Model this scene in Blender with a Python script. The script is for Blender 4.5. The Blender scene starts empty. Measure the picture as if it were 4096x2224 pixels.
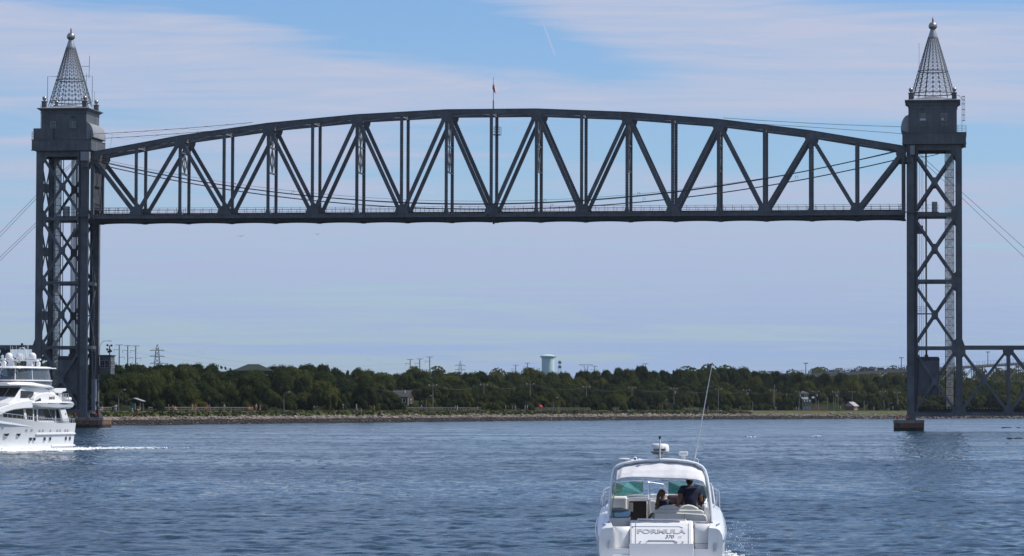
import bpy, bmesh, math, random
import numpy as np
from mathutils import Vector, Matrix
random.seed(7)
rng = np.random.default_rng(11)
PI = math.pi
sc = bpy.context.scene
C = sc.collection

# ------------------------------------------------------------------ camera
CAM_H = 4.6
FPX = 13300.0                       # focal length in photograph pixels (4096 wide)
cd = bpy.data.cameras.new('camera')
cam = bpy.data.objects.new('camera', cd); C.objects.link(cam)
cd.sensor_width = 36.0
cd.lens = 36.0 * FPX / 4096.0
cd.clip_start = 1.0; cd.clip_end = 30000.0
HAZE = .000022
pitch = math.atan(513 / FPX)
cam.matrix_world = (Matrix.Translation((0, 0, CAM_H)) @ Matrix.Rotation(PI / 2 + pitch, 4, 'X')
                    @ Matrix.Rotation(math.radians(.165), 4, 'Z'))
sc.camera = cam
# ------------------------------------------------------------------ sun and sky
SUN_AZ = math.radians(4.0)          # from +X towards +Y (away from the camera)
SUN_EL = math.radians(53.0)
sd = bpy.data.lights.new('sun', 'SUN'); sun = bpy.data.objects.new('sun', sd); C.objects.link(sun)
sd.energy = 5.0; sd.angle = math.radians(.5); sd.color = (1.0, .95, .87)
sdir = Vector((math.cos(SUN_AZ) * math.cos(SUN_EL), math.sin(SUN_AZ) * math.cos(SUN_EL), math.sin(SUN_EL)))
sun.rotation_euler = sdir.to_track_quat('Z', 'Y').to_euler()
sun.location = (0, 0, 300)
wd = bpy.data.worlds.new('World'); sc.world = wd; wd.use_nodes = True
nt = wd.node_tree; nt.nodes.clear()
def N(t, kind, **kw):
    n = t.nodes.new(kind)
    for k, v in kw.items():
        if k.startswith('i_'):
            n.inputs[k[2:].replace('_', ' ')].default_value = v
        elif k.startswith('n_'):
            n.inputs[int(k[2:])].default_value = v
        else: setattr(n, k, v)
    return n
def L(t, a, b): t.links.new(a, b)
def mathn(t, op, a, b=None, c=None, clamp=False):
    n = t.nodes.new('ShaderNodeMath'); n.operation = op; n.use_clamp = clamp
    for i, v in enumerate((a, b, c)):
        if v is None: continue
        if isinstance(v, (int, float)): n.inputs[i].default_value = v
        else: t.links.new(v, n.inputs[i])
    return n.outputs[0]
def ramp(t, fac, stops, interp='LINEAR'):
    r = t.nodes.new('ShaderNodeValToRGB'); r.color_ramp.interpolation = interp
    els = r.color_ramp.elements
    while len(els) < len(stops): els.new(.5)
    for e, (p, c) in zip(els, stops):
        e.position = p; e.color = (c, c, c, 1) if isinstance(c, (int, float)) else (*c, 1)
    if fac is not None: t.links.new(fac, r.inputs[0])
    return r.outputs[0]
def mixc(t, fac, a, b, blend='MIX'):
    n = t.nodes.new('ShaderNodeMix'); n.data_type = 'RGBA'; n.blend_type = blend
    for i, v in ((0, fac), (6, a), (7, b)):
        if isinstance(v, (int, float)): n.inputs[i].default_value = v
        elif isinstance(v, tuple): n.inputs[i].default_value = (*v, 1)
        else: t.links.new(v, n.inputs[i])
    return n.outputs[2]
sky = N(nt, 'ShaderNodeTexSky', sky_type='NISHITA', sun_disc=False)
sky.sun_elevation = SUN_EL; sky.sun_rotation = PI / 2 - SUN_AZ
sky.altitude = 0; sky.air_density = 1.0; sky.dust_density = .35; sky.ozone_density = 3.0
tc = N(nt, 'ShaderNodeTexCoord'); sx = N(nt, 'ShaderNodeSeparateXYZ'); L(nt, tc.outputs['Generated'], sx.inputs[0])
zc = mathn(nt, 'MAXIMUM', sx.outputs[2], 0.0)
den = mathn(nt, 'ADD', zc, .11)
cx = mathn(nt, 'DIVIDE', sx.outputs[0], den); cy = mathn(nt, 'DIVIDE', sx.outputs[1], den)
cb = N(nt, 'ShaderNodeCombineXYZ'); L(nt, cx, cb.inputs[0]); L(nt, cy, cb.inputs[1])
mp = N(nt, 'ShaderNodeMapping'); mp.inputs['Location'].default_value = (19.68, 15.93, 7.563); mp.inputs['Rotation'].default_value = (0, 0, -.25)
mp.inputs['Scale'].default_value = (.55, 1.0, 1); L(nt, cb.outputs[0], mp.inputs[0])
n1 = N(nt, 'ShaderNodeTexNoise', i_Scale=.85, i_Detail=3.0, i_Roughness=.45, i_Distortion=.7); L(nt, mp.outputs[0], n1.inputs[0])
mp2 = N(nt, 'ShaderNodeMapping'); mp2.inputs['Rotation'].default_value = (0, 0, -.55); mp2.inputs['Scale'].default_value = (.45, 1.6, 1); L(nt, cb.outputs[0], mp2.inputs[0])
n2 = N(nt, 'ShaderNodeTexNoise', i_Scale=2.6, i_Detail=8.0, i_Roughness=.62, i_Distortion=1.2); L(nt, mp2.outputs[0], n2.inputs[0])
cm = mathn(nt, 'ADD', mathn(nt, 'MULTIPLY', n1.outputs[0], .64), mathn(nt, 'MULTIPLY', n2.outputs[0], .36))
dx = mathn(nt, 'DIVIDE', sx.outputs[0], mathn(nt, 'MAXIMUM', sx.outputs[1], .05)); dz = mathn(nt, 'DIVIDE', sx.outputs[2], mathn(nt, 'MAXIMUM', sx.outputs[1], .05))
fwd_ = mathn(nt, 'GREATER_THAN', sx.outputs[1], .06)
def blob(px, py, rx, rz, slope, amp):
    # broad bank of cirrus (amp > 0) or blue gap (amp < 0) in this part of the sky
    a = mathn(nt, 'MULTIPLY', mathn(nt, 'SUBTRACT', dx, (px - 2048) / FPX), FPX / rx)
    b = mathn(nt, 'MULTIPLY', mathn(nt, 'SUBTRACT', mathn(nt, 'SUBTRACT', dz, (1625 - py) / FPX), mathn(nt, 'MULTIPLY', mathn(nt, 'SUBTRACT', dx, (px - 2048) / FPX), slope)), FPX / rz)
    e = mathn(nt, 'EXPONENT', mathn(nt, 'MULTIPLY', mathn(nt, 'ADD', mathn(nt, 'MULTIPLY', a, a), mathn(nt, 'MULTIPLY', b, b)), -1.0))
    return mathn(nt, 'MULTIPLY', e, amp)
for q in ((1650, 60, 620, 120, -.12, -.13), (2250, 230, 520, 80, -.25, -.07), (3300, 600, 900, 120, .0, -.08), (2050, 640, 600, 100, 0, -.03), (2048, 400, 900, 100, 0, .10), (500, 430, 500, 70, .1, -.05), (300, 20, 260, 60, 0, -.04), (2100, 880, 700, 60, 0, -.03),
          (750, 190, 1000, 150, -.10, .13), (3100, 120, 900, 140, -.10, .11), (2900, 360, 1100, 100, -.05, .09), (1300, 380, 700, 80, .05, .06), (2000, 1050, 2600, 200, 0, .02)):
    cm = mathn(nt, 'ADD', cm, mathn(nt, 'MULTIPLY', blob(*q), fwd_))
cloud = ramp(nt, cm, [(.43, 0.0), (.585, 1.0)], 'EASE')
mp3 = N(nt, 'ShaderNodeMapping'); mp3.inputs['Rotation'].default_value = (0, 0, .38); mp3.inputs['Scale'].default_value = (.8, 3.2, 1); L(nt, cb.outputs[0], mp3.inputs[0])
n3 = N(nt, 'ShaderNodeTexNoise', i_Scale=2.2, i_Detail=9.0, i_Roughness=.66, i_Distortion=1.6); L(nt, mp3.outputs[0], n3.inputs[0])
wisp = ramp(nt, n3.outputs[0], [(.30, .50), (.62, 1.0)])
cloud = mathn(nt, 'MULTIPLY', cloud, wisp)
# thin haze veil close to the horizon
veil = mathn(nt, 'MULTIPLY', mathn(nt, 'POWER', mathn(nt, 'SUBTRACT', 1.0, zc), 20.0), .62)
thin = mathn(nt, 'DIVIDE', 1.18, mathn(nt, 'ADD', 1.0, mathn(nt, 'MULTIPLY', zc, 2.2)))   # cirrus looks thinner overhead
mask = mathn(nt, 'MAXIMUM', mathn(nt, 'MULTIPLY', cloud, thin), veil)
tint = mixc(nt, 1.0, sky.outputs[0], (.74, .95, 1.26), 'MULTIPLY')
# one straight aeroplane trail, high in the blue gap
tr = mathn(nt, 'ABSOLUTE', mathn(nt, 'SUBTRACT', dx, mathn(nt, 'ADD', mathn(nt, 'MULTIPLY', mathn(nt, 'SUBTRACT', .1212, dz), .36), .0072)))
trm = mathn(nt, 'MULTIPLY', ramp(nt, mathn(nt, 'MULTIPLY', tr, 1000.0), [(0, 1.0), (.55, 0.0)]),
            mathn(nt, 'MULTIPLY', mathn(nt, 'GREATER_THAN', dz, .1058), mathn(nt, 'LESS_THAN', dz, .1205)))
trm = mathn(nt, 'MULTIPLY', mathn(nt, 'MULTIPLY', trm, mathn(nt, 'GREATER_THAN', sx.outputs[1], 0.0)), .55)
mask = mathn(nt, 'MAXIMUM', mask, trm)
SKY_CLOUD = (5.5, 5.8, 7.25)
cc = mixc(nt, mathn(nt, 'MULTIPLY', veil, 2.3, clamp=True), SKY_CLOUD, (3.3, 4.45, 6.85))
col = mixc(nt, mask, tint, cc)
bg = N(nt, 'ShaderNodeBackground', i_Strength=.10); L(nt, col, bg.inputs[0])
wo = N(nt, 'ShaderNodeOutputWorld'); L(nt, bg.outputs[0], wo.inputs[0])
sc.view_settings.view_transform = 'Standard'; sc.view_settings.look = 'None'
sc.view_settings.exposure = 0.0; sc.view_settings.gamma = 1.0; sc.view_settings.use_curve_mapping = False
sc.render.engine = 'CYCLES'
sc.cycles.max_bounces = 6; sc.cycles.diffuse_bounces = 2; sc.cycles.glossy_bounces = 3
sc.cycles.transparent_max_bounces = 12; sc.cycles.caustics_reflective = False; sc.cycles.caustics_refractive = False

# ------------------------------------------------------------------ helpers
class MB:
    def __init__(s): s.v = []; s.f = []; s.off = Vector((0, 0, 0))
    def add(s, vs, fs):
        b = len(s.v); s.v += [tuple(p) for p in vs]; s.f += [tuple(b + i for i in f) for f in fs]; return s
    def box(s, x0, x1, y0, y1, z0, z1):
        return s.add([(x0, y0, z0), (x1, y0, z0), (x1, y1, z0), (x0, y1, z0), (x0, y0, z1), (x1, y0, z1), (x1, y1, z1), (x0, y1, z1)],
                     [(0, 3, 2, 1), (4, 5, 6, 7), (0, 1, 5, 4), (1, 2, 6, 5), (2, 3, 7, 6), (3, 0, 4, 7)])
    def beam(s, p, q, w, d, side=(0, 1, 0)):
        """bar p-q; d along `side`, w across it"""
        p = Vector(p); q = Vector(q); t = (q - p).normalized(); sd_ = Vector(side)
        sd_ = sd_ - t * sd_.dot(t)
        if sd_.length < 1e-4: sd_ = t.orthogonal()
        sd_.normalize(); n = t.cross(sd_)
        a = sd_ * d / 2; b = n * w / 2
        vs = [p - a - b, p + a - b, p + a + b, p - a + b, q - a - b, q + a - b, q + a + b, q - a + b]
        return s.add(vs, [(0, 3, 2, 1), (4, 5, 6, 7), (0, 1, 5, 4), (1, 2, 6, 5), (2, 3, 7, 6), (3, 0, 4, 7)])
    def tube(s, pts, r, n=6, cap=True):
        pts = [Vector(p) for p in pts]; rs = r if isinstance(r, (list, tuple)) else [r] * len(pts)
        b = len(s.v); prev = None
        for i, p in enumerate(pts):
            t = (pts[min(i + 1, len(pts) - 1)] - pts[max(i - 1, 0)]).normalized()
            if prev is None: a = t.orthogonal().normalized()
            else:
                a = prev - t * prev.dot(t); a = a.normalized() if a.length > 1e-6 else t.orthogonal().normalized()
            prev = a; c = t.cross(a)
            for k in range(n):
                an = 2 * PI * k / n
                s.v.append(tuple(p + (a * math.cos(an) + c * math.sin(an)) * rs[i]))
        for i in range(len(pts) - 1):
            for k in range(n):
                k2 = (k + 1) % n
                s.f.append((b + i * n + k, b + i * n + k2, b + (i + 1) * n + k2, b + (i + 1) * n + k))
        if cap:
            s.f.append(tuple(b + k for k in reversed(range(n)))); e = b + (len(pts) - 1) * n
            s.f.append(tuple(e + k for k in range(n)))
        return s
    def lathe(s, prof, c=(0, 0, 0), n=20, sx=1, sy=1, axis='Z'):
        b = len(s.v); c = Vector(c)
        for r, z in prof:
            for k in range(n):
                a = 2 * PI * k / n; p = (r * math.cos(a) * sx, r * math.sin(a) * sy, z)
                if axis == 'Y': p = (p[0], -p[2], p[1])
                if axis == 'X': p = (p[2], p[0], p[1])
                s.v.append(tuple(c + Vector(p)))
        m = len(prof)
        for i in range(m - 1):
            for k in range(n):
                k2 = (k + 1) % n
                s.f.append((b + i * n + k, b + i * n + k2, b + (i + 1) * n + k2, b + (i + 1) * n + k))
        if prof[0][0] > 1e-6: s.f.append(tuple(b + k for k in reversed(range(n))))
        if prof[-1][0] > 1e-6: s.f.append(tuple(b + (m - 1) * n + k for k in range(n)))
        return s
    def ball(s, c, r, n=14, m=8, sz=1.0):
        return s.lathe([(max(r * math.sin(PI * i / m), 1e-7), -r * sz * math.cos(PI * i / m)) for i in range(m + 1)], c, n)
    def prism(s, poly, fn, h0, h1):
        """poly: 2D list; fn(a,b,h)->xyz"""
        n = len(poly); b = len(s.v)
        s.v += [tuple(fn(a, c, h0)) for a, c in poly] + [tuple(fn(a, c, h1)) for a, c in poly]
        s.f.append(tuple(b + i for i in reversed(range(n)))); s.f.append(tuple(b + n + i for i in range(n)))
        for i in range(n):
            j = (i + 1) % n; s.f.append((b + i, b + j, b + n + j, b + n + i))
        return s
    def loft(s, rings, closed=True, cap=True):
        n = len(rings[0]); b = len(s.v)
        for r in rings: s.v += [tuple(p) for p in r]
        for i in range(len(rings) - 1):
            for k in range(n if closed else n - 1):
                k2 = (k + 1) % n
                s.f.append((b + i * n + k, b + i * n + k2, b + (i + 1) * n + k2, b + (i + 1) * n + k))
        if cap and closed:
            s.f.append(tuple(b + k for k in reversed(range(n)))); e = b + (len(rings) - 1) * n
            s.f.append(tuple(e + k for k in range(n)))
        return s
    def grid(s, nu, nv, fn):
        b = len(s.v)
        for j in range(nv + 1):
            for i in range(nu + 1): s.v.append(tuple(fn(i / nu, j / nv)))
        for j in range(nv):
            for i in range(nu):
                a = b + j * (nu + 1) + i; s.f.append((a, a + 1, a + nu + 2, a + nu + 1))
        return s
    def ico(s, c, r, sub=1, jit=0.0, sq=(1, 1, 1), rot=0):
        base = ICO[sub]; co, si = math.cos(rot), math.sin(rot)
        vs = []
        for x, y, z in base[0]:
            k = r * (1 + random.uniform(-jit, jit)); x, y, z = x * k * sq[0], y * k * sq[1], z * k * sq[2]
            vs.append((c[0] + x * co - y * si, c[1] + x * si + y * co, c[2] + z))
        return s.add(vs, base[1])
    def mesh(s, name, mat=None, smooth=False, fix=True):
        m = bpy.data.meshes.new(name)
        o = s.off
        m.from_pydata([(x - o.x, y - o.y, z - o.z) for x, y, z in s.v], [], s.f)
        if fix:
            bm = bmesh.new(); bm.from_mesh(m); bmesh.ops.recalc_face_normals(bm, faces=bm.faces); bm.to_mesh(m); bm.free()
        if smooth:
            m.polygons.foreach_set('use_smooth', [True] * len(m.polygons))
            if smooth != 'full':
                m.set_sharp_from_angle(angle=math.radians(smooth if isinstance(smooth, (int, float)) and smooth > 1 else 40))
        if mat: m.materials.append(mat)
        return m
    def build(s, name, mat, parent=None, smooth=False, fix=True):
        o = bpy.data.objects.new(name, s.mesh(name, mat, smooth, fix)); C.objects.link(o)
        if parent: o.parent = parent
        return o
ICO = {}
for sub_ in (1, 2):
    bm = bmesh.new(); bmesh.ops.create_icosphere(bm, subdivisions=sub_, radius=1)
    ICO[sub_] = ([tuple(v.co) for v in bm.verts], [tuple(v.index for v in f.verts) for f in bm.faces]); bm.free()

USED = set()
def tag(o, label=None, cat=None, group=None, kind=None):
    if label: o['label'] = label
    if cat: o['category'] = cat
    if group: o['group'] = group
    if kind: o['kind'] = kind
    return o
def empty(name, loc=(0, 0, 0), rz=0, label=None, cat=None, group=None):
    o = bpy.data.objects.new(name, None); C.objects.link(o); o.location = loc; o.rotation_euler = (0, 0, rz)
    o.empty_display_size = .5
    return tag(o, label, cat, group)
def bevel(o, w=.02, seg=2):
    m = o.modifiers.new('bevel', 'BEVEL'); m.width = w; m.segments = seg; m.limit_method = 'ANGLE'; return o
def inst(name, me, parent=None, loc=(0, 0, 0), rz=0, scale=None):
    o = bpy.data.objects.new(name, me); C.objects.link(o); o.location = loc; o.rotation_euler = (0, 0, rz)
    if scale is not None: o.scale = scale if isinstance(scale, (tuple, list)) else (scale,) * 3
    if parent: o.parent = parent
    return o

MATS = {}
def mat(name, base, rough=.6, metal=0.0, var=.12, vscale=.6, streak=0.0, rust=0.0, bump=0.0, bscale=8.0, spec=.5, coat=0.0, stretch=(1, 1, 1)):
    if name in MATS: return MATS[name]
    m = bpy.data.materials.new(name); m.use_nodes = True; t = m.node_tree; p = t.nodes['Principled BSDF']
    p.inputs['Roughness'].default_value = rough; p.inputs['Metallic'].default_value = metal
    p.inputs['Specular IOR Level'].default_value = spec; p.inputs['Coat Weight'].default_value = coat
    tcn = N(t, 'ShaderNodeTexCoord'); g = N(t, 'ShaderNodeNewGeometry')
    mpn = N(t, 'ShaderNodeMapping'); mpn.inputs['Scale'].default_value = stretch; L(t, g.outputs['Position'], mpn.inputs[0])
    nz = N(t, 'ShaderNodeTexNoise', i_Scale=vscale, i_Detail=5.0, i_Roughness=.6); L(t, mpn.outputs[0], nz.inputs[0])
    lo = tuple(c * (1 - var) for c in base); hi = tuple(min(1, c * (1 + var)) for c in base)
    c = mixc(t, ramp(t, nz.outputs[0], [(.3, 0.0), (.7, 1.0)]), lo, hi)
    if streak:
        ms = N(t, 'ShaderNodeMapping'); ms.inputs['Scale'].default_value = (2.2, 2.2, .12); L(t, g.outputs['Position'], ms.inputs[0])
        ns = N(t, 'ShaderNodeTexNoise', i_Scale=1.3, i_Detail=4.0, i_Roughness=.6); L(t, ms.outputs[0], ns.inputs[0])
        c = mixc(t, mathn(t, 'MULTIPLY', ramp(t, ns.outputs[0], [(.45, 0.0), (.7, 1.0)]), streak), c, tuple(q * .55 for q in base))
    if rust:
        nr = N(t, 'ShaderNodeTexNoise', i_Scale=1.9, i_Detail=7.0, i_Roughness=.7); L(t, g.outputs['Position'], nr.inputs[0])
        c = mixc(t, mathn(t, 'MULTIPLY', ramp(t, nr.outputs[0], [(.60, 0.0), (.74, 1.0)]), rust), c, (.16, .065, .03))
    L(t, c, p.inputs['Base Color'])
    if bump:
        nb = N(t, 'ShaderNodeTexNoise', i_Scale=bscale, i_Detail=4.0); L(t, g.outputs['Position'], nb.inputs[0])
        bn = N(t, 'ShaderNodeBump', i_Strength=bump, i_Distance=.05); L(t, nb.outputs[0], bn.inputs['Height']); L(t, bn.outputs[0], p.inputs['Normal'])
    MATS[name] = m
    return m
steel = mat('painted_steel', (.094, .098, .106), .55, 0, .38, .40, streak=.6, rust=.45)
steel_l = mat('painted_plate', (.25, .255, .26), .5, 0, .14, .7, streak=.35, rust=.3)
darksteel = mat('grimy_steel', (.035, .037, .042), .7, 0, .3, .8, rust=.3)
alum = mat('aluminium_sheet', (.33, .34, .35), .38, .55, .1, 1.0)
tie_m = mat('creosoted_timber', (.045, .038, .032), .85, 0, .3, 2.0)
cable_m = mat('cable_rubber', (.03, .03, .034), .6, 0, .1)
wire_m = mat('wire_metal', (.16, .16, .17), .5, .4, .1)
red_m = mat('red_lens', (.35, .02, .015), .3, 0, .1)
glass_dark = mat('dark_window_glass', (.015, .018, .022), .08, 0, .1, spec=.8)
white_frame = mat('white_window_frame', (.34, .345, .35), .5)
concrete = mat('weathered_concrete', (.24, .20, .16), .85, 0, .3, .9, streak=.5, rust=.5, bump=.6, bscale=3.0)

# bridge frame: u along the bridge to the right, v away from the camera
BX, BY, BTH, TB = -85.8, 678.4, .1334, 8.0
BC, BS = math.cos(BTH), math.sin(BTH)
def bw(u, v, z=0.0): return Vector((BX + u * BC + v * BS, BY - u * BS + v * BC, z))
def broot(name, u, v, z, label, cat, group=None):
    o = empty(name, bw(u, v, z), -BTH, label, cat, group); o['_o'] = (u, v, z); return o
def BM(root):
    m = MB(); m.off = Vector(root['_o']); return m
def hor(px): return 1625.0 + (px - 2048) * .00288
def W(px, py, Y):
    """world point seen at photograph pixel (px,py) at distance Y"""
    return Vector(((px - 2048) / FPX * Y, Y, CAM_H + (hor(px) - py) / FPX * Y))
# ================================================================== LIFT SPAN
P = 9.144
TOPZ = {0: 56.35, 1: 58.0, 2: 59.55, 4: 61.95, 6: 63.53, 8: 64.36}
for k in (3, 5, 7): TOPZ[k] = (TOPZ[k - 1] + TOPZ[k + 1]) / 2
TOPZ[9] = 64.36
for k in range(10, 19): TOPZ[k] = TOPZ[18 - k]
span = broot('lift_span', 82.3, 0, 42.6, 'long dark steel truss span raised high between the two bridge towers', 'bridge span')
CH = .98
def tc_(k): return TOPZ[k] - CH / 2
for v in (0, TB):
    for k in range(0, 18, 2):
        m = BM(span); e0 = -.5 if k == 0 else 0; e1 = .5 if k == 16 else 0
        s_ = (tc_(k + 2) - tc_(k)) / (2 * P)
        m.beam((k * P + e0 + .003, v, tc_(k) + s_ * e0), ((k + 2) * P + e1, v, tc_(k + 2) + s_ * e1), CH, .62)
        m.beam((k * P + e0, v - .33, tc_(k) + s_ * e0 + CH / 2 - .02), ((k + 2) * P + e1, v - .33, tc_(k + 2) + s_ * e1 + CH / 2 - .02), .10, .16)
        m.build('top_chord', steel, span)
    cuts = [-.3] + [k * P for k in range(1, 18, 2)] + [18 * P + .3]
    for a, b in zip(cuts, cuts[1:]):
        m = BM(span); m.box(a + .004, b, v - .32, v + .32, 42.6, 43.34)
        m.box(a + .004, b, v - .40, v - .325, 43.24, 43.34); m.build('bottom_chord', steel, span)
    for k in range(1, 18):
        m = BM(span); up = TOPZ[k] - CH
        if k % 2 == 0: up -= .9
        lo = 43.34
        m.box(k * P - .30, k * P + .30, v - .20, v + .20, lo, up)
        for z in np.arange(lo + .4, up - .3, .55):
            m.box(k * P - .335, k * P + .335, v - .12, v + .12, z, z + .22)
        m.build('vertical', steel, span)
    for k in range(0, 19, 2):
        for kk in (k - 1, k + 1):
            if not 0 < kk < 18: continue
            sg = 1 if kk > k else -1
            a = Vector((k * P + sg * .45, v, TOPZ[k] - CH - .75)); b = Vector((kk * P - sg * .5, v, 44.15))
            m = BM(span); m.beam(a, b, .74 if k not in (0, 18) else .86, .5)
            t = (b - a).normalized(); Lm = (b - a).length; nn = t.cross(Vector((0, 1, 0)))
            for q in np.arange(.6, Lm - .5, .6):
                p_ = a + t * q
                for sgn in (-1, 1):
                    c_ = p_ + nn * sgn * (.385 if k not in (0, 18) else .445)
                    m.beam(c_ - t * .12, c_ + t * .12, .04, .3)
            m.build('diagonal', steel, span)
    for k in range(19):
        m = BM(span); f = lambda a, b, h, k=k: (k * P + a, h, b)
        if k % 2:
            poly = [(-1.42, 43.2), (1.42, 43.2), (1.38, 43.5), (.95, 44.75), (.55, 45.1), (-.55, 45.1), (-.95, 44.75), (-1.38, 43.5)]
        elif k in (0, 18):
            s_ = 1 if k == 0 else -1; z = TOPZ[k]
            poly = [(-.45 * s_, z - .9), (1.5 * s_, z - .65), (1.55 * s_, z - 1.2), (1.0 * s_, z - 2.1), (-.1 * s_, z - 2.3), (-.45 * s_, z - 2.1)]
        else:
            z = TOPZ[k] - CH; sl = (TOPZ[min(k + 2, 18)] - TOPZ[max(k - 2, 0)]) / (4 * P)
            poly = [(-1.3, z + .1 - 1.3 * sl), (-1.22, z - .45 - 1.2 * sl), (-.75, z - 1.55), (.75, z - 1.55), (1.22, z - .45 + 1.2 * sl), (1.3, z + .1 + 1.3 * sl)]
        m.prism(poly, f, v - .36, v - .325); m.prism(poly, f, v + .325, v + .36)
        m.build('gusset_plate', steel, span)
        if k % 2 == 0 and 0 < k < 18:
            m = BM(span); m.prism([(-.62, 43.3), (.62, 43.3), (.34, 44.2), (-.34, 44.2)], f, v - .35, v + .35); m.build('gusset_plate', steel, span)
    for k in (0, 18):   # span end posts
        m = BM(span); m.box(k * P - .32, k * P + .32, v - .3, v + .3, 43.34, 54.2); m.build('end_post', steel, span)
def lattice(m, p, q, side, depth, n, w=.09):
    """laced strut: two flanges and zigzag bars between; side = direction of depth"""
    p = Vector(p); q = Vector(q); sd_ = Vector(side) * depth / 2
    up = (q - p).cross(Vector(side)).normalized()
    m.beam(p + sd_, q + sd_, w * 1.6, w * 1.6, up); m.beam(p - sd_, q - sd_, w * 1.6, w * 1.6, up)
    for i in range(n):
        a = p.lerp(q, i / n); b = p.lerp(q, (i + 1) / n); s_ = 1 if i % 2 else -1
        m.beam(a + sd_ * s_, b - sd_ * s_, w, w * .6, up)
for k in range(0, 19):
    z = TOPZ[k] - .35; m = BM(span)
    lattice(m, (k * P, .32, z - .15), (k * P, TB - .32, z - .15), (0, 0, 1), .8, 12, .08); m.build('cross_strut', steel_l, span)
for k in range(0, 18):
    z0, z1 = TOPZ[k] - .55, TOPZ[k + 1] - .55
    m = BM(span)
    lattice(m, (k * P + .3, .35, z0), ((k + 1) * P - .3, TB - .35, z1), (0, .8, .1), .55, 16, .07)
    lattice(m, (k * P + .3, TB - .35, z0 - .25), ((k + 1) * P - .3, .35, z1 - .25), (0, .8, -.1), .55, 16, .07)
    m.build('lateral_brace', steel_l, span)
for k in range(2, 17, 2):
    top = TOPZ[k] - 1.4; mid = 57.1 if k not in (2, 16) else 56.1; u = k * P
    for z_ in (51.9, mid): fr = BM(span); fr.box(u - .14, u + .14, .31, TB - .31, z_ - .15, z_ + .15); fr.build('sway_strut', steel, span)
    for a, b in ((52.1, mid - .2), (mid + .2, top)):
        m = BM(span)
        for y0, y1 in ((.35, TB / 2), (TB / 2, TB - .35)):
            lattice(m, (u, y0, a), (u, y1, b), (0, .7, .25), .75, 9, .09); lattice(m, (u, y0, b), (u, y1, a), (0, .7, -.25), .75, 9, .09)
        m.beam((u, TB / 2, a), (u, TB / 2, b), .12, .2)
        m.build('lacing', steel, span)
# end portals: deep plate girders between the trusses where the lifting ropes take hold
for k in (0, 18):
    u = k * P; m = BM(span)
    for z0, z1 in ((54.3, 55.5), (49.4, 53.9), (44.6, 48.9)):
        m.box(u - .12, u + .12, .31, TB - .31, z0, z1)
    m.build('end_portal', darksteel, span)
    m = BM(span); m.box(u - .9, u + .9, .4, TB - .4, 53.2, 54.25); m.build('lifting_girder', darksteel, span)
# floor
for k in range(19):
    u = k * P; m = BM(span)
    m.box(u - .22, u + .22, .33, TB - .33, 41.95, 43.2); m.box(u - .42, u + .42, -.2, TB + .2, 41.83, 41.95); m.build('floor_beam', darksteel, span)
for v in (2.6, 5.4):
    m = BM(span)
    for k in range(18):
        n = 6
        for i in range(n):
            a, b = i / n, (i + 1) / n
            za, zb = 41.86 + .16 * (1 - 4 * (a - .5) ** 2), 41.86 + .16 * (1 - 4 * (b - .5) ** 2)
            u0 = k * P + .25 + a * (P - .5); u1 = k * P + .25 + b * (P - .5)
            m.add([(u0, v - .2, za), (u1, v - .2, zb), (u1, v + .2, zb), (u0, v + .2, za), (u0, v - .2, 43.3), (u1, v - .2, 43.3), (u1, v + .2, 43.3), (u0, v + .2, 43.3)],
                  [(0, 3, 2, 1), (4, 5, 6, 7), (0, 1, 5, 4), (2, 3, 7, 6)])
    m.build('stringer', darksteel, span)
for v0, v1 in ((.45, .75), (7.25, 7.55)):
    m = BM(span)
    for k in range(18):
        u0, u1 = k * P + .3, (k + 1) * P - .3; n = 6
        for i in range(n):
            a, b = i / n, (i + 1) / n
            f = lambda q: 41.86 + .16 * (1 - 4 * (q - .5) ** 2)
            ua, ub = u0 + a * (u1 - u0), u0 + b * (u1 - u0)
            m.add([(ua, v0, f(a)), (ub, v0, f(b)), (ub, v1, f(b)), (ua, v1, f(a)), (ua, v0, 42.75), (ub, v0, 42.75), (ub, v1, 42.75), (ua, v1, 42.75)],
                  [(0, 3, 2, 1), (4, 5, 6, 7), (0, 1, 5, 4), (2, 3, 7, 6)])
    m.build('bottom_lateral_plate', darksteel, span)
m = BM(span)
for i in range(int(18 * P / .56)):
    u = .3 + i * .56; j = random.uniform(-.05, .05); m.box(u, u + .27, 1.2 + j, 6.8 + j, 43.36, 43.66)
tag(m.build('sleepers', tie_m, span), kind='stuff')
for v in (3.28, 4.72):
    m = BM(span); m.box(0, 18 * P, v - .04, v + .04, 43.66, 43.82); m.build('rail', darksteel, span)
for v in (1.0, 7.0):
    m = BM(span); m.box(0, 18 * P, v - .38, v + .38, 43.68, 43.74); m.build('walkway', darksteel, span)
    for k in range(0, 18):
        m = BM(span)
        for i in range(5):
            u = k * P + (i + .5) * P / 5; m.box(u - .035, u + .035, v - .035, v + .035, 43.74, 44.82)
        for z in (44.3, 44.79): m.box(k * P + .01, (k + 1) * P, v - .03, v + .03, z, z + .06)
        m.build('railing', steel, span)
for u0, n in ((1.4, 2), (5.2, 1), (136.5, 1)):
    m = BM(span)
    for a in range(n + 1):
        for v in (.3, 1.2): m.box(u0 + a * 1.9, u0 + a * 1.9 + .08, v, v + .08, 43.8, 44.9)
    for z in (44.35, 44.85): m.box(u0, u0 + 1.9 * n + .08, .3, .36, z, z + .06)
    m.build('refuge_bay', steel, span)
m = BM(span); m.box(81.6, 83.1, TB - 1.1, TB + .9, 59.75, 59.85)
for a, b in ((81.6, TB - 1.1), (83.04, TB - 1.1), (81.6, TB + .84), (83.04, TB + .84)): m.box(a, a + .06, b, b + .06, 59.85, 61.4)
for z in (60.4, 60.9, 61.34):
    m.box(81.6, 83.1, TB - 1.1, TB - 1.04, z, z + .06); m.box(81.6, 83.1, TB + .84, TB + .9, z, z + .06)
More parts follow.
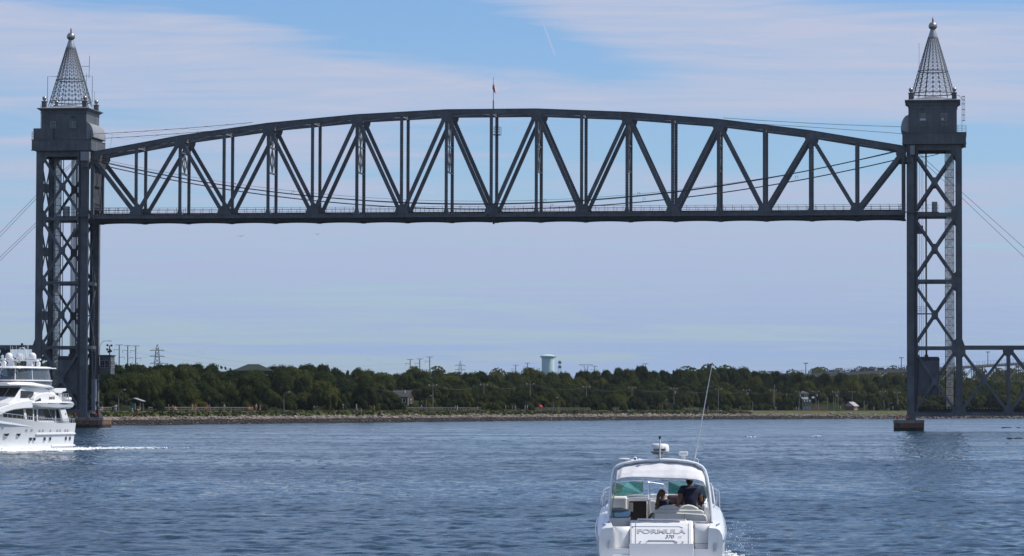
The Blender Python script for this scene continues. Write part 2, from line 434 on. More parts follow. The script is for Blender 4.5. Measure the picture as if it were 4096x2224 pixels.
m.build('inspection_cage', steel, span)
for u, z in ((81.4, 42.2), (82.6, 42.0)):
    m = BM(span); m.box(u, u + .5, -.42, -.1, z, z + .9); m.build('navigation_light', darksteel, span)
m = BM(span); m.box(82.6, 82.95, .2, .6, 41.2, 41.9); m.build('navigation_light', darksteel, span)

# flag on the crown of the span
fp = broot('flagpole', 82.7, 0, 64.36, 'thin grey flagpole standing on top of the middle of the lift span', 'flagpole')
m = BM(fp); m.tube([(82.7, 0, 64.36), (82.7, 0, 66.1)], .16, 8); m.build('socket', steel_l, fp)
m = BM(fp); m.tube([(82.7, 0, 66.1), (82.68, 0, 70.6)], [.07, .045], 8); m.ball((82.68, 0, 70.65), .09, 8, 6); m.build('pole', alum, fp)
fm = bpy.data.materials.new('flag_cloth'); fm.use_nodes = True; t = fm.node_tree; p = t.nodes['Principled BSDF']; p.inputs['Roughness'].default_value = .85
uvn = N(t, 'ShaderNodeUVMap'); s_ = N(t, 'ShaderNodeSeparateXYZ'); L(t, uvn.outputs[0], s_.inputs[0])
st = mathn(t, 'MODULO', mathn(t, 'FLOOR', mathn(t, 'MULTIPLY', s_.outputs[1], 13.0)), 2.0)
can = mathn(t, 'MULTIPLY', mathn(t, 'LESS_THAN', s_.outputs[0], .4), mathn(t, 'GREATER_THAN', s_.outputs[1], 6 / 13))
mu = N(t, 'ShaderNodeMapping'); mu.inputs['Scale'].default_value = (22, 16, 1); L(t, uvn.outputs[0], mu.inputs[0])
vo = N(t, 'ShaderNodeTexVoronoi', i_Scale=1.0, i_Randomness=.0); L(t, mu.outputs[0], vo.inputs[0])
star = mathn(t, 'LESS_THAN', vo.outputs['Distance'], .28)
c = mixc(t, st, (.5, .02, .03), (.75, .75, .73)); c = mixc(t, can, c, mixc(t, star, (.015, .02, .09), (.7, .7, .7))); L(t, c, p.inputs['Base Color'])
flag = broot('flag', 82.7, 0, 64.36, 'american flag hanging limp from the pole above the lift span', 'flag')
m = BM(flag); NU, NV = 26, 14
def flagp(a, b):     # a along the fly, b down the hoist
    fold = math.sin(a * 13 + b * 1.3) * (.10 + .22 * a)
    sp_ = min(1.0, .12 + .75 * ((1 - b) * .6 + a * .75))
    return (82.7 + (-.42 + 1.02 * a) * sp_, fold, 70.05 - (1 - b) * 1.55 - a * 1.3 * (.75 + .25 * math.sin(a * 3)))
m.grid(NU, NV, lambda a, b: flagp(a, b)); fo = m.build('cloth', fm, flag, smooth='full', fix=False)
uvl = fo.data.uv_layers.new(name='UVMap')
for pl in fo.data.polygons:
    for li in pl.loop_indices:
        vi = fo.data.loops[li].vertex_index; uvl.data[li].uv = ((vi % (NU + 1)) / NU, (vi // (NU + 1)) / NV)

# ================================================================== TOWERS
SP = 18 * P
def tower(side):
    left = side == 'L'
    U = (lambda t: -t) if left else (lambda t: SP + t)
    sg = -1 if left else 1
    lab = ('left lift tower of dark grey steel with a lattice spire, behind the white yacht' if left
           else 'right lift tower of dark grey steel with a lattice spire and open cross bracing')
    T = broot('bridge_tower', U(6.12), 4, 2.1, lab, 'bridge tower', 'lift bridge towers')
    def bx(name, t0, t1, v0, v1, z0, z1, mt=steel, par=None, bev=0):
        m = BM(T); a, b = sorted((U(t0), U(t1))); m.box(a, b, v0, v1, z0, z1); o = m.build(name, mt, par or T)
        if bev: bevel(o, bev)
        return o
    V0, V1 = -1.2, 9.2
    # four columns with flange strips
    for (t0, t1) in ((.7, 2.05), (10.25, 11.5)):
        for v in (V0, V1 - 1.1):
            zb = 2.1 if t0 < 5 else 3.6
            m = BM(T); a, b = sorted((U(t0), U(t1))); m.box(a, b, v + .03, v + 1.07, zb, 56.6)
            for e in (a, b - .12): m.box(e - .02, e + .14, v, v + 1.1, zb, 56.6)
            for z in np.arange(zb + .5, 56.2, .62):
                m.box(a + .1, b - .1, v - .01, v + 1.11, z, z + .05)
            m.build('column', steel, T)
            if t0 < 5: bx('column_shoe', .45, 2.3, v - .25, v + 1.35, 2.05, 3.1, steel)
    for v in (V0 + .15, V1 - .95):       # guide rail with ladder look
        m = BM(T); a, b = sorted((U(2.16), U(2.62))); m.box(a, b, v, v + .16, 3.7, 56); m.box(a, b, v + .7, v + .85, 3.7, 56)
        for z in np.arange(4.2, 56, 1.1): m.box(a, b, v + .16, v + .7, z, z + .3)
        m.build('guide_rail', darksteel, T)
    zb = [(55.35, 43.02), (42.3, 29.82), (29.27, 16.63), (16.05, 3.6)]
    for v in (V0 + .2, V1 - .8):
        f = lambda a, b, h: (U(a), h, b)
        for zt, zl in ((56.6, 55.35), (43.02, 42.3), (29.82, 29.27), (16.65, 16.04), (3.62, 2.82)):
            bx('horizontal_beam', 2.05, 10.25, v, v + .55, zl, zt)
        for i, (zt, zl) in enumerate(zb):
            zc_ = (zt + zl) / 2; c = 6.12
            for (ta, za) in ((2.2, zt - .35), (10.1, zt - .35), (2.2, zl + .35), (10.1, zl + .35)):
                d = (Vector((ta, 0, za)) - Vector((c, 0, zc_))).normalized()
                m = BM(T); s_ = Vector((c, 0, zc_)) + d * .75
                m.beam((U(ta), v + .28, za), (U(s_.x), v + .28, s_.z), .52, .42)
                m.build('cross_brace', steel, T)
            poly = [(c - .62, zc_ - .45), (c - .4, zc_ - .8), (c + .4, zc_ - .8), (c + .62, zc_ - .45), (c + .62, zc_ + .45), (c + .4, zc_ + .8), (c - .4, zc_ + .8), (c - .62, zc_ + .45)]
            m = BM(T); m.prism(poly, f, v - .03, v + .58); m.build('gusset_plate', steel, T)
            for zz, s2 in ((zt, -1), (zl, 1)):
                for (t0, s3) in ((2.0, 1), (10.3, -1)):
                    m = BM(T); m.prism([(t0, zz - s2 * .3), (t0 + s3 * .95, zz), (t0 + s3 * .85, zz + s2 * .45), (t0 + s3 * .25, zz + s2 * 1.3), (t0, zz + s2 * 1.6)], f, v - .025, v + .575)
                    m.build('gusset_plate', steel, T)
    # side faces (outer one laced, inner one open for the span)
    for i, (zt, zl) in enumerate(zb):
        t = 10.9
        for zz in (zt + .3,):
            m = BM(T); m.box(*sorted((U(t - .25), U(t + .25))), V0 + 1.1, V1 - 1.1, zz - .35, zz + .3); m.build('side_beam', steel, T)
        m = BM(T); zm = (zt + zl) / 2
        for (ya, za, yb, zb_) in ((V0 + 1.1, zt, 4, zm), (V1 - 1.1, zt, 4, zm), (V0 + 1.1, zl, 4, zm), (V1 - 1.1, zl, 4, zm)):
            lattice(m, (U(t), ya, za), (U(t), yb, zb_), (0, .55, .35), .75, 12, .1)
        m.build('side_lacing', steel, T)
        m = BM(T); m.box(*sorted((U(t - .3), U(t + .3))), 2.9, 5.1, zm - .9, zm + .9); m.build('gusset_plate', steel, T)
        if i < 3:
            t = 1.35
            m = BM(T)
            if i > 0 or True:
                lo_, hi_ = (zl, zt) if i > 0 else (zl, zl + .1)
            if i > 0:
                for (ya, za, yb, zb_) in ((V0 + 1.1, zt - 1, 4, zm), (V1 - 1.1, zt - 1, 4, zm), (V0 + 1.1, zl, 4, zm), (V1 - 1.1, zl, 4, zm)):
                    lattice(m, (U(t), ya, za), (U(t), yb, zb_), (0, .55, .35), .55, 12, .09)
                m.build('side_lacing', steel, T)
    for t, z in ((1.35, 3.2), (10.9, 3.2), (1.35, 16.4), (1.35, 29.5)):
        m = BM(T); m.box(*sorted((U(t - .3), U(t + .3))), V0 + 1.1, V1 - 1.1, z - .35, z + .35); m.build('side_beam', steel, T)
    # lift shaft with pale sheeting inside the tower
    E0, E1 = 8.2, 9.9; m = BM(T)
    ev0, ev1 = 5.9, 7.6
    for t in (E0, E1):
        for v in (ev0, ev1): m.box(*sorted((U(t) - .07, U(t) + .07)), v - .07, v + .07, 3.7, 56)
    sh = m.build('lift_shaft', darksteel, T)
    for v in (ev0,):
        m = BM(T)
        for i, z in enumerate(np.arange(3.9, 55, 1.55)):
            m.beam((U(E0), v, z), (U(E1), v, z + 1.5), .045, .04); m.beam((U(E1), v, z), (U(E0), v, z + 1.5), .045, .04); m.box(*sorted((U(E0), U(E1))), v - .04, v + .04, z - .05, z + .05)
        tag(m.build('shaft_lacing', darksteel, sh), kind='stuff')
    m = BM(T); m.box(*sorted((U(E0 + .15), U(E1 - .12))), ev0 + .3, ev0 + .33, 3.7, 56)
    m.build('shaft_cladding', shaft_m, sh)
    # counterweight ropes in eight bundles
    rt = 4.45
    for i in range(8):
        v = .35 + i * .98; m = BM(T)
        for j in (-.09, .09): m.tube([(U(rt) + j, v, 15.4), (U(rt) + j, v, 56.5)], .055, 5)
        m.box(U(rt) - .17, U(rt) + .17, v - .12, v + .12, 15.0, 16.0)
        m.build('rope_bundle', darksteel, T)
    for i in range(4):
        m = BM(T); m.tube([(U(1.9 + .35 * i + .9), 2.0, 3.6), (U(2.8 + .35 * i), 2.0, 56.3)], .035, 5); m.build('guide_cable', darksteel, T)
    # inside platform at span level
    bx('platform', -.6 if left else -.4, 2.7, V0 - 1.0, V0 - .02, 43.0, 43.2, steel)
    m = BM(T)
    for t in np.arange(-.6, 2.8, .82):
        m.box(*sorted((U(t), U(t + .06))), V0 - 1.0, V0 - .94, 43.2, 44.6)
    for z in (43.7, 44.2, 44.55): m.box(*sorted((U(-.6), U(2.7))), V0 - 1.0, V0 - .95, z, z + .05)
    m.build('platform_railing', steel, T)
    bx('service_walk', 2.7, 7.0, V0 + .8, V0 + 1.9, 43.05, 43.2, darksteel)
    m = BM(T)
    for t in np.arange(2.8, 7.0, 1.0): m.box(*sorted((U(t), U(t + .06))), V0 + .8, V0 + .86, 43.2, 44.6)
    for z in (43.9, 44.55): m.box(*sorted((U(2.7), U(7.0))), V0 + .8, V0 + .85, z, z + .05)
    m.build('platform_railing', darksteel, T)
    bx('switch_cabinet', 5.6 if not left else 4.9, 6.7 if not left else 6.0, V0 + .9, V0 + 1.9, 43.2, 45.2, steel_l)
    bx('balance_box', 2.7, 3.9, V0 + .9, V0 + 2.4, 38.9 if not left else 38.9, 40.5, steel)
    bx('service_walk', 2.4, 5.6, V0 - .1, V0 + .3, 22.9, 23.15, steel) if not left else bx('service_walk', 2.4, 5.6, V1 - 1.2, V1 - .8, 22.9, 23.15, steel)
    if not left:
        m = BM(T)
        for t in (2.7, 3.4, 4.1): m.box(U(t), U(t) + .05, V0 - .1, V0 - .05, 23.15, 24.5)
        for z in (23.6, 24.0, 24.4): m.box(U(2.6), U(4.15), V0 - .1, V0 - .05, z, z + .05)
        m.build('platform_railing', darksteel, T)
    # -------------------------------------------------- machinery house
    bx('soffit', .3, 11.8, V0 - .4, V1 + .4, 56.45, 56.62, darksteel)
    sl = bx('base_band', -.1, 12.33, -1.85, 9.75, 56.62, 58.74, steel)
    for t in np.arange(.05, 12.4, 1.52):
        m = BM(T); m.box(*sorted((U(t), U(t + .07))), -1.90, -1.85, 56.62, 58.7); m.build('seam_rib', steel, sl)
    for v in np.arange(-1.2, 9.7, 1.5):
        m = BM(T); e = U(-.1); m.box(*sorted((e, e - sg * .05)), v, v + .07, 56.62, 58.7); m.build('seam_rib', steel_l, sl)
    m = BM(T); m.box(*sorted((U(-.2), U(12.43))), -1.95, 9.85, 58.742, 58.83); m.box(*sorted((U(-.2), U(12.43))), -1.95, -1.855, 56.5, 56.66); m.build('band_cap', steel, sl)
    hs = bx('house_wall', 1.05, 10.55, -1.25, 8.9, 58.83, 64.2, steel)
    h0 = -1.25
    for t in (1.05, 2.6, 4.35, 6.1, 7.85, 9.4, 10.49):
        m = BM(T); m.box(*sorted((U(t), U(t + .06))), h0 - .025, h0, 58.85, 64.1); m.build('panel_seam', steel, hs)
    m = BM(T)
    for z0, z1, o in ((64.2, 64.3, .12), (64.3, 64.75, .05), (64.75, 64.9, .25), (64.9, 65.05, .45), (65.05, 65.25, .7)):
        m.box(*sorted((U(1.05 - o), U(10.55 + o))), -1.25 - o, 8.9 + o, z0, z1)
    m.build('cornice', steel, T)
    m = BM(T); a, b = sorted((U(.4), U(11.2))); cu = U(5.8)
    m.add([(a, -1.9, 65.252), (b, -1.9, 65.252), (b, 9.55, 65.252), (a, 9.55, 65.252), (cu, 3.85, 66.5)], [(0, 1, 4), (1, 2, 4), (2, 3, 4), (3, 0, 4), (0, 3, 2, 1)])
    m.build('roof', steel_l, T)
    # windows
    def win(t0, t1, z0, z1, style):
        w_ = bx('window', t0, t1, h0 - .06, h0 - .03, z0, z1, glass_dark)
        m = BM(T); a, b = sorted((U(t0), U(t1))); y0, y1 = h0 - .11, h0 - .064
        for x0, x1, q0, q1 in ((a - .06, a, z0 - .06, z1 + .06), (b, b + .06, z0 - .06, z1 + .06), (a, b, z0 - .06, z0), (a, b, z1, z1 + .06)):
            m.box(x0, x1, y0 - .01, y1, q0, q1)
        if style == 0: m.box(a, b, y0, y1, z0 + (z1 - z0) * .33, z0 + (z1 - z0) * .33 + .06)
        else: m.box((a + b) / 2 - .04, (a + b) / 2 + .04, y0, y1, z0, z1)
        for q in (.33, .66): m.box(a, b, y0 + .02, y1, z0 + (z1 - z0) * q, z0 + (z1 - z0) * q + .02)
        for q in (.25, .75): m.box(a + (b - a) * q, a + (b - a) * q + .02, y0 + .02, y1, z0, z1)
        m.build('window_frame', white_frame, w_)
        if not left: m = BM(T); m.box(a + .05 if style else a + .1, b - .05 if style else a + .5, h0 - .075, h0 - .062, z0 + .05, z0 + (z1 - z0) * .3); m.build('painted_sky_pane', mat('pane_sky_paint', (.55, .60, .62), .3), w_)  # pale panel: sky light seen through the house, put into its colour
    win(7.45, 8.55, 61.2, 62.5, 0); win(3.35, 4.45, 61.2, 62.5, 1)
    bx('vent', 3.4, 4.3, h0 - .05, h0, 63.25, 63.55, darksteel)
    dr = bx('door', 3.1, 4.7, h0 - .07, h0, 58.85, 60.75, steel)
    for t in (3.45, 4.15): m = BM(T); m.box(*sorted((U(t), U(t + .24))), h0 - .09, h0 - .07, 60.05, 60.3); m.build('pane', glass_dark, dr)
    if not left:
        for t in (7.5, 8.3): m = BM(T); m.box(U(t), U(t) + .42, h0 - .05, h0, 60.0, 60.7); m.build('pane', glass_dark, hs)
    # rounded sheave hoods on the span side
    m = BM(T); ring0 = [(1.05, 58.83)] + [(1.05 - 1.5 * math.sin(a), 58.83 + .5 + 3.0 * math.cos(a)) for a in np.linspace(PI / 2, 0, 12)]
    ring0[1] = (-.42, 59.3)
    m.prism([(U(a), z) for a, z in ring0], lambda a, b, h: (a, h, b), -1.2, 8.75); m.build('sheave_hood', steel_l, T, smooth=30)
    # corner pillars with metal balls
    for t in (1.55, 10.05):
        for v in (-.75, 8.4):
            pl = bx('pillar', t - .45, t + .45, v - .45, v + .45, 65.25, 66.75, steel)
            m = BM(T); m.box(*sorted((U(t - .52), U(t + .52))), v - .52, v + .52, 66.6, 66.72); m.build('pillar_cap', steel, pl)
            m = BM(T); m.lathe([(.22, 66.75), (.18, 66.95)], (U(t), v, 0), 10); m.ball((U(t), v, 67.35), .44, 16, 10); m.build('ball_finial', ball_m, pl, smooth=40)
    # spire
    cx_, cy_ = U(5.85), 3.95
    sp = BM(T)
    zs = [66.95]; hgt = .98
    while zs[-1] < 77.9: zs.append(zs[-1] + hgt); hgt = max(.42, hgt * .955)
    R = lambda z: 4.28 + (z - 67.1) * (.98 - 4.28) / (78.1 - 67.1)
    NR = 18
    so = empty('spire', (U(5.85) - U(6.12), cy_ - 4, 0), 0); so.parent = T
    offs = Vector((cx_, cy_, 2.1))
    def SM(): m = MB(); m.off = offs; return m
    pt = lambda k, z, r=0: (cx_ + (R(z) + r) * math.cos(2 * PI * (k + .5) / NR), cy_ + (R(z) + r) * math.sin(2 * PI * (k + .5) / NR), z)
    for k in range(NR):
        m = SM(); a0 = pt(k, 66.0, -.05); m.beam(a0, pt(k, 78.3), .09, .10, (-math.sin(2 * PI * (k + .5) / NR), math.cos(2 * PI * (k + .5) / NR), 0))
        m.build('rib', spire_m, so)
    for i, z in enumerate(zs):
        m = SM(); th_ = .2 if i in (0, 5) else .06
        for k in range(NR): m.beam(pt(k, z), pt(k + 1, z), th_, .1 if i in (0, 5) else .06, (0, 0, 1) if False else (math.cos(2 * PI * (k + 1) / NR), math.sin(2 * PI * (k + 1) / NR), 0))
        m.build('ring', spire_m, so)
    m = SM()
    for i in range(len(zs) - 1):
        for k in range(NR):
            out = (math.cos(2 * PI * (k + 1) / NR), math.sin(2 * PI * (k + 1) / NR), 0)
            m.beam(pt(k, zs[i]), pt(k + 1, zs[i + 1]), .045, .03, out); m.beam(pt(k + 1, zs[i]), pt(k, zs[i + 1]), .045, .03, out)
    for i in range(1, len(zs)):
        s_ = .20 * min(1, R(zs[i]) / 3.4)
        for k in range(NR):
            an = 2 * PI * (k + .5) / NR; tx, ty = -math.sin(an), math.cos(an); p_ = Vector(pt(k, zs[i], .07))
            m.add([p_ + Vector((tx * s_ * a, ty * s_ * a, s_ * b)) for a, b in ((-1, 0), (0, -1), (1, 0), (0, 1))], [(0, 1, 2, 3)])
    tag(m.build('lattice', spire_m, so), kind='stuff')
    m = SM(); m.lathe([(4.2, 66.9), (4.3, 67.0), (4.3, 67.15), (4.2, 67.2)], (cx_, cy_, 0), 36)
    m = SM(); m.lathe([(.99, 78.1), (.97, 78.25), (.54, 79.6), (.5, 79.75)], (cx_, cy_, 0), 24); m.build('spire_cone', alum, so, smooth=30)
    m = SM(); m.ball((cx_, cy_, 80.5), .86, 28, 18, .95); m.lathe([(.87, 80.28), (.895, 80.3), (.895, 80.36), (.87, 80.38)], (cx_, cy_, 0), 28); m.build('ball_finial', ball_m, so, smooth=40)
    m = SM(); m.tube([(cx_, cy_, 81.3), (cx_, cy_, 81.45)], .17, 8); m.lathe([(.15, 81.45), (.16, 81.7), (.15, 81.95), (.08, 82.08), (.05, 82.3)], (cx_, cy_, 0), 10); m.build('beacon', red_m, so)
    # cable termination box near the top of the inner column
    m = BM(T); m.box(*sorted((U(.1 if left else 1.4), U(1.9 if left else 2.3))), -2.5, -1.3, 54.4, 56.2); m.build('cable_box', steel_l, T)
    m = BM(T); a, b = sorted((U(-.3), U(1.7)))
    m.box(a, b, -2.6, -1.3, 53.0, 53.1)
    for u_ in (a, (a + b) / 2, b - .06): m.box(u_, u_ + .06, -2.6, -2.54, 53.1, 54.3)
    for z in (53.6, 54.2): m.box(a, b, -2.6, -2.55, z, z + .05)
    m.build('cable_cradle', steel, T)
    if left:
        bx('side_shed', 7.9, 12.0, -1.84, -1.27, 58.84, 61.1, steel)
        m = BM(T)
        for t in (12.3, 11.9): m.box(U(t), U(t) + .08, -1.9, -1.82, 58.84, 60.4)
        for z in (59.1, 59.4, 59.75, 60.05, 60.35): m.box(U(12.36), U(11.4), -1.9, -1.85, z, z + .06)
        m.build('platform_railing', steel, T)
        m = BM(T)
        for v in (-1.7, 9.5): 
            m.box(*sorted((U(-.05), U(.02))), v, v + .1, 58.84, 60.5)
            for z in (59.3, 59.7, 60.1, 60.45): m.box(*sorted((U(-.08), U(.7))), v, v + .06, z, z + .06)
        m.build('platform_railing', darksteel, T)
        for dx_, dz_, h_ in ((3.3, 5.2, 5.6), (-2.95 - 1.3, 5.2, 4.9), (1.8, 7.0, 2.4)):
            m = BM(T)
            if h_ == 2.4:
                m.tube([(cx_ + 2.3, cy_, 74.3), (cx_ + 3.95, cy_, 74.3)], .05, 5); m.tube([(cx_ + 3.9, cy_, 71.9), (cx_ + 3.95, cy_, 75.0), (cx_ + 4.0, cy_, 76.5)], .05, 5); m.tube([(cx_ + 3.3, cy_, 67.2), (cx_ + 3.35, cy_, 72.9)], .04, 5)
            else:
                s3 = 1 if dx_ > 0 else -1; xo = cx_ + (s3 * 4.6 if s3 > 0 else -4.85)
                m.tube([(cx_ + s3 * 2.8, cy_, 72.3), (xo, cy_, 72.3), (xo, cy_, 66.9)], .055, 5)
            m.build('antenna_bracket', wire_m, T)
        m = BM(T); m.tube([(U(1.9), 8.2, 66.9), (U(1.9), 8.2, 69.5)], .03, 5); m.build('whip_antenna', wire_m, T)
        m = BM(T)
        for x in (.0, .35): m.tube([(U(10.95 + x), 1.0, 61.1), (U(10.95 + x), 1.0, 66.3)], .035, 4)
        for z in np.arange(61.3, 66, .35): m.tube([(U(10.95), 1.0, z), (U(11.3), 1.0, z)], .02, 4)
        m.build('ladder', steel, T)
    else:
        m = BM(T)
        for x in (11.55, 11.8, 12.1):
            for v in (.6, 1.4): m.tube([(U(x), v, 59.6 if x < 11.6 else 61.2), (U(x), v, 66.1)], .035, 5)
        for z in (61.3, 62.4, 63.5, 64.6, 65.4, 66.1): m.box(U(11.5), U(12.15), .57, 1.45, z, z + .05)
        for z in np.arange(59.3, 66, .33): m.tube([(U(11.55), .6, z), (U(11.55), 1.4, z)], .02, 4)
        m.tube([(U(10.4), 1, 66.4), (U(11.0), 1, 66.3), (U(11.5), 1, 65.6)], .05, 5)
        m.build('caged_ladder', steel, T)
        m = BM(T)
        for t in (10.7, 11.5, 12.3): m.box(U(t), U(t) + .07, -1.85, -1.79, 58.84, 60.2)
        for z in (59.15, 59.45, 59.8, 60.13): m.box(U(10.6), U(12.37), -1.85, -1.8, z, z + .05)
        m.build('platform_railing', steel, T)
        m = BM(T); m.tube([(U(6.12) - 3.0, cy_, 69), (U(6.12) - 3.0, cy_, 77.1)], .03, 5); m.tube([(U(6.12) - 3.0, cy_, 70.2), (U(6.12) - 2.3, cy_, 70.2)], .03, 4); m.build('whip_antenna', wire_m, T)
    # counterweight, hangs on the ropes
    CW = broot('counterweight', U(4.5), 4, 6.9, ('big blue grey concrete and steel counterweight hanging low inside the left tower' if left else
               'big blue grey counterweight hanging low inside the right tower'), 'counterweight', 'counterweights')
    m = BM(CW); m.box(*sorted((U(2.7), U(7.0))), .1, 7.9, 6.95, 13.8); m.build('block', steel, CW)
    m = BM(CW); m.prism([(2.66, 13.8), (7.04, 13.8), (7.04, 14.3), (6.8, 14.6), (2.66, 14.6)], lambda a, b, h: (U(a), h, b), .02, 7.98); m.build('cap', darksteel, CW)
    m = BM(CW); m.box(*sorted((U(2.66), U(7.04))), .05, 7.95, 10.0, 10.1); m.build('seam', steel, CW)
    m = BM(CW); m.box(*sorted((U(4.1), U(4.8))), .1, 7.9, 14.6, 15.0); m.build('rope_anchor', darksteel, CW)
    # approach span
    n = 5 if not left else 3
    A = broot('approach_span', U(11 + n * 4.8), 4, 3, ('short steel approach truss running from the right tower out of the picture' if not left
              else 'short steel approach truss behind the white yacht, left of the left tower'), 'bridge span', 'approach spans')
    PL = 9.62
    for v in (V0 + .15, V1 - .8):
        for j in range(n):
            a, b = (10.9 if j == 0 else 11.5) - (0 if j else 0) + (j * PL if j else 0), 10.9 + (j + 1) * PL
            a = 10.9 + j * PL; g = .62 if j == 0 else 0
            m = BM(A); m.box(*sorted((U(a + g + .003), U(b))), v, v + .6, 16.1, 16.8); m.build('top_chord', steel, A)
            m = BM(A); m.box(*sorted((U(a + g + .003), U(b))), v, v + .6, 3.0, 3.7); m.build('bottom_chord', steel, A)
            m = BM(A); m.box(*sorted((U(b - .32), U(b + .32))), v + .1, v + .5, 3.7, 16.1); m.build('vertical', steel, A)
            cxx = (a + b) / 2; zc_ = 10.05
            for ta, za in ((a + .5, 15.8), (b - .35, 15.8), (a + .5, 4.1), (b - .35, 4.1)):
                d = (Vector((ta, 0, za)) - Vector((cxx, 0, zc_))).normalized() * .8
                m = BM(A); m.beam((U(ta), v + .3, za), (U(cxx + d.x), v + .3, zc_ + d.z), .5, .42); m.build('diagonal', steel, A)
            f = lambda a_, b_, h: (U(a_), h, b_)
            m = BM(A); m.prism([(cxx - .6, zc_ - .5), (cxx - .35, zc_ - .85), (cxx + .35, zc_ - .85), (cxx + .6, zc_ - .5), (cxx + .6, zc_ + .5), (cxx + .35, zc_ + .85), (cxx - .35, zc_ + .85), (cxx - .6, zc_ + .5)], f, v - .02, v + .62); m.build('gusset_plate', steel, A)
            m = BM(A); m.prism([(b - 1, 16.3), (b - 1, 15.6), (b - .5, 14.9), (b + .5, 14.9), (b + 1, 15.6), (b + 1, 16.3)], f, v - .02, v + .62); m.build('gusset_plate', steel, A)
            m = BM(A); m.prism([(b - 1, 3.4), (b - 1, 4.0), (b - .5, 4.9), (b + .5, 4.9), (b + 1, 4.0), (b + 1, 3.4)], f, v - .02, v + .62); m.build('gusset_plate', steel, A)
            if j == 0:
                m = BM(A); m.prism([(a - .1, 18.0), (a + .65, 18.0), (a + 1.25, 16.4), (a + 1.25, 15.2), (a + .7, 14.6), (a - .1, 14.6)], f, v - .02, v + .62); m.build('gusset_plate', steel, A)
                m = BM(A); m.prism([(a - 1.2, 3.0), (a - 1.2, 4.2), (a - .6, 5.0), (a + .6, 5.0), (a + 1.3, 4.2), (a + 1.3, 3.0)], f, v - .02, v + .62); m.build('gusset_plate', steel, A)
    m = BM(A); m.box(*sorted((U(.8), U(10.9 + n * PL))), 1.4, 1.8, 3.2, 4.3); m.box(*sorted((U(.8), U(10.9 + n * PL))), 6.2, 6.6, 3.2, 4.3); m.build('stringer', darksteel, A)
    m = BM(A)
    for i in range(int((10 + n * PL) / .6)):
        t_ = .9 + i * .6; m.box(*sorted((U(t_), U(t_ + .3))), .8, 7.2, 4.3, 4.62)
    tag(m.build('sleepers', tie_m, A), kind='stuff')
    for v in (3.28, 4.72):
        m = BM(A); m.box(*sorted((U(.8), U(10.9 + n * PL))), v - .04, v + .04, 4.62, 4.78); m.build('rail', darksteel, A)
    m = BM(A)
    for j in range(n + 1):
        m.box(*sorted((U(10.6 + j * PL), U(11.1 + j * PL))), V0 + .75, V1 - .8, 3.0, 3.9)
        m.box(*sorted((U(10.7 + j * PL), U(11.0 + j * PL))), V0 + .75, V1 - .8, 15.9, 16.6)
    m.build('floor_beam', darksteel, A)
    # granite-faced pier
    PR = broot('bridge_pier', U(1.0), 4, -3, ('rust stained stone pier under the left tower beside the rocky bank' if left else
               'stone pier standing in the water under the right tower'), 'pier', 'bridge piers')
    def plan(t0, t1, v0, v1, c): return [(t0 + c, v0), (t1 - c, v0), (t1, v0 + c), (t1, v1 - c), (t1 - c, v1), (t0 + c, v1), (t0, v1 - c), (t0, v0 + c)]
    f2 = lambda a, b, h: (U(a), b, h)
    m = BM(PR); m.prism(plan(-1.85, 3.85, -2.6, 10.6, 1.3), f2, -3, 1.5); m.build('body', pier_m, PR)
    m = BM(PR); m.prism(plan(-2.0, 4.0, -2.75, 10.75, 1.35), f2, 1.503, 2.1); m.build('coping', concrete, PR)
    # courses of facing stones on the near side and the ends
    pln = plan(-1.85, 3.85, -2.6, 10.6, 1.3)
    for e in range(8):
        (a0, b0), (a1, b1) = pln[e], pln[(e + 1) % 8]
        ln = math.hypot(a1 - a0, b1 - b0); nrm = Vector((U(b1 - b0) - U(0), -(a1 - a0), 0))
        if ln < .5: continue
        k_ = max(1, round(ln / 1.4))
        mid = Vector((U((a0 + a1) / 2), (b0 + b1) / 2, 0)); cen = Vector((U(1.0), 4, 0)); nrm = Vector((-(b1 - b0), (U(a1) - U(a0)), 0)).normalized()
        if nrm.dot(mid - cen) < 0: nrm = -nrm
        if e in (3, 4, 5): continue
        for r_ in range(4):
            z0 = -.5 + r_ * .5
            for q in range(k_):
                off = .0 if r_ % 2 else .5 / k_
                s0, s1 = max(0, (q - off * 1) / k_), min(1, (q + 1 - off * 1) / k_)
                if q == k_ - 1: s1 = 1
                p0 = Vector((U(a0 + (a1 - a0) * s0), b0 + (b1 - b0) * s0, 0)); p1 = Vector((U(a0 + (a1 - a0) * s1), b0 + (b1 - b0) * s1, 0))
                d_ = (p1 - p0).normalized() * .015; o_ = nrm * random.uniform(.05, .11)
                vs = [p0 + d_ - nrm * .03, p1 - d_ - nrm * .03, p1 - d_ + o_, p0 + d_ + o_]
                m = BM(PR); m.add([v_ + Vector((0, 0, z0 + .012)) for v_ in vs] + [v_ + Vector((0, 0, z0 + .488)) for v_ in vs],
                                  [(0, 3, 2, 1), (4, 5, 6, 7), (0, 1, 5, 4), (1, 2, 6, 5), (2, 3, 7, 6), (3, 0, 4, 7)])
                m.build('stone', pier_m, PR)
    for (t_, v_) in ((-1.2, -1.9), (.8, -2.4)) if not left else ((2.6, -2.2), (-1.6, -1.9)):
        NL = broot('navigation_lamp', U(t_), v_, 2.1, ('small red navigation lamp on the %s edge of the %s pier' % (('inner' if t_ < 0 else 'middle of the near') if not left else ('outer' if t_ > 0 else 'inner'), side == 'L' and 'left' or 'right')), 'lamp')
        m = BM(NL); m.tube([(U(t_), v_, 2.1), (U(t_), v_, 2.5)], .05, 6); m.build('post', darksteel, NL)
        m = BM(NL); m.lathe([(.13, 2.5), (.15, 2.7), (.12, 2.95), (.04, 3.0)], (U(t_), v_, 0), 8); m.build('lens', redglow, NL)
    return T, U

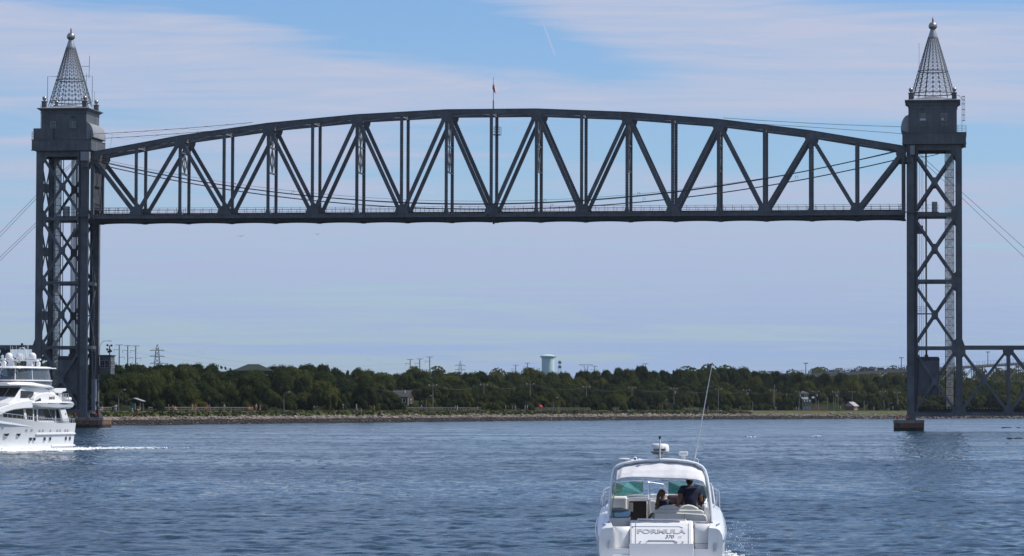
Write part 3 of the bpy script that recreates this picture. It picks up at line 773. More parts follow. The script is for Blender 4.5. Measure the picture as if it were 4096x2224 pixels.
shaft_m = bpy.data.materials.new('translucent_sheeting'); shaft_m.use_nodes = True; t = shaft_m.node_tree; t.nodes.clear()
g = N(t, 'ShaderNodeNewGeometry'); ms = N(t, 'ShaderNodeMapping'); ms.inputs['Scale'].default_value = (4, 4, .15); L(t, g.outputs['Position'], ms.inputs[0])
nz = N(t, 'ShaderNodeTexNoise', i_Scale=2.0, i_Detail=4.0); L(t, ms.outputs[0], nz.inputs[0])
c = mixc(t, ramp(t, nz.outputs[0], [(.3, 0.), (.7, 1.)]), (.45, .45, .42), (.85, .86, .84))
d1 = N(t, 'ShaderNodeBsdfDiffuse'); L(t, c, d1.inputs[0]); d2 = N(t, 'ShaderNodeBsdfTranslucent'); L(t, c, d2.inputs[0]); d3 = N(t, 'ShaderNodeBsdfTransparent')
mx = N(t, 'ShaderNodeMixShader', n_0=.6); L(t, d1.outputs[0], mx.inputs[1]); L(t, d2.outputs[0], mx.inputs[2])
mx2 = N(t, 'ShaderNodeMixShader', n_0=.5); L(t, mx.outputs[0], mx2.inputs[1]); L(t, d3.outputs[0], mx2.inputs[2])
o = N(t, 'ShaderNodeOutputMaterial'); L(t, mx2.outputs[0], o.inputs[0])
ball_m = mat('brushed_ball_metal', (.34, .32, .30), .33, .75, .15, 2.0)
redglow = bpy.data.materials.new('red_signal_lens'); redglow.use_nodes = True; p = redglow.node_tree.nodes['Principled BSDF']
p.inputs['Base Color'].default_value = (.6, .02, .01, 1); p.inputs['Emission Color'].default_value = (1, .05, .02, 1); p.inputs['Emission Strength'].default_value = .12
# pier stone: tide line wear by height
pier_m = bpy.data.materials.new('tidal_granite'); pier_m.use_nodes = True; t = pier_m.node_tree; p = t.nodes['Principled BSDF']; p.inputs['Roughness'].default_value = .8
g = N(t, 'ShaderNodeNewGeometry'); s_ = N(t, 'ShaderNodeSeparateXYZ'); L(t, g.outputs['Position'], s_.inputs[0])
ms = N(t, 'ShaderNodeMapping'); ms.inputs['Scale'].default_value = (1, 1, .3); L(t, g.outputs['Position'], ms.inputs[0])
nz = N(t, 'ShaderNodeTexNoise', i_Scale=1.2, i_Detail=6.0, i_Roughness=.65); L(t, ms.outputs[0], nz.inputs[0])
c = ramp(t, nz.outputs[0], [(.3, (.05, .035, .025)), (.5, (.15, .07, .035)), (.62, (.22, .12, .06)), (.75, (.30, .25, .19))])
zt = mathn(t, 'ADD', s_.outputs[2], mathn(t, 'MULTIPLY', nz.outputs[0], -1.0))
c = mixc(t, ramp(t, zt, [(.0, 1.0), (.25, 0.0)]), c, (.012, .011, .009)); L(t, c, p.inputs['Base Color'])
spire_m = mat('spire_steel', (.15, .155, .16), .5, .1, .15, 1.0)
TL, UL = tower('L'); TR, UR = tower('R')

# operator's cabin hung on the far side column of the left tower
cab = broot('operator_cabin', 1.6, 9.3, 12.4, 'small grey control cabin with windows hung on the right side of the left tower', 'cabin')
m = BM(cab); m.box(.4, 2.75, 8.2, 11.4, 12.3, 16.0); w_ = m.build('wall', steel, cab)
m = BM(cab); m.box(.25, 2.95, 8.05, 11.55, 16.0, 16.25); m.build('roof', darksteel, cab)
for u0, u1 in ((.65, 1.45), (1.6, 2.4)):
    m = BM(cab); m.box(u0, u1, 8.15, 8.18, 13.7, 15.0); q = m.build('window', glass_dark, cab)
    m = BM(cab)
    for a, b, z0, z1 in ((u0 - .06, u0, 13.64, 15.06), (u1, u1 + .06, 13.64, 15.06), (u0, u1, 13.64, 13.7), (u0, u1, 15.0, 15.06), (u0, u1, 14.1, 14.16), ((u0 + u1) / 2 - .02, (u0 + u1) / 2 + .02, 13.7, 15.0)): m.box(a, b, 8.12, 8.15, z0, z1)
    m.build('window_frame', white_frame, q)
m = BM(cab)
for v0 in (8.4, 9.5, 10.5): m.box(2.78, 2.8, v0, v0 + .75, 13.7, 15.0)
q = m.build('window', glass_dark, cab)
m = BM(cab)
for v0 in (8.4, 9.5, 10.5):
    for a, b, z0, z1 in ((v0 - .06, v0, 13.64, 15.06), (v0 + .75, v0 + .81, 13.64, 15.06), (v0, v0 + .75, 13.64, 13.7), (v0, v0 + .75, 15., 15.06), (v0, v0 + .75, 14.1, 14.16), (v0 + .35, v0 + .4, 13.7, 15)): m.box(2.78, 2.83, a, b, z0, z1)
m.build('window_frame', white_frame, q)
m = BM(cab); m.beam((-.6, 8.6, 10.2), (2.3, 8.6, 12.3), .2, .2); m.beam((-.6, 11, 10.2), (2.3, 11, 12.3), .2, .2); m.box(-.9, .4, 8.4, 8.8, 12.3, 12.7); m.box(-.9, .4, 10.8, 11.2, 12.3, 12.7); m.build('bracket', darksteel, cab)
fl = broot('floodlight_cluster', 2.4, 8.6, 16.25, 'cluster of dark floodlights on the corner of the control cabin roof', 'floodlights')
m = BM(fl); m.tube([(2.4, 8.6, 16.2), (2.4, 8.6, 18.2)], .13, 6); m.box(1.9, 2.9, 8.55, 8.65, 17.2, 17.28); m.box(2.0, 2.9, 8.55, 8.65, 18.1, 18.18); m.build('post', darksteel, fl)
for a, z in ((1.95, 17.4), (2.2, 16.9), (2.75, 17.0), (2.0, 18.25), (2.85, 18.2), (2.5, 17.3)):
    m = BM(fl); m.lathe([(.1, -.18), (.2, -.1), (.24, .15), (.22, .16)], (a, 8.45, z), 9, axis='Y'); m.build('lamp', darksteel, fl)
sl = broot('street_lamp', -.4, 8.9, 16.2, 'curved arm street lamp above the control cabin at the left tower', 'street lamp')
m = BM(sl); m.tube([(-.5, 8.7, 15.0), (-.45, 8.7, 16.8), (0, 8.7, 17.6), (.6, 8.7, 17.85), (1.3, 8.7, 17.85)], .05, 6); m.build('arm', alum, sl)
m = BM(sl); m.lathe([(.05, -.45), (.16, -.2), (.18, .2), (.05, .45)], (1.65, 8.7, 17.85), 10, sy=.5, axis='X'); m.build('lamp_head', alum, sl)
for o_ in (cab, fl): o_.location = o_.location + (bw(-.78, 0) - bw(0, 0)) + Vector((0, 0, -1.3))
# slim steel works on the inner side of the left tower (ladder frame and conduit)
m = BM(TL); 
for pts in ([(-.15, 1.5, 16.1), (.15, 1.5, 23), (.05, 1.5, 27), (-.35, 1.5, 33)], [(-.6, 2.6, 16.0), (.25, 2.6, 16.0), (.25, 2.6, 12.2)], [(-.55, 2.6, 15.7), (-.1, 2.6, 6.9)], [(.25, 2.6, 13.2), (-.1, 2.6, 6.9)]): m.tube(pts, .08, 6)
m.box(-.7, .3, 2.4, 2.9, 6.0, 6.7); m.box(-.7, .3, 2.4, 2.8, 15.6, 16.1)
m.build('hoist_frame', steel_l, TL)
m = BM(TL); m.box(-.4, .3, 2.0, 3.4, 3.6, 9.9); m.build('cable_duct', steel_l, TL)
m = BM(TL); m.box(-.2, .9, 3.0, 5.6, 2.1, 2.6); m.box(.1, .7, 3.4, 4.6, 2.6, 4.4); m.box(-.5, .9, 2.6, 5.8, 5.2, 5.35); m.box(0, .5, 3.2, 4.2, 4.5, 5.2); m.build('span_seat_machinery', darksteel, TL)

# ------------------------------------------------------------------ cables
def cable(name, pts, r, label, matl=cable_m, group='overhead cables of the bridge', n=5):
    o = empty(name, (0, 0, 0), 0, label, 'cable', group)
    m = MB(); m.tube([bw(*p) for p in pts], r, n); m.build('strand', matl, o); return o
def sag(u0, z0, u1, z1, zm, v, n=48):
    # parabola through both ends with the low point zm
    A = [];
    for i in range(n + 1):
        q = i / n; zl = z0 + (z1 - z0) * q; A.append((u0 + (u1 - u0) * q, v, zl - 4 * q * (1 - q) * ((z0 + z1) / 2 - zm)))
    return A
c1 = cable('overhead_cable', sag(-1.0, 54.9, SP - 1.2, 55.2, 45.15, -1.75), .115, 'thick black cable sagging in front of the lift span, upper of the two')
c2 = cable('overhead_cable', sag(-1.0, 54.4, SP + 1.0, 54.9, 44.75, 9.7), .115, 'thick black cable sagging behind the lift span, lower of the two')
for cc_, v, ends in ((c1, -1.75, (54.9, 55.2, 45.15)), (c2, 9.7, (54.4, 54.9, 44.75))):
    pts = sag(-1, ends[0], SP - 1.2, ends[1], ends[2], v, 96)
    for i in (18, 25, 37, 44, 55, 66, 75, 84):
        m = MB(); a = Vector(pts[i]); m.tube([bw(a.x, a.y, a.z), bw(a.x, a.y, a.z + .65), bw(a.x + .45, a.y, a.z + .65), bw(a.x + .45, a.y, a.z + .25)], .045, 4); m.build('spacer', cable_m, cc_)
cable('overhead_wire', sag(-.5, 55.4, SP, 55.7, 46.0, 3.2), .035, 'thin grey wire sagging across the lift span above the thick cables, nearer one', wire_m)
cable('overhead_wire', sag(-.5, 55.1, SP - 4, 55.2, 45.5, 6.5), .035, 'thin grey wire sagging across the lift span above the thick cables, farther one', wire_m)
for v, lab in ((-1.0, 'nearer'), (8.8, 'farther')):
    zc0 = 59.9 + (0 if v < 0 else -.1)
    o = cable('span_end_cable', sag(-.2, zc0, 33.5, 62.0, 60.75, v, 12), .05, lab + ' wire with hanging loops from the left tower house to the top chord', cable_m)
    for i in range(7):
        u0 = 3 + i * 4.2; z_ = lambda u: zc0 + (62.0 - zc0) * (u + .2) / 33.7 - 4 * ((u + .2) / 33.7) * (1 - (u + .2) / 33.7) * .2
        m = MB(); m.tube([bw(u0 + 4.2 * q, v, z_(u0 + 4.2 * q) - 4 * q * (1 - q) * .45) for q in np.linspace(0, 1, 7)], .018, 4); m.build('festoon_loop', cable_m, o)
        m = MB(); p_ = bw(u0, v, z_(u0)); m.ico(p_, .13, 1); m.build('hanger', darksteel, o)
    cable('span_end_cable', sag(SP + .3, 60.0 - (0 if v < 0 else .6), 129, 62.1, 60.85, v, 12), .045, lab + ' bare wire from the right tower house to the top chord', cable_m)
cable('guy_cable', [(-5.9, 8, 55.3), (-14.0, 8, 48.1), (-21.7, 8, 40.3), (-42, 8, 20)], .04, 'upper pair of thin guy wires descending left of the left tower, top wire', wire_m, 'guy wires beside the towers')
cable('guy_cable', [(-5.9, 8, 54.8), (-14.0, 8, 47.4), (-21.7, 8, 39.5), (-42, 8, 19)], .04, 'upper pair of thin guy wires descending left of the left tower, lower wire', wire_m, 'guy wires beside the towers')
cable('guy_cable', [(-11.4, -.8, 42.0), (-19.1, -.8, 34.8), (-40, -1, 15.2)], .04, 'lower pair of thin guy wires descending left of the left tower, top wire', wire_m, 'guy wires beside the towers')
cable('guy_cable', [(-11.4, -.8, 41.4), (-19.1, -.8, 34.1), (-40, -1, 14.4)], .04, 'lower pair of thin guy wires descending left of the left tower, lower wire', wire_m, 'guy wires beside the towers')
cable('guy_cable', [(SP + 2.8, -.6, 55.0), (SP + 11.2, -.6, 47.3), (SP + 23.6, -.8, 36.0), (SP + 44, -1, 18)], .045, 'thin guy wire descending right of the right tower, upper one', wire_m, 'guy wires beside the towers')
cable('guy_cable', [(SP + 2.8, -.6, 54.2), (SP + 11.2, -.6, 46.2), (SP + 23.6, -.8, 34.2), (SP + 44, -1, 16)], .045, 'thin guy wire descending right of the right tower, lower one', wire_m, 'guy wires beside the towers')
cable('hanging_line', [(4.4, -1.2, 59.9), (3.6, -1.2, 55), (3.2, -1.2, 52), (2.3, -1.2, 49.5), (1.2, -1, 47.6), (.3, 0, 47.2)], .025, 'thin slack line hanging from the end cable beside the left tower', wire_m)
for i, (v, z, lab) in enumerate(((1.0, 55.6, 'upper'), (5.0, 54.9, 'lower'))):
    cable('power_feed', sag(SP + .5, 55.2 - i * .4, SP + 9.5, 56.2, 54.9 - i * .3, v, 10), .07, lab + ' black feed cable drooping under the right tower house', cable_m)
# ================================================================== LAND
SH = [(-330, 120), (-215, 380), (-150, 560), (-108, 680), (-90, 750), (-66, 838), (-25, 956), (25, 1098), (89, 1241), (162, 1348), (231, 1440), (330, 1560), (620, 1830), (1150, 2250)]
def smooth_line(pts, step=4.0):
    P_ = [Vector((x, y, 0)) for x, y in pts]; out = []
    for i in range(len(P_) - 1):
        p0 = P_[max(i - 1, 0)]; p1 = P_[i]; p2 = P_[i + 1]; p3 = P_[min(i + 2, len(P_) - 1)]
        n = max(2, int((p2 - p1).length / step))
        for k in range(n):
            q = k / n
            out.append(.5 * ((2 * p1) + (p2 - p0) * q + (2 * p0 - 5 * p1 + 4 * p2 - p3) * q * q + (3 * p1 - p0 - 3 * p2 + p3) * q ** 3))
    out.append(P_[-1]); return out
shore = smooth_line(SH)
SHA = np.array([(p.x, p.y) for p in shore])
TAN = np.gradient(SHA, axis=0); TAN /= np.linalg.norm(TAN, axis=1)[:, None]
NRM = np.stack([-TAN[:, 1], TAN[:, 0]], 1)           # inland
for _ in range(3): NRM[1:-1] = (NRM[:-2] + NRM[1:-1] + NRM[2:]) / 3
PROF = [(-12, -4), (-1.2, -.5), (0, 0), (3.0, 1.25), (4.4, 1.7), (6.5, 2.35), (10, 3.0), (16, 3.2), (28, 3.5), (42, 4.6), (60, 6.4), (84, 8.4), (115, 9.6), (190, 10.5), (400, 12), (900, 13), (1500, 14)]
PD = np.array([p[0] for p in PROF], float); PZ = np.array([p[1] for p in PROF], float)
def gz(d): return float(np.interp(d, PD, PZ))
def bank(px, d):
    """ground point d metres inland from the waterline that lies in the direction of photograph column px"""
    q = SHA + NRM * d; pxs = 2048 + FPX * q[:, 0] / q[:, 1]
    ok = (q[:, 1] > 200)
    i = np.where(ok & (SHA[:, 1] > 400))[0]
    j = i[np.argmin(abs(pxs[i] - px))]
    for b in (j - 1, j + 1):
        if 0 <= b < len(q) and (pxs[j] - px) * (pxs[b] - px) < 0:
            f = (px - pxs[j]) / (pxs[b] - pxs[j]); r = q[j] + (q[b] - q[j]) * f; return Vector((r[0], r[1], gz(d)))
    return Vector((q[j][0], q[j][1], gz(d)))
def dist_in(x, y):
    dd = np.hypot(SHA[:, 0] - x, SHA[:, 1] - y); j = int(np.argmin(dd)); return float(np.dot((x - SHA[j, 0], y - SHA[j, 1]), NRM[j]))
def strip(name, ds, m_, jit=0.0, z_add=0.0, i0=0, i1=None, kind='structure', step=1):
    idx = list(range(i0, (i1 or len(SHA)), step)); m = MB()
    for d in ds:
        for i in idx:
            z = gz(d) + z_add + (random.uniform(-jit, jit) if 0 < d < 900 else 0)
            m.v.append((SHA[i, 0] + NRM[i, 0] * d, SHA[i, 1] + NRM[i, 1] * d, z))
    n = len(idx)
    for a in range(len(ds) - 1):
        for k in range(n - 1): b = a * n + k; m.f.append((b, b + 1, b + n + 1, b + n))
    return tag(m.build(name, m_, smooth=40, fix=False), kind=kind)
grass_m = mat('bank_grass', (.070, .080, .030), .95, 0, .45, .35, bump=.8, bscale=3.0, spec=.05)
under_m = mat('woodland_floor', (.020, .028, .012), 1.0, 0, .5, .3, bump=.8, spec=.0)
path_m = mat('service_path', (.085, .085, .06), .95, 0, .15, .5, spec=.05)
silt_m = mat('silt', (.05, .045, .04), .9, 0, .2, .1)
strip('riprap_bank', [-12, -1.2, 0, 3.0, 4.6], mat('dark_rubble', (.05, .045, .04), .9, 0, .4, 1.0), .1)
strip('grass_verge', [4.6, 5.4, 6.5, 8.5, 10, 11.9], grass_m, .06)
strip('service_path', [11.9, 13.2, 14.8, 16], path_m, 0)
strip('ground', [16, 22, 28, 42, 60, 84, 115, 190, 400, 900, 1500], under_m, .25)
# sea bed under everything to the horizon
m = MB(); m.add([(-3400, -600, -5), (3400, -600, -5), (3400, 3600, -5), (-3400, 3600, -5)], [(0, 1, 2, 3)]); tag(m.build('sea_bed', silt_m), kind='structure')
# right bank, just outside the frame
RB = [(60, 150), (69, 350), (79.2, 488), (102, 640), (121, 760), (180, 1080), (275, 1520), (420, 1780), (900, 2250)]
rb = smooth_line(RB, 5); RA = np.array([(p.x, p.y) for p in rb]); RT = np.gradient(RA, axis=0); RT /= np.linalg.norm(RT, axis=1)[:, None]; RN = np.stack([RT[:, 1], -RT[:, 0]], 1)
m = MB(); rds = [-10, 0, 5, 9, 20, 120, 900]; n = len(RA)
for d in rds:
    for i in range(n): m.v.append((RA[i, 0] + RN[i, 0] * d, RA[i, 1] + RN[i, 1] * d, float(np.interp(d, [-10, 0, 5, 9, 20, 120, 900], [-4, -.1, 2.2, 2.8, 3.2, 6, 9]))))
for a in range(len(rds) - 1):
    for k in range(n - 1): b = a * n + k; m.f.append((b, b + 1, b + n + 1, b + n))
tag(m.build('right_bank', grass_m, smooth=40), kind='structure')

# riprap stones
stone_m = bpy.data.materials.new('riprap_granite'); stone_m.use_nodes = True; t = stone_m.node_tree; p = t.nodes['Principled BSDF']; p.inputs['Roughness'].default_value = .85
g = N(t, 'ShaderNodeNewGeometry'); s_ = N(t, 'ShaderNodeSeparateXYZ'); L(t, g.outputs['Position'], s_.inputs[0])
wn = N(t, 'ShaderNodeTexVoronoi', i_Scale=.9); L(t, g.outputs['Position'], wn.inputs[0])
s2 = N(t, 'ShaderNodeSeparateColor'); L(t, wn.outputs['Color'], s2.inputs[0])
c = ramp(t, s2.outputs[0], [(0, (.08, .065, .055)), (.35, (.20, .15, .125)), (.6, (.15, .145, .14)), (.8, (.30, .22, .175)), (1, (.10, .10, .10))])
nz = N(t, 'ShaderNodeTexNoise', i_Scale=.5, i_Detail=3.0); L(t, g.outputs['Position'], nz.inputs[0])
zt = mathn(t, 'ADD', s_.outputs[2], mathn(t, 'MULTIPLY', nz.outputs[0], -.5))
c = mixc(t, ramp(t, zt, [(.92, 1.0), (1.10, 0.0)]), c, (.016, .014, .011)); L(t, c, p.inputs['Base Color'])
stones = MB(); singles = []
for i in range(len(SHA) - 1):
    if SHA[i, 1] < 640 or SHA[i, 1] > 1700: continue
    near = SHA[i, 1] < 1000; cnt = 60 if near else (40 if SHA[i, 1] < 1300 else 16)
    for k in range(cnt):
        f = random.random(); d = random.uniform(-.6, 4.5) if random.random() < .97 else random.uniform(4.5, 5.6)
        r = random.choice((.2, .25, .3, .36, .42)) * (1 if near else 1.25)
        if d > 3 and random.random() < .05: r *= 1.7
        q = SHA[i] * (1 - f) + SHA[i + 1] * f + NRM[i] * d
        a = (Vector((q[0], q[1], gz(d) + r * .25)), r, random.uniform(0, PI), (random.uniform(.8, 1.5), random.uniform(.7, 1.1), random.uniform(.5, .85)))
        pxx = 2048 + FPX * q[0] / q[1]
        if near and 430 < pxx < 1150 and r >= .42 and len(singles) < 280: singles.append(a)
        else: stones.ico(a[0], r, 1, .22, a[3], a[2])
for px in (3990, 4020, 4050, 4075, 4090, 4110, 4130):
    pass
tag(stones.build('riprap_stones', stone_m), kind='stuff')
sm = []
for k in range(8):
    m = MB(); m.ico((0, 0, 0), 1, 1, .22, (1, 1, 1)); sm.append(m.mesh('boulder', stone_m))
bk = empty('boulder_row', (-75, 800, 0)); tag(bk, kind='structure')
for k, (loc, r, rz, sq) in enumerate(singles): inst('boulder', sm[k % 8], bk, loc - bk.location, rz, (r * sq[0], r * sq[1], r * sq[2]))
st2 = MB()
for i in range(len(RA) - 1):
    if not 380 < RA[i, 1] < 1200: continue
    for k in range(26):
        f = random.random(); d = random.uniform(-1.6, 5); r = random.uniform(.3, .8); q = RA[i] * (1 - f) + RA[i + 1] * f + RN[i] * d
        st2.ico((q[0], q[1], max(-.1, d * .42)), r, 1, .22, (1.2, 1, .6), random.uniform(0, 3))
for (x, y) in ((73.2, 489), (74.4, 488), (111.0, 748), (112.6, 752), (114.2, 750), (113, 756)):
    st2.ico((x, y, .05), random.uniform(.35, .7), 1, .2, (1.6, 1, .5), .3)
tag(st2.build('right_bank_stones', stone_m), kind='stuff')

# tufts of long grass on the verge (uncountable)
gr = MB()
for i in range(len(SHA) - 1):
    if not 640 < SHA[i, 1] < 1250: continue
    for k in range(26):
        f = random.random(); d = random.uniform(4.3, 9.0) + (random.random() < .2) * 2; q = SHA[i] * (1 - f) + SHA[i + 1] * f + NRM[i] * d
        z = gz(d); h_ = random.uniform(.25, .7) * (1 if d < 9 else .4); w = random.uniform(.3, .7); a = random.uniform(0, PI); ca, sa = math.cos(a) * w, math.sin(a) * w
        gr.add([(q[0] - ca, q[1] - sa, z - .1), (q[0] + ca, q[1] + sa, z - .1), (q[0] + ca * .6, q[1] + sa * .6, z + h_), (q[0] - ca * .7, q[1] - sa * .7, z + h_ * .8)], [(0, 1, 2, 3)])
tag(gr.build('verge_grass', mat('long_grass', (.080, .090, .032), .95, 0, .5, .25, spec=.05), fix=False), kind='stuff')

# ------------------------------------------------------------------ water
def build_water():
    ys = [-80., -30., 0., 25., 45.]
    inv0, inv1 = 1 / 60., 1 / 1500.
    NRW = 1250
    ys += list(1 / np.linspace(inv0, inv1, NRW)); ys += [1800., 2300., 3300.]
    ys = np.array(ys)
    core = np.linspace(-.185, .185, 840)
    side = np.concatenate([[-1.0, -.9, -.75, -.55, -.38, -.3, -.25, -.21], core, [.21, .25, .3, .38, .55, .75, .9, 1.0]])
    Yg, Sg = np.meshgrid(ys, side, indexing='ij'); Xg = Sg * (np.abs(Yg) + 12.0)
    # slight jitter of the rows so that the lattice never lines up with the waves
    Yg = Yg + rng.uniform(-.2, .2, Yg.shape) * np.gradient(ys)[:, None] * .6
    Z = np.zeros_like(Xg); main = math.radians(78)
    lam = np.exp(np.linspace(math.log(.55), math.log(11.0), 64))
    row = np.abs(np.gradient(ys))[:, None]
    for l in lam:
        th = main + rng.normal(0, .55); k = 2 * PI / l; amp = l * (.0022 if l > 6 else .0030 if l > 3 else .0042 if l > 1.6 else .0075)
        ph = rng.uniform(0, 2 * PI); wob = .8 * np.sin(Xg * .021 * rng.uniform(.5, 1.5) + Yg * .013 + ph)
        arg = k * (Xg * math.cos(th) + Yg * math.sin(th)) + ph + wob
        env = .55 + .55 * np.sin(Xg * .045 * rng.uniform(.4, 1.6) + Yg * .03 * rng.uniform(.4, 1.6) + rng.uniform(0, 6))
        s = np.sin(arg)
        Z += amp * env * (s + .22 * np.cos(2 * arg)) * np.clip(2.6 * l / (row * abs(math.sin(th)) + .35 * l + 1e-6), 0, 1)
    # calmer and rougher patches
    pat = (np.sin(Xg * .031 + 1.3 + .8 * np.sin(Yg * .011)) * np.sin(Yg * .019 + .7 * np.sin(Xg * .017)) + np.sin(Xg * .011 - Yg * .027 + 2.0)) * .5
    Z *= 1 + .30 * pat
    fade = np.clip((Yg - 48) / 20, 0, 1) * np.clip((1900 - Yg) / 600, 0, 1) * (np.abs(Sg) < .2)
    Z *= fade
    nr, nc = Xg.shape
    me = bpy.data.meshes.new('canal_water'); me.vertices.add(nr * nc)
    me.vertices.foreach_set('co', np.stack([Xg, Yg, Z], -1).astype(np.float32).ravel())
    a = (np.arange(nr - 1)[:, None] * nc + np.arange(nc - 1)[None, :]).ravel()
    q = np.stack([a, a + 1, a + nc + 1, a + nc], 1).astype(np.int32)
    me.loops.add(q.size); me.loops.foreach_set('vertex_index', q.ravel())
    me.polygons.add(len(q)); me.polygons.foreach_set('loop_start', np.arange(0, q.size, 4, dtype=np.int32)); me.polygons.foreach_set('loop_total', np.full(len(q), 4, np.int32))
    me.polygons.foreach_set('use_smooth', np.ones(len(q), bool)); me.update()
    wm = bpy.data.materials.new('sea_water'); wm.use_nodes = True; t = wm.node_tree; p = t.nodes['Principled BSDF']
    g = N(t, 'ShaderNodeNewGeometry')
    p.inputs['IOR'].default_value = 1.333
    # large patches of ruffled and smoother water
    m1 = N(t, 'ShaderNodeMapping'); m1.inputs['Scale'].default_value = (.012, .030, 1); L(t, g.outputs['Position'], m1.inputs[0])
    big = N(t, 'ShaderNodeTexNoise', i_Scale=1.0, i_Detail=4.0, i_Distortion=.8); L(t, m1.outputs[0], big.inputs[0])
    pf = ramp(t, big.outputs[0], [(.36, 0.), (.64, 1.)])
    L(t, mixc(t, pf, (.010, .042, .068), (.006, .026, .042)), p.inputs['Base Color'])
    rr = N(t, 'ShaderNodeMapRange'); L(t, pf, rr.inputs[0]); rr.inputs[3].default_value = .08; rr.inputs[4].default_value = .20; L(t, rr.outputs[0], p.inputs['Roughness'])
    m2 = N(t, 'ShaderNodeMapping'); m2.inputs['Scale'].default_value = (.55, 1.0, 1); m2.inputs['Rotation'].default_value = (0, 0, .18); L(t, g.outputs['Position'], m2.inputs[0])
    # wave slopes straight from noise fields: they stay true however far away the water is seen
    w1 = N(t, 'ShaderNodeTexNoise', i_Scale=2.1, i_Detail=5.0, i_Roughness=.70, i_Distortion=.2); L(t, m2.outputs[0], w1.inputs[0])
    w2 = N(t, 'ShaderNodeTexNoise', i_Scale=.55, i_Detail=2.0, i_Roughness=.5, i_Distortion=.4); L(t, m2.outputs[0], w2.inputs[0])
    def vm(op, a_, b_):
        n = t.nodes.new('ShaderNodeVectorMath'); n.operation = op
        for i, v in enumerate((a_, b_)):
            if v is None: continue
            if isinstance(v, tuple): n.inputs[i].default_value = v
            elif isinstance(v, float): n.inputs[i].default_value = (v, v, v)
            else: t.links.new(v, n.inputs[i])
        return n
    s1 = vm('MULTIPLY', vm('SUBTRACT', w1.outputs['Color'], (.5, .5, .5)).outputs[0], (.80, 1.35, 0))
    s2_ = vm('MULTIPLY', vm('SUBTRACT', w2.outputs['Color'], (.5, .5, .5)).outputs[0], (.45, .75, 0))
    sm_ = vm('ADD', s1.outputs[0], s2_.outputs[0])
    st_ = N(t, 'ShaderNodeMapRange'); L(t, pf, st_.inputs[0]); st_.inputs[3].default_value = .55; st_.inputs[4].default_value = 1.25
    sc_ = t.nodes.new('ShaderNodeVectorMath'); sc_.operation = 'SCALE'; L(t, sm_.outputs[0], sc_.inputs[0]); L(t, st_.outputs[0], sc_.inputs['Scale'])
    nn_ = vm('NORMALIZE', vm('ADD', g.outputs['Normal'], sc_.outputs[0]).outputs[0], None)
    L(t, nn_.outputs[0], p.inputs['Normal'])
    me.materials.append(wm)
    o = bpy.data.objects.new('canal_water', me); C.objects.link(o); tag(o, kind='structure')
build_water()

# ================================================================== TREES
def leaf_mat(name, lo, hi, rough=.6):
    m = bpy.data.materials.new(name); m.use_nodes = True; t = m.node_tree; t.nodes.clear()
    oi = N(t, 'ShaderNodeObjectInfo'); g = N(t, 'ShaderNodeNewGeometry')
    nz = N(t, 'ShaderNodeTexNoise', i_Scale=.55, i_Detail=3.0); L(t, g.outputs['Position'], nz.inputs[0])
    f = mathn(t, 'ADD', mathn(t, 'MULTIPLY', oi.outputs['Random'], .95), mathn(t, 'MULTIPLY', g.outputs['Random Per Island'], .25))
    f = mathn(t, 'ADD', f, mathn(t, 'MULTIPLY', mathn(t, 'SUBTRACT', nz.outputs[0], .5), .9), clamp=True)
    c = ramp(t, f, [(0, lo), (.45, tuple((a + b) / 2 for a, b in zip(lo, hi))), (.8, hi), (1, (hi[0] * 1.35, hi[1] * 1.15, hi[2] * .9))])
    d = N(t, 'ShaderNodeBsdfDiffuse'); L(t, c, d.inputs[0]); tr = N(t, 'ShaderNodeBsdfTranslucent'); L(t, c, tr.inputs[0])
    gl = N(t, 'ShaderNodeBsdfGlossy', i_Roughness=.55); gl.inputs[0].default_value = (.5, .5, .5, 1)
    a = N(t, 'ShaderNodeMixShader', n_0=.38); L(t, d.outputs[0], a.inputs[1]); L(t, tr.outputs[0], a.inputs[2])
    b = N(t, 'ShaderNodeMixShader', n_0=.0); L(t, a.outputs[0], b.inputs[1]); L(t, gl.outputs[0], b.inputs[2])
    o = N(t, 'ShaderNodeOutputMaterial'); L(t, b.outputs[0], o.inputs[0]); return m
leafA = leaf_mat('oak_leaves', (.015, .026, .010), (.044, .060, .021))
leafB = leaf_mat('locust_leaves', (.020, .033, .011), (.060, .074, .023))
leafC = leaf_mat('pine_needles', (.010, .024, .012), (.026, .045, .020))
bark = mat('bark', (.075, .06, .048), .9, 0, .3, 2.0)
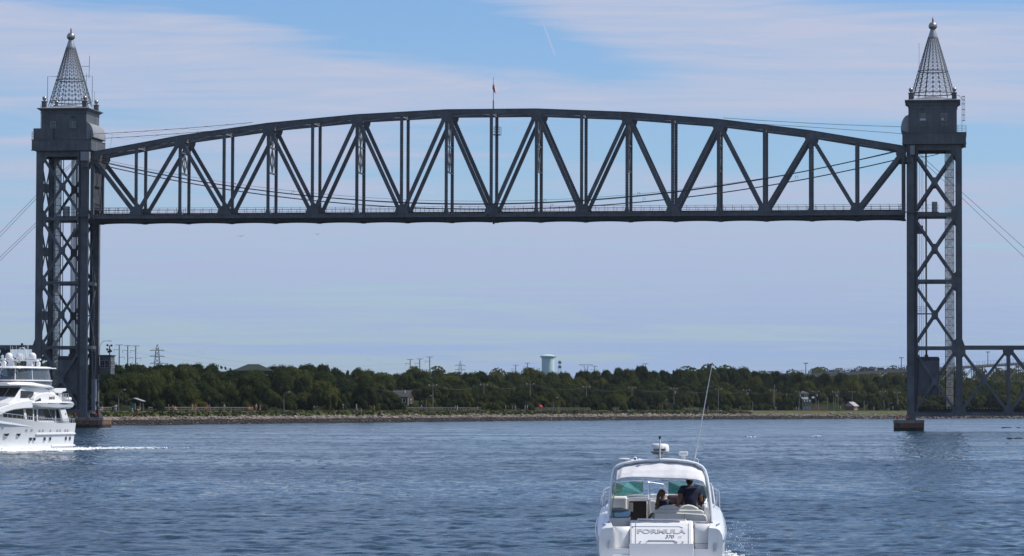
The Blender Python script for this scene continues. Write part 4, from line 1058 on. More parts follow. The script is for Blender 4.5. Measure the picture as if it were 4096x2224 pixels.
def crown(kind, seed, lm):
    rs = random.Random(seed); m = MB(); lobes = []
    if kind == 'round':
        for k in range(rs.randint(30, 38)):
            a = rs.uniform(0, 2 * PI); zz = rs.random() ** .75; rad = math.sqrt(max(0, 1 - (zz * .97) ** 2)) * rs.uniform(.45, .84)
            lobes.append((rad * math.cos(a), rad * math.sin(a), .08 + zz * .72, rs.uniform(.18, .30)))
        lobes.append((0, 0, .35, .5)); lobes.append((.2, .1, .45, .42))
        for k in range(5): lobes.append((rs.uniform(-.3, .3), rs.uniform(-.3, .3), rs.uniform(.62, .8), rs.uniform(.2, .3)))
    elif kind == 'spread':
        for k in range(rs.randint(28, 36)):
            a = rs.uniform(0, 2 * PI); zz = rs.random(); rad = rs.uniform(.3, .88) * (1 - .30 * zz)
            lobes.append((rad * math.cos(a), rad * math.sin(a), .06 + zz * .52, rs.uniform(.16, .27)))
        lobes.append((0, 0, .3, .45))
        for k in range(7): lobes.append((rs.uniform(-.35, .35), rs.uniform(-.35, .35), rs.uniform(.50, .62), rs.uniform(.24, .34)))
    elif kind == 'tall':
        for k in range(rs.randint(16, 20)):
            a = rs.uniform(0, 2 * PI); zz = rs.random(); rad = rs.uniform(.1, .6) * (1.05 - zz)
            lobes.append((rad * math.cos(a), rad * math.sin(a), .05 + zz * .95, rs.uniform(.2, .36) * (1.1 - .5 * zz)))
    elif kind == 'pine':
        for k in range(26):
            zz = (k + rs.random()) / 26; a = rs.uniform(0, 2 * PI); rad = (1 - zz) * rs.uniform(.2, .62)
            lobes.append((rad * math.cos(a), rad * math.sin(a), zz * 1.15, (.10 + .2 * (1 - zz))))
    else:
        for k in range(12):
            a = rs.uniform(0, 2 * PI); rad = rs.uniform(.1, .7); lobes.append((rad * math.cos(a), rad * math.sin(a), rs.uniform(.0, .42), rs.uniform(.25, .42)))
    tot = sum(l[3] ** 2 for l in lobes); NQ = 5600 if kind != 'bush' else 1500
    for (x, y, z, r) in lobes:
        m.ico((x, y, z), r * .80, 2, .10, (1, 1, .88))
        cnt = int(NQ * r * r / tot)
        for q in range(cnt):
            u = rs.uniform(-.55, 1); a = rs.uniform(0, 2 * PI); rr = math.sqrt(1 - u * u); n = Vector((rr * math.cos(a), rr * math.sin(a), u))
            rad = r * rs.uniform(.74, 1.12) * (1.0 if rs.random() < .9 else 1.2)
            c_ = Vector((x, y, z)) + Vector((n.x * rad, n.y * rad, n.z * rad * .88))
            nn = (n + Vector((rs.gauss(0, .5), rs.gauss(0, .5), rs.gauss(0, .5)))).normalized(); a1 = nn.orthogonal().normalized(); a2 = nn.cross(a1)
            s = rs.uniform(.020, .044) * (1.5 if kind == 'bush' else 1); k = rs.uniform(0, PI); a3 = a1 * math.cos(k) + a2 * math.sin(k); a4 = nn.cross(a3)
            m.add([c_ - a3 * s, c_ - a4 * s * .8, c_ + a3 * s, c_ + a4 * s * .8], [(0, 1, 2, 3)])
    return m.mesh('crown', lm, fix=False)
def trunk(seed):
    rs = random.Random(seed); m = MB(); h = 1.0
    pts = [(0, 0, -.15)]; x = y = 0
    for k in range(1, 6): x += rs.gauss(0, .02); y += rs.gauss(0, .02); pts.append((x, y, k / 5 * .95))
    m.tube(pts, [.045, .038, .033, .028, .02, .008], 7)
    for k in range(6):
        a = rs.uniform(0, 2 * PI); z0 = rs.uniform(.35, .7); L_ = rs.uniform(.25, .4)
        m.tube([(0, 0, z0), (math.cos(a) * L_ * .5, math.sin(a) * L_ * .5, z0 + .12), (math.cos(a) * L_, math.sin(a) * L_, z0 + .3)], [.02, .012, .004], 5)
    return m.mesh('trunk', bark)
CR = {'round': [crown('round', s, leafA) for s in (1, 2, 3, 4, 5)] , 'spread': [crown('spread', s, leafB) for s in (11, 12, 13)],
      'tall': [crown('tall', s, leafA) for s in (21, 22)], 'pine': [crown('pine', s, leafC) for s in (31, 32)], 'bush': [crown('bush', s, leafB) for s in (41, 42, 43)]}
TK = [trunk(s) for s in (5, 6, 7)]
def add_tree(kind, loc, H, Rr, label, group, name='tree'):
    o = empty(name, loc, random.uniform(0, 6.28), label, 'shrub' if kind == 'bush' else 'tree', group)
    cz = {'round': .04, 'spread': .10, 'tall': .05, 'pine': .08, 'bush': -.02}[kind]
    ch = H * (1 - cz)
    top = {'round': 1.1, 'spread': .85, 'tall': 1.25, 'pine': 1.25, 'bush': .75}[kind]
    ch = min(ch, Rr * {'round': 2.0, 'spread': 1.75, 'tall': 2.8, 'pine': 4, 'bush': 9}[kind])
    inst('crown', random.choice(CR[kind]), o, (0, 0, H - ch if kind != 'bush' else H * cz), 0, (Rr, Rr, ch / top))
    inst('trunk', random.choice(TK), o, (0, 0, 0), 0, (H * .55, H * .55, H * .8) if kind != 'bush' else (H * .4, H * .4, H * .6))
    return o
ZONES = [(300, 'beside the left tower'), (520, 'above the picnic shelter'), (700, 'under the lattice pylon'), (930, 'left of the big hidden roof'), (1120, 'right of the big hidden roof'),
         (1330, 'on the rounded left hilltop'), (1560, 'left of the shingled house'), (1690, 'around the shingled house'), (1880, 'below the small lattice pylon'), (2140, 'left of the teal water tower'),
         (2260, 'below the teal water tower'), (2420, 'right of the teal water tower'), (2620, 'behind the white boat radar'), (2820, 'left of the tall boat antenna'), (3000, 'right of the tall boat antenna'),
         (3180, 'left of the hip roofed cottage'), (3330, 'behind the fenced substation'), (3480, 'behind the brick pump house'), (3640, 'left of the right tower'), (3850, 'seen through the right tower'), (4300, 'seen through the right approach span')]
def zone(px):
    z = None
    for lim, nme in ZONES:
        if px < lim: return z or nme
        z = nme
    return z
# outline of the wood against the sky in the photograph, and rows of crowns that build it up
SKYL = [(100, 1465), (360, 1462), (470, 1448), (540, 1452), (640, 1462), (700, 1455), (760, 1452), (860, 1455), (905, 1470), (960, 1457), (1060, 1470), (1120, 1450), (1200, 1452), (1290, 1460), (1345, 1475),
        (1385, 1482), (1450, 1474), (1530, 1486), (1600, 1483), (1690, 1476), (1760, 1486), (1900, 1484), (2050, 1486), (2150, 1480), (2250, 1480), (2330, 1484), (2430, 1478), (2480, 1468), (2560, 1466), (2700, 1472),
        (2780, 1476), (2830, 1470), (2900, 1470), (2960, 1468), (3060, 1480), (3120, 1486), (3240, 1482), (3330, 1488), (3450, 1498), (3560, 1502), (3650, 1500), (3760, 1500), (3850, 1505), (3950, 1525), (4200, 1530)]
def skyline(px): return float(np.interp(px, [a for a, _ in SKYL], [b for _, b in SKYL]))
ROWS = [(28, 17, 4.2, 6.6, 'front'), (41, 15, 5.8, 8.2, 'second'), (58, 15, 6.6, 9.0, 'third'), (80, 15, 7.2, 9.2, 'middle'), (112, 16, 0, 0, 'top')]
ntree = 0; LBL = []
for ri, (d0, sp_, h0_, h1_, rn) in enumerate(ROWS):
    px = 200 + ri * 23
    while px < 4180:
        d = d0 + random.uniform(-4, 4); q = bank(px, d); Y = q.y
        s = FPX / Y
        skip = (ri == 0 and (1560 < px < 1700 or 3205 < px < 3450 or 480 < px < 590 or random.random() < .18)) or (ri == 1 and (1575 < px < 1665 or 3190 < px < 3420)) or (ri == 2 and (1590 < px < 1650 or 3195 < px < 3235))
        if rn == 'top':
            kind = random.choice(['round', 'round', 'spread', 'round', 'round', 'tall', 'round'])
            topz = CAM_H + (hor(px) - skyline(px) + (9 if px < 1400 else 4) + random.uniform(-7, 6)) / FPX * Y; H = max(7, topz - q.z)
        else:
            kind = random.choice({'front': ['round', 'spread', 'round', 'round'], 'second': ['spread', 'round', 'spread', 'round'], 'third': ['round', 'spread', 'round'], 'middle': ['round', 'round', 'spread']}[rn])
            H = random.uniform(h0_, h1_)
            # left part of the wood stands closer and taller
            lim = CAM_H + (hor(px) - skyline(px) - 8) / FPX * Y - q.z; H = min(H * (1.12 if px < 1350 else 1.0), lim)
        Rr = {'round': 5.2, 'spread': 6.0, 'tall': 3.2, 'pine': 2.2}[kind] * random.uniform(.72, 1.25) * (.72 if ri == 0 else 1)
        step = Rr * 2 * s * (.60 if ri < 4 else .50)
        if not skip and ntree < 296:
            tone = {'round': 'dark rounded oak', 'spread': 'olive green spreading tree', 'tall': 'tall narrow crowned tree', 'pine': 'dark pointed pine'}[kind]
            zn = zone(px)
            LBL.append((px, tone, '%s row, %s' % (rn, zn), add_tree(kind, q, H, Rr, None, 'trees of the far wood'))); ntree += 1
        px += max(22, step * random.uniform(.85, 1.15))
print('TREES', ntree)
nb = 0; px = 430
while px < 3640:
    d = random.uniform(18, 25); q = bank(px, d); s = FPX / q.y
    H = random.uniform(1.8, 3.8); Rr = H * random.uniform(.7, 1.0)
    ok = not (470 < px < 600 or 1050 < px < 1100 or 3200 < px < 3450 or 1560 < px < 1600) and random.random() < .82
    if 1640 < px < 2140: H *= 1.3; Rr *= 1.3; ok = True
    if ok and nb < 110:
        zn = zone(px); LBL.append((px, 'low green bush', 'edge of the grass ' + zn, add_tree('bush', q, H, Rr, None, 'bushes at the edge of the grass', 'shrub'))); nb += 1
    px += Rr * 2 * s * random.uniform(.7, 1.3)
for px, H, Rr in ((600, 8.5, 4.4), (1285, 7.4, 3.2), (1460, 9.6, 4.6), (2345, 5.2, 2.4), (2370, 6.6, 3.0), (2455, 6.6, 2.7), (2540, 6, 3.4), (3150, 6, 3), (3440 + 60, 6.2, 3.2)):
    q = bank(px, 14.0 + random.uniform(4, 6)); LBL.append((px, 'dark lone tree', 'on the grass ' + zone(px), add_tree('round', q, H, Rr, None, 'lone trees on the grass')))
ORD = ['leftmost', 'second', 'third', 'fourth', 'fifth', 'sixth', 'seventh', 'eighth', 'ninth', 'tenth', 'eleventh', 'twelfth', 'thirteenth', 'fourteenth']
from collections import defaultdict
by = defaultdict(list)
for r_ in LBL: by[(r_[1], r_[2])].append(r_)
for (tn, pl), rs_ in by.items():
    rs_.sort(key=lambda r_: r_[0])
    for i, r_ in enumerate(rs_):
        pre = '' if len(rs_) == 1 else ('leftmost ' if i == 0 else 'rightmost ' if i == len(rs_) - 1 else ORD[i] + ' from left ')
        r_[3]['label'] = pre + tn + ', ' + pl

# far wooded hills behind the road bridge: one mass
def forest(name, pts, Ybase, dens, lm, seed):
    rs = random.Random(seed); m = MB()
    for (x0, x1, y, h0, h1) in pts:
        n = int((x1 - x0) / dens)
        for i in range(n):
            x = x0 + (i + rs.random()) * dens; yy = y + rs.uniform(-15, 15); h = h0 + (h1 - h0) * (i / n) + rs.uniform(-2.5, 2.0)
            r = rs.uniform(4.5, 7.5)
            m.ico((x, yy, h - r * .8), r * .8, 1, .15, (1, 1, .9))
            for q in range(150 if name != 'wood_interior' else 90):
                u = rs.uniform(-.4, 1); a = rs.uniform(0, 2 * PI); rr = math.sqrt(1 - u * u); c_ = Vector((x + rr * math.cos(a) * r, yy + rr * math.sin(a) * r, h - r * .8 + u * r * .9))
                s = rs.uniform(.35, .8); v1 = Vector((rs.gauss(0, 1), rs.gauss(0, 1), rs.gauss(0, 1))).normalized() * s; v2 = v1.orthogonal().normalized() * s
                m.add([c_ - v1, c_ - v2, c_ + v1, c_ + v2], [(0, 1, 2, 3)])
    return tag(m.build(name, lm, fix=False), kind='stuff')
def hrow(px0, px1, Y, py0, py1): 
    a = W(px0, py0, Y); b = W(px1, py1, Y); return (a.x, b.x, Y, a.z, b.z)
hl = mat('hillside', (.03, .045, .02), .95, 0, .3, .02)
for nme, Y, ln in (('hills', 2350, [(2900, 1500), (3150, 1497), (3260, 1484), (3400, 1484), (3560, 1492), (3700, 1505), (3900, 1508), (4300, 1500)]),):
    m = MB(); n = len(ln)
    for px, py in ln: w_ = W(px, py + 14, Y); m.v.append((w_.x, Y, w_.z))
    for px, py in ln: w_ = W(px, py + 14, Y); m.v.append((w_.x, Y - 420, 2.0))
    for px, py in ln: w_ = W(px, py + 14, Y); m.v.append((w_.x, Y + 500, w_.z))
    for k in range(n - 1): m.f += [(k, k + 1, n + k + 1, n + k), (k, k + 1, 2 * n + k + 1, 2 * n + k)]
    tag(m.build(nme, hl), kind='structure')
rows = []
for f in range(9):
    Y = 2350 - f * 42; dz = f * 5.5
    for (a, pa), (b, pb) in zip([(2900, 1492), (3150, 1484), (3250, 1470), (3400, 1468), (3560, 1474), (3700, 1482), (3900, 1484)], [(3150, 1484), (3250, 1470), (3400, 1468), (3560, 1474), (3700, 1482), (3900, 1484), (4250, 1476)]):
        rows.append(hrow(a, b, Y, pa + dz, pb + dz))
forest('distant_forest', rows, 2350, 9.5, leafA, 3)
forest('distant_treeline', [hrow(1330, 1420, 1900, 1480, 1478), hrow(1750, 2150, 2000, 1483, 1486), hrow(2700, 2990, 1700, 1470, 1478), hrow(-60, 240, 1050, 1452, 1462), hrow(-60, 300, 1000, 1490, 1490), hrow(-60, 300, 960, 1520, 1520), hrow(-60, 300, 920, 1550, 1550)], 0, 7.5, leafA, 9)

rows = []
for px in range(150, 4150, 90):
    for d, dz in ((140, 36), (165, 42), (150, 54)):
        a = bank(px, d); rows.append(hrow(px - 30, px + 70, a.y, skyline(px) + dz, skyline(px + 60) + dz))
forest('wood_interior', rows, 0, 6.0, leafA, 21)

# ================================================================== FAR THINGS
teal = mat('pale_teal_paint', (.50, .66, .64), .45, 0, .05, .3, streak=.1)
Y = 1900; wt = W(2193, 1418, Y); s = FPX / Y; g0 = 9
wtw = empty('water_tower', (wt.x, Y, g0), 0, 'pale teal cylindrical water tower rising above the wood', 'water tower')
def WM(o): m = MB(); m.off = o.location.copy(); return m
m = WM(wtw); m.lathe([(3.62, g0), (3.62, wt.z - 2.4)], (wt.x, Y, 0), 40); m.build('tank', teal, wtw, smooth=40)
m = WM(wtw); m.lathe([(3.62, wt.z - 2.4), (3.8, wt.z - 1.9), (4.15, wt.z - 1.4), (4.2, wt.z - .75), (4.1, wt.z - .7), (2.2, wt.z - .15), (.3, wt.z), (.25, wt.z + .5), (.02, wt.z + .55)], (wt.x, Y, 0), 40); m.build('roof', teal, wtw, smooth=40)
for k in range(20):
    a = 2 * PI * k / 20; m = WM(wtw); m.box(wt.x + 4.22 * math.cos(a) - .28, wt.x + 4.22 * math.cos(a) + .28, Y + 4.22 * math.sin(a) - .12, Y + 4.22 * math.sin(a) + .12, wt.z - 1.75, wt.z - 1.15); m.build('antenna_panel', teal, wtw)
a_ = W(2240, 1443, 1850); rt = empty('microwave_tower', (a_.x, 1850, g0), 0, 'lattice mast with two grey dish drums right of the teal water tower', 'mast')
m = WM(rt)
for x, y in ((-.8, -.8), (.8, -.8), (.8, .8), (-.8, .8)): m.tube([(a_.x + x, 1850 + y, g0), (a_.x + x, 1850 + y, a_.z - 3)], .07, 5)
for z in np.arange(g0, a_.z - 4, 1.5):
    m.beam((a_.x - .8, 1849.2, z), (a_.x + .8, 1849.2, z + 1.5), .08, .08); m.beam((a_.x + .8, 1850.8, z), (a_.x - .8, 1850.8, z + 1.5), .08, .08)
m.build('mast', wire_m, rt)
for dz in (.9, 3.3): m = WM(rt); m.lathe([(.3, -.9), (.95, -.7), (1.0, 0), (.95, .6), (.3, .8)], (a_.x, 1849, a_.z - dz), 16, axis='Y'); m.build('dish_drum', alum, rt, smooth=40)
pole_m = mat('galvanised_pole', (.20, .20, .20), .6, .2, .1)
def crosspole(px, py, Y, label, group, arms=(1.2, 4.2, 7.4)):
    p_ = W(px, py, Y); o = empty('transmission_pole', (p_.x, Y, g0), 0, label, 'transmission pole', group); m = WM(o)
    m.tube([(p_.x, Y, g0), (p_.x, Y, p_.z)], [.30, .2], 7); m.build('pole', pole_m, o)
    m = WM(o); m.box(p_.x - 1.5, p_.x + 1.5, Y - .1, Y + .1, p_.z - .2, p_.z); 
    m.build('crossarm', pole_m, o)
    for i, dz in enumerate(arms):
        s_ = 1 if i % 2 else -1; m = WM(o); m.beam((p_.x, Y, p_.z - dz - 1), (p_.x + s_ * 2.2, Y, p_.z - dz - .7), .16, .16); m.tube([(p_.x + s_ * 2.1, Y, p_.z - dz - .8), (p_.x + s_ * 2.1, Y, p_.z - dz - 2.0)], .07, 4); m.build('crossarm', pole_m, o)
G = 'steel power poles above the wood'
for px, py, Y, lb in ((478, 1379, 1350, 'leftmost of the three power poles left of the lattice pylon'), (512, 1382, 1350, 'middle one of the three power poles left of the lattice pylon'), (544, 1383, 1350, 'power pole nearest to the left of the large lattice pylon'),
                      (1642, 1437, 1500, 'leftmost of the three power poles above the shingled house'), (1680, 1435, 1500, 'middle of the three power poles above the shingled house'), (1720, 1427, 1500, 'tallest right one of the three power poles above the shingled house'),
                      (2064, 1460, 1700, 'short power pole left of the water tower, left one of two'), (2111, 1452, 1700, 'power pole just left of the teal water tower'), (2380, 1464, 1800, 'short power pole right of the wide H shaped pylon'), (2582, 1454, 1700, 'pole top showing above the dark oaks right of center')):
    crosspole(px, py, Y, lb, G)
def pylon(px, py, Y, label, hw=2.6):
    p_ = W(px, py, Y); o = empty('lattice_pylon', (p_.x, Y, g0), 0, label, 'pylon', 'lattice pylons'); m = WM(o); H = p_.z - g0
    prof = [(hw * 1.6, 0), (hw * .62, H * .55), (hw * .36, H * .8), (hw * .3, H * .9), (.08, H)]
    w_ = lambda z: float(np.interp(z, [b for _, b in prof], [a for a, _ in prof]))
    zs = list(np.linspace(0, H, 15))
    for sx in (-1, 1):
        for sy in (-1, 1): m.tube([(p_.x + sx * w_(z), Y + sy * w_(z), g0 + z) for z in zs], .11, 4)
    for a, b in zip(zs, zs[1:]):
        for sy in (-1, 1):
            m.beam((p_.x - w_(a), Y + sy * w_(a), g0 + a), (p_.x + w_(b), Y + sy * w_(b), g0 + b), .1, .1); m.beam((p_.x + w_(a), Y + sy * w_(a), g0 + a), (p_.x - w_(b), Y + sy * w_(b), g0 + b), .1, .1)
    m.build('mast', pole_m, o)
    for f in (.62, .76, .88):
        m = WM(o); z = g0 + H * f; L_ = hw * 1.5; m.beam((p_.x - L_, Y, z), (p_.x + L_, Y, z), .2, .2); m.beam((p_.x - L_, Y, z), (p_.x, Y, z + .9), .1, .1); m.beam((p_.x + L_, Y, z), (p_.x, Y, z + .9), .1, .1)
        m.build('crossarm', pole_m, o)
pylon(630, 1378, 1350, 'tall lattice steel pylon above the wood right of three poles', 2.0)
pylon(1842, 1444, 1800, 'small lattice steel pylon above the middle of the wood', 1.9)
p_ = W(2345, 1459, 1850); o = empty('lattice_pylon', (p_.x, 1850, g0), 0, 'wide armed H shaped pylon right of the water tower', 'pylon', 'lattice pylons'); m = WM(o)
for x in (-.9, .9): m.tube([(p_.x + x * 1.6, 1850, g0), (p_.x + x, 1850, p_.z)], .12, 5)
for z in np.arange(g0, p_.z - 2, 2.2): m.beam((p_.x - 1.3, 1850, z), (p_.x + 1.3, 1850, z + 2.2), .09, .09); m.beam((p_.x + 1.3, 1850, z), (p_.x - 1.3, 1850, z + 2.2), .09, .09)
m.build('mast', pole_m, o); m = WM(o); m.beam((p_.x - 4, 1850, p_.z), (p_.x + 4, 1850, p_.z), .2, .2); m.beam((p_.x - 4, 1850, p_.z), (p_.x - .9, 1850, p_.z - 1), .12, .12); m.beam((p_.x + 4, 1850, p_.z), (p_.x + .9, 1850, p_.z - 1), .12, .12); m.build('crossarm', pole_m, o)
o = empty('transmission_lines', (0, 0, 0), 0, 'faint far power lines strung between the pylons above the wood', 'power lines')
m = MB()
for (pa, ya, Ya), (pb, yb, Yb) in ((((478, 1395, 1350)), ((630, 1402, 1350))), ((630, 1402, 1350), (1642, 1452, 1500)), ((1720, 1440, 1500), (1842, 1462, 1800)), ((1842, 1462, 1800), (2111, 1470, 1700)), ((544, 1412, 1350), (1642, 1472, 1500))):
    a = W(pa, ya, Ya); b = W(pb, yb, Yb); m.tube([a.lerp(b, q) - Vector((0, 0, 4 * q * (1 - q) * 3.5)) for q in np.linspace(0, 1, 14)], .022, 3)
m.build('wire', wire_m, o)

# wooden utility poles and their wires along the bank
wood_m = mat('weathered_pole_wood', (.20, .18, .155), .85, 0, .2, 2.0)
ins_m = mat('porcelain', (.75, .75, .72), .3)
poles = [(1733, 1534), (1937, 1532), (2122, 1530), (2347, 1541), (2529, 1545), (2697, 1548), (2874, 1551), (2986, 1555), (3094, 1556), (3197, 1562), (3264, 1561), (3343, 1563), (3409, 1562), (3532, 1561), (3590, 1565)]
tops = []
for i, (px, py) in enumerate(poles):
    q = bank(px, 27.5 if px > 1800 else 17); tp = W(px, py, q.y)
    o = empty('utility_pole', q, 0, 'weathered utility pole, %s from the left in the roadside row' % ['first', 'second', 'third', 'fourth', 'fifth', 'sixth', 'seventh', 'eighth', 'ninth', 'tenth', 'eleventh', 'twelfth', 'thirteenth', 'fourteenth', 'fifteenth'][i], 'utility pole', 'utility poles along the bank road')
    m = WM(o); m.tube([(q.x, q.y, q.z), (q.x, q.y, tp.z)], [.15, .10], 7); m.build('pole', wood_m, o)
    m = WM(o); m.box(q.x - 1.2, q.x + 1.2, q.y - .05, q.y + .05, tp.z - .72, tp.z - .63); m.build('crossarm', wood_m, o)
    for s_ in (-1, 1): m = WM(o); m.lathe([(.08, tp.z - .6), (.12, tp.z - .45), (.05, tp.z - .3)], (q.x + s_ * 1.15, q.y, 0), 7); m.build('insulator', ins_m, o)
    if px in (2986, 2697, 3343, 3197, 3264):
        m = WM(o); m.lathe([(.28, tp.z - 2.5), (.3, tp.z - 1.5)], (q.x + .45, q.y, 0), 10); m.build('transformer', alum, o)
    tops.append(Vector((q.x, q.y, tp.z)))
o = empty('power_line', (0, 0, 0), 0, 'sagging wires strung along the row of utility poles on the bank', 'power lines')
left0 = W(1480, 1545, tops[0].y - 60)
for dx in (-1.15, 0, 1.15):
    m = MB()
    for a, b in zip([left0] + tops[:-1], tops):
        m.tube([a.lerp(b, q) + Vector((dx, 0, -.3 - 4 * q * (1 - q) * 1.7)) for q in np.linspace(0, 1, 9)], .013, 3)
    m.build('wire', mat('bright_wire', (.16, .16, .16), .5), o)
for i, (px, py, b_) in enumerate([(3311, 1588, 1650), (3335, 1590, 1652), (3353, 1580, 1648), (3457, 1602, 1630), (3536, 1598, 1650), (3593, 1597, 1650), (3274, 1600, 1650), (3011, 1606, 1642), (3147, 1572, 1585), (3099, 1538, 1558)]):
    q = bank(px, 19); tp = W(px, py, q.y); o = empty('wooden_post', q, 0, 'bare grey post %s' % ['left of the three leaning poles by the pump house', 'middle of the close pole group by the pump house', 'tallest of the pole group left of the pump house', 'behind the right end of the pump house', 'right of the pump house near the lawn', 'closest to the right tower on the lawn', 'standing inside the substation yard', 'in front of the dark pines right of the antenna', 'beside the hip roofed cottage', 'rising white above the ninth utility pole'][i], 'post')
    m = WM(o); m.tube([(q.x, q.y, q.z), (q.x, q.y, tp.z)], .12, 6); m.build('post', wood_m, o)
# street lamps
for px, py, lb in ((477, 1559, 'beside the picnic shelter'), (1138, 1568, 'at the left under the tallest oaks'), (1707, 1583, 'just left of the first utility pole'), (2214, 1590, 'below the teal water tower'), (2651, 1600, 'beside the dark notice board'), (3553, 1611, 'on the lawn left of the right tower')):
    q = bank(px, 10.5); tp = W(px, py, q.y); o = empty('street_lamp', q, 0, 'grey path lamp with a bent arm ' + lb, 'street lamp', 'path lamps on the bank')
    z = tp.z; m = WM(o); m.tube([(q.x, q.y, q.z), (q.x, q.y, z - .9)], [.11, .07], 7); m.tube([(q.x, q.y, z - 1.4), (q.x + .2, q.y, z - .7), (q.x + .8, q.y, z - .1), (q.x + 1.1, q.y, z)], .05, 5); m.build('pole', pole_m, o)
    m = WM(o); m.lathe([(.02, -.35), (.14, -.1), (.16, .2), (.03, .35)], (q.x + 1.35, q.y, z), 8, axis='X'); m.build('lamp_head', alum, o)
# post and rail fences
fence_m = mat('bleached_fence_wood', (.22, .205, .185), .85, 0, .15, 2.0)
for a, b, d, lb in ((398, 455, 17, 'at the left tower foot'), (596, 1010, 17, 'behind the walkers left of the wood'), (1630, 1925, 17, 'below the shingled house'), (2144, 2362, 16.5, 'below the teal water tower'), (2452, 2475, 17, 'short piece between dark trees'), (2742, 2795, 17, 'short piece left of the antenna')):
    A_ = bank(a, d); o = empty('rail_fence', A_, 0, 'bleached post and rail fence ' + lb, 'fence', 'wooden fences along the path')
    n = max(2, int((bank(b, d) - A_).length / 2.6)); ps = [bank(a + (b - a) * i / n, d) for i in range(n + 1)]
    pm_ = MB(); pm_.box(-.09, .09, -.09, .09, 0, 1.0); pm_ = pm_.mesh('post', fence_m)
    for p1 in ps: inst('post', pm_, o, p1 - A_)
    for p1, p2 in zip(ps, ps[1:]):
        m = WM(o)
        m.beam(p1 + Vector((0, 0, .85)), p2 + Vector((0, 0, .85)), .13, .1, (0, 0, 1)); m.beam(p1 + Vector((0, 0, .42)), p2 + Vector((0, 0, .42)), .07, .06, (0, 0, 1)); m.build('rail', fence_m, o)
# buildings
roof_g = mat('grey_shingle_roof', (.075, .072, .075), .9, 0, .2, 3.0, spec=.05)
shingle = mat('cedar_shingle_wall', (.070, .060, .052), .9, 0, .25, 3.0, spec=.05)
brick = mat('red_brick', (.20, .085, .055), .85, 0, .2, 4.0)
whitep = mat('white_paint', (.75, .75, .73), .5)
greenr = mat('dark_green_roof', (.030, .040, .036), .8, 0, .1, spec=.1)
def house(name, c0, w, dpt, hw, hr, rz, label, wallm, roofm, hip=False, gable_m=None):
    o = empty(name, c0, rz, label, 'house' if name == 'house' else name.replace('_', ' '))
    m = MB(); m.box(-w / 2, w / 2, -dpt / 2, dpt / 2, -.5, hw); wl = m.build('wall', wallm, o); m = MB(); e = .35
    z = hw
    if hip:
        i_ = w / 2 - dpt / 2 if w > dpt else .05; j = .05
        m.add([(-w / 2 - e, -dpt / 2 - e, z), (w / 2 + e, -dpt / 2 - e, z), (w / 2 + e, dpt / 2 + e, z), (-w / 2 - e, dpt / 2 + e, z), (-i_, 0, z + hr), (i_, 0, z + hr)], [(0, 1, 5, 4), (1, 2, 5), (2, 3, 4, 5), (3, 0, 4), (0, 3, 2, 1)])
    else:
        m.prism([(-dpt / 2 - e, z - .15), (0, z + hr), (dpt / 2 + e, z - .15), (dpt / 2 + e, z), (0, z + hr + .18), (-dpt / 2 - e, z)], lambda a, b, h: (h, a, b), -w / 2 - e, w / 2 + e)
        mg = MB(); mg.prism([(-dpt / 2, z), (dpt / 2, z), (0, z + hr - .05)], lambda a, b, h: (h, a, b), -w / 2, w / 2); mg.build('gable', gable_m or wallm, o)
    m.build('roof', roofm, o)
    return o
def hwin(o, x, y, z, w, h, face, door=False):
    m = MB(); e = .03
    if face == 'F': m.box(x - w / 2, x + w / 2, y - e, y, z, z + h)
    else: m.box(y, y + e, x - w / 2, x + w / 2, z, z + h)
    q = m.build('door' if door else 'window', glass_dark if not door else whitep, o); m = MB()
    for a, b, c0, c1 in ((x - w / 2 - .1, x - w / 2, z - .1, z + h + .1), (x + w / 2, x + w / 2 + .1, z - .1, z + h + .1), (x - w / 2, x + w / 2, z - .1, z), (x - w / 2, x + w / 2, z + h, z + h + .1)):
        if face == 'F': m.box(a, b, y - e - .04, y, c0, c1)
        else: m.box(y, y + e + .04, a, b, c0, c1)
    m.build('frame', whitep, q)
q = bank(1612, 48); q.z = W(1612, 1563, q.y).z - 7.2; o = house('house', Vector((q.x, q.y, q.z - .2)), 5.8, 5.2, 5.4, 2.0, -.35, 'grey shingled two storey house with white trimmed windows among the trees', shingle, roof_g)
for x, z, w, h, f in ((-1.2, 3.6, .9, 1.2, 'F'), (1.6, 3.6, .9, 1.2, 'F'), (.3, 2.9, 1.2, 2.1, 'F'), (0, 3.4, 1.0, 1.2, 'S')): hwin(o, x, -2.6 if f == 'F' else 2.9, z, w, h, f)
m = MB(); m.box(2.85, 2.98, -2.68, -2.55, 0, 5.4); m.build('corner_board', whitep, o); m = MB(); m.box(1.2, 1.4, -1.2, -1.0, 6.2, 7.6); m.build('vent_pipe', whitep, o)
a_ = W(1015, 1459, 1080); o = house('large_building', Vector((a_.x, 1080, 9)), 12.5, 9, a_.z - 9 - 2.0, 2.2, 0, 'broad dark green hipped roof showing above the treetops', shingle, greenr, hip=True)
for x in (-4.5, -1.5, 1.5, 4.5): hwin(o, x, -4.5, 4, 1.0, 1.4, 'F')
q = bank(3214, 62); zt_ = W(3214, 1563, q.y).z; o = house('cottage', Vector((q.x, q.y, q.z)), 3.6, 3.6, zt_ - q.z - 1.2, 1.2, .3, 'small cottage with a grey pyramid roof and white porch rail in the wood', shingle, roof_g, hip=True)
m = MB(); m.box(-2.0, 1.2, -2.4, -2.3, zt_ - q.z - 3.6, zt_ - q.z - 2.7); m.build('porch_rail', whitep, o); hwin(o, .4, -1.8, zt_ - q.z - 2.6, .9, 1.0, 'F')
m = MB(); m.box(3.4, 4.4, -1.5, -.6, zt_ - q.z - 3.2, zt_ - q.z - 2.4); m.build('bay', whitep, o)
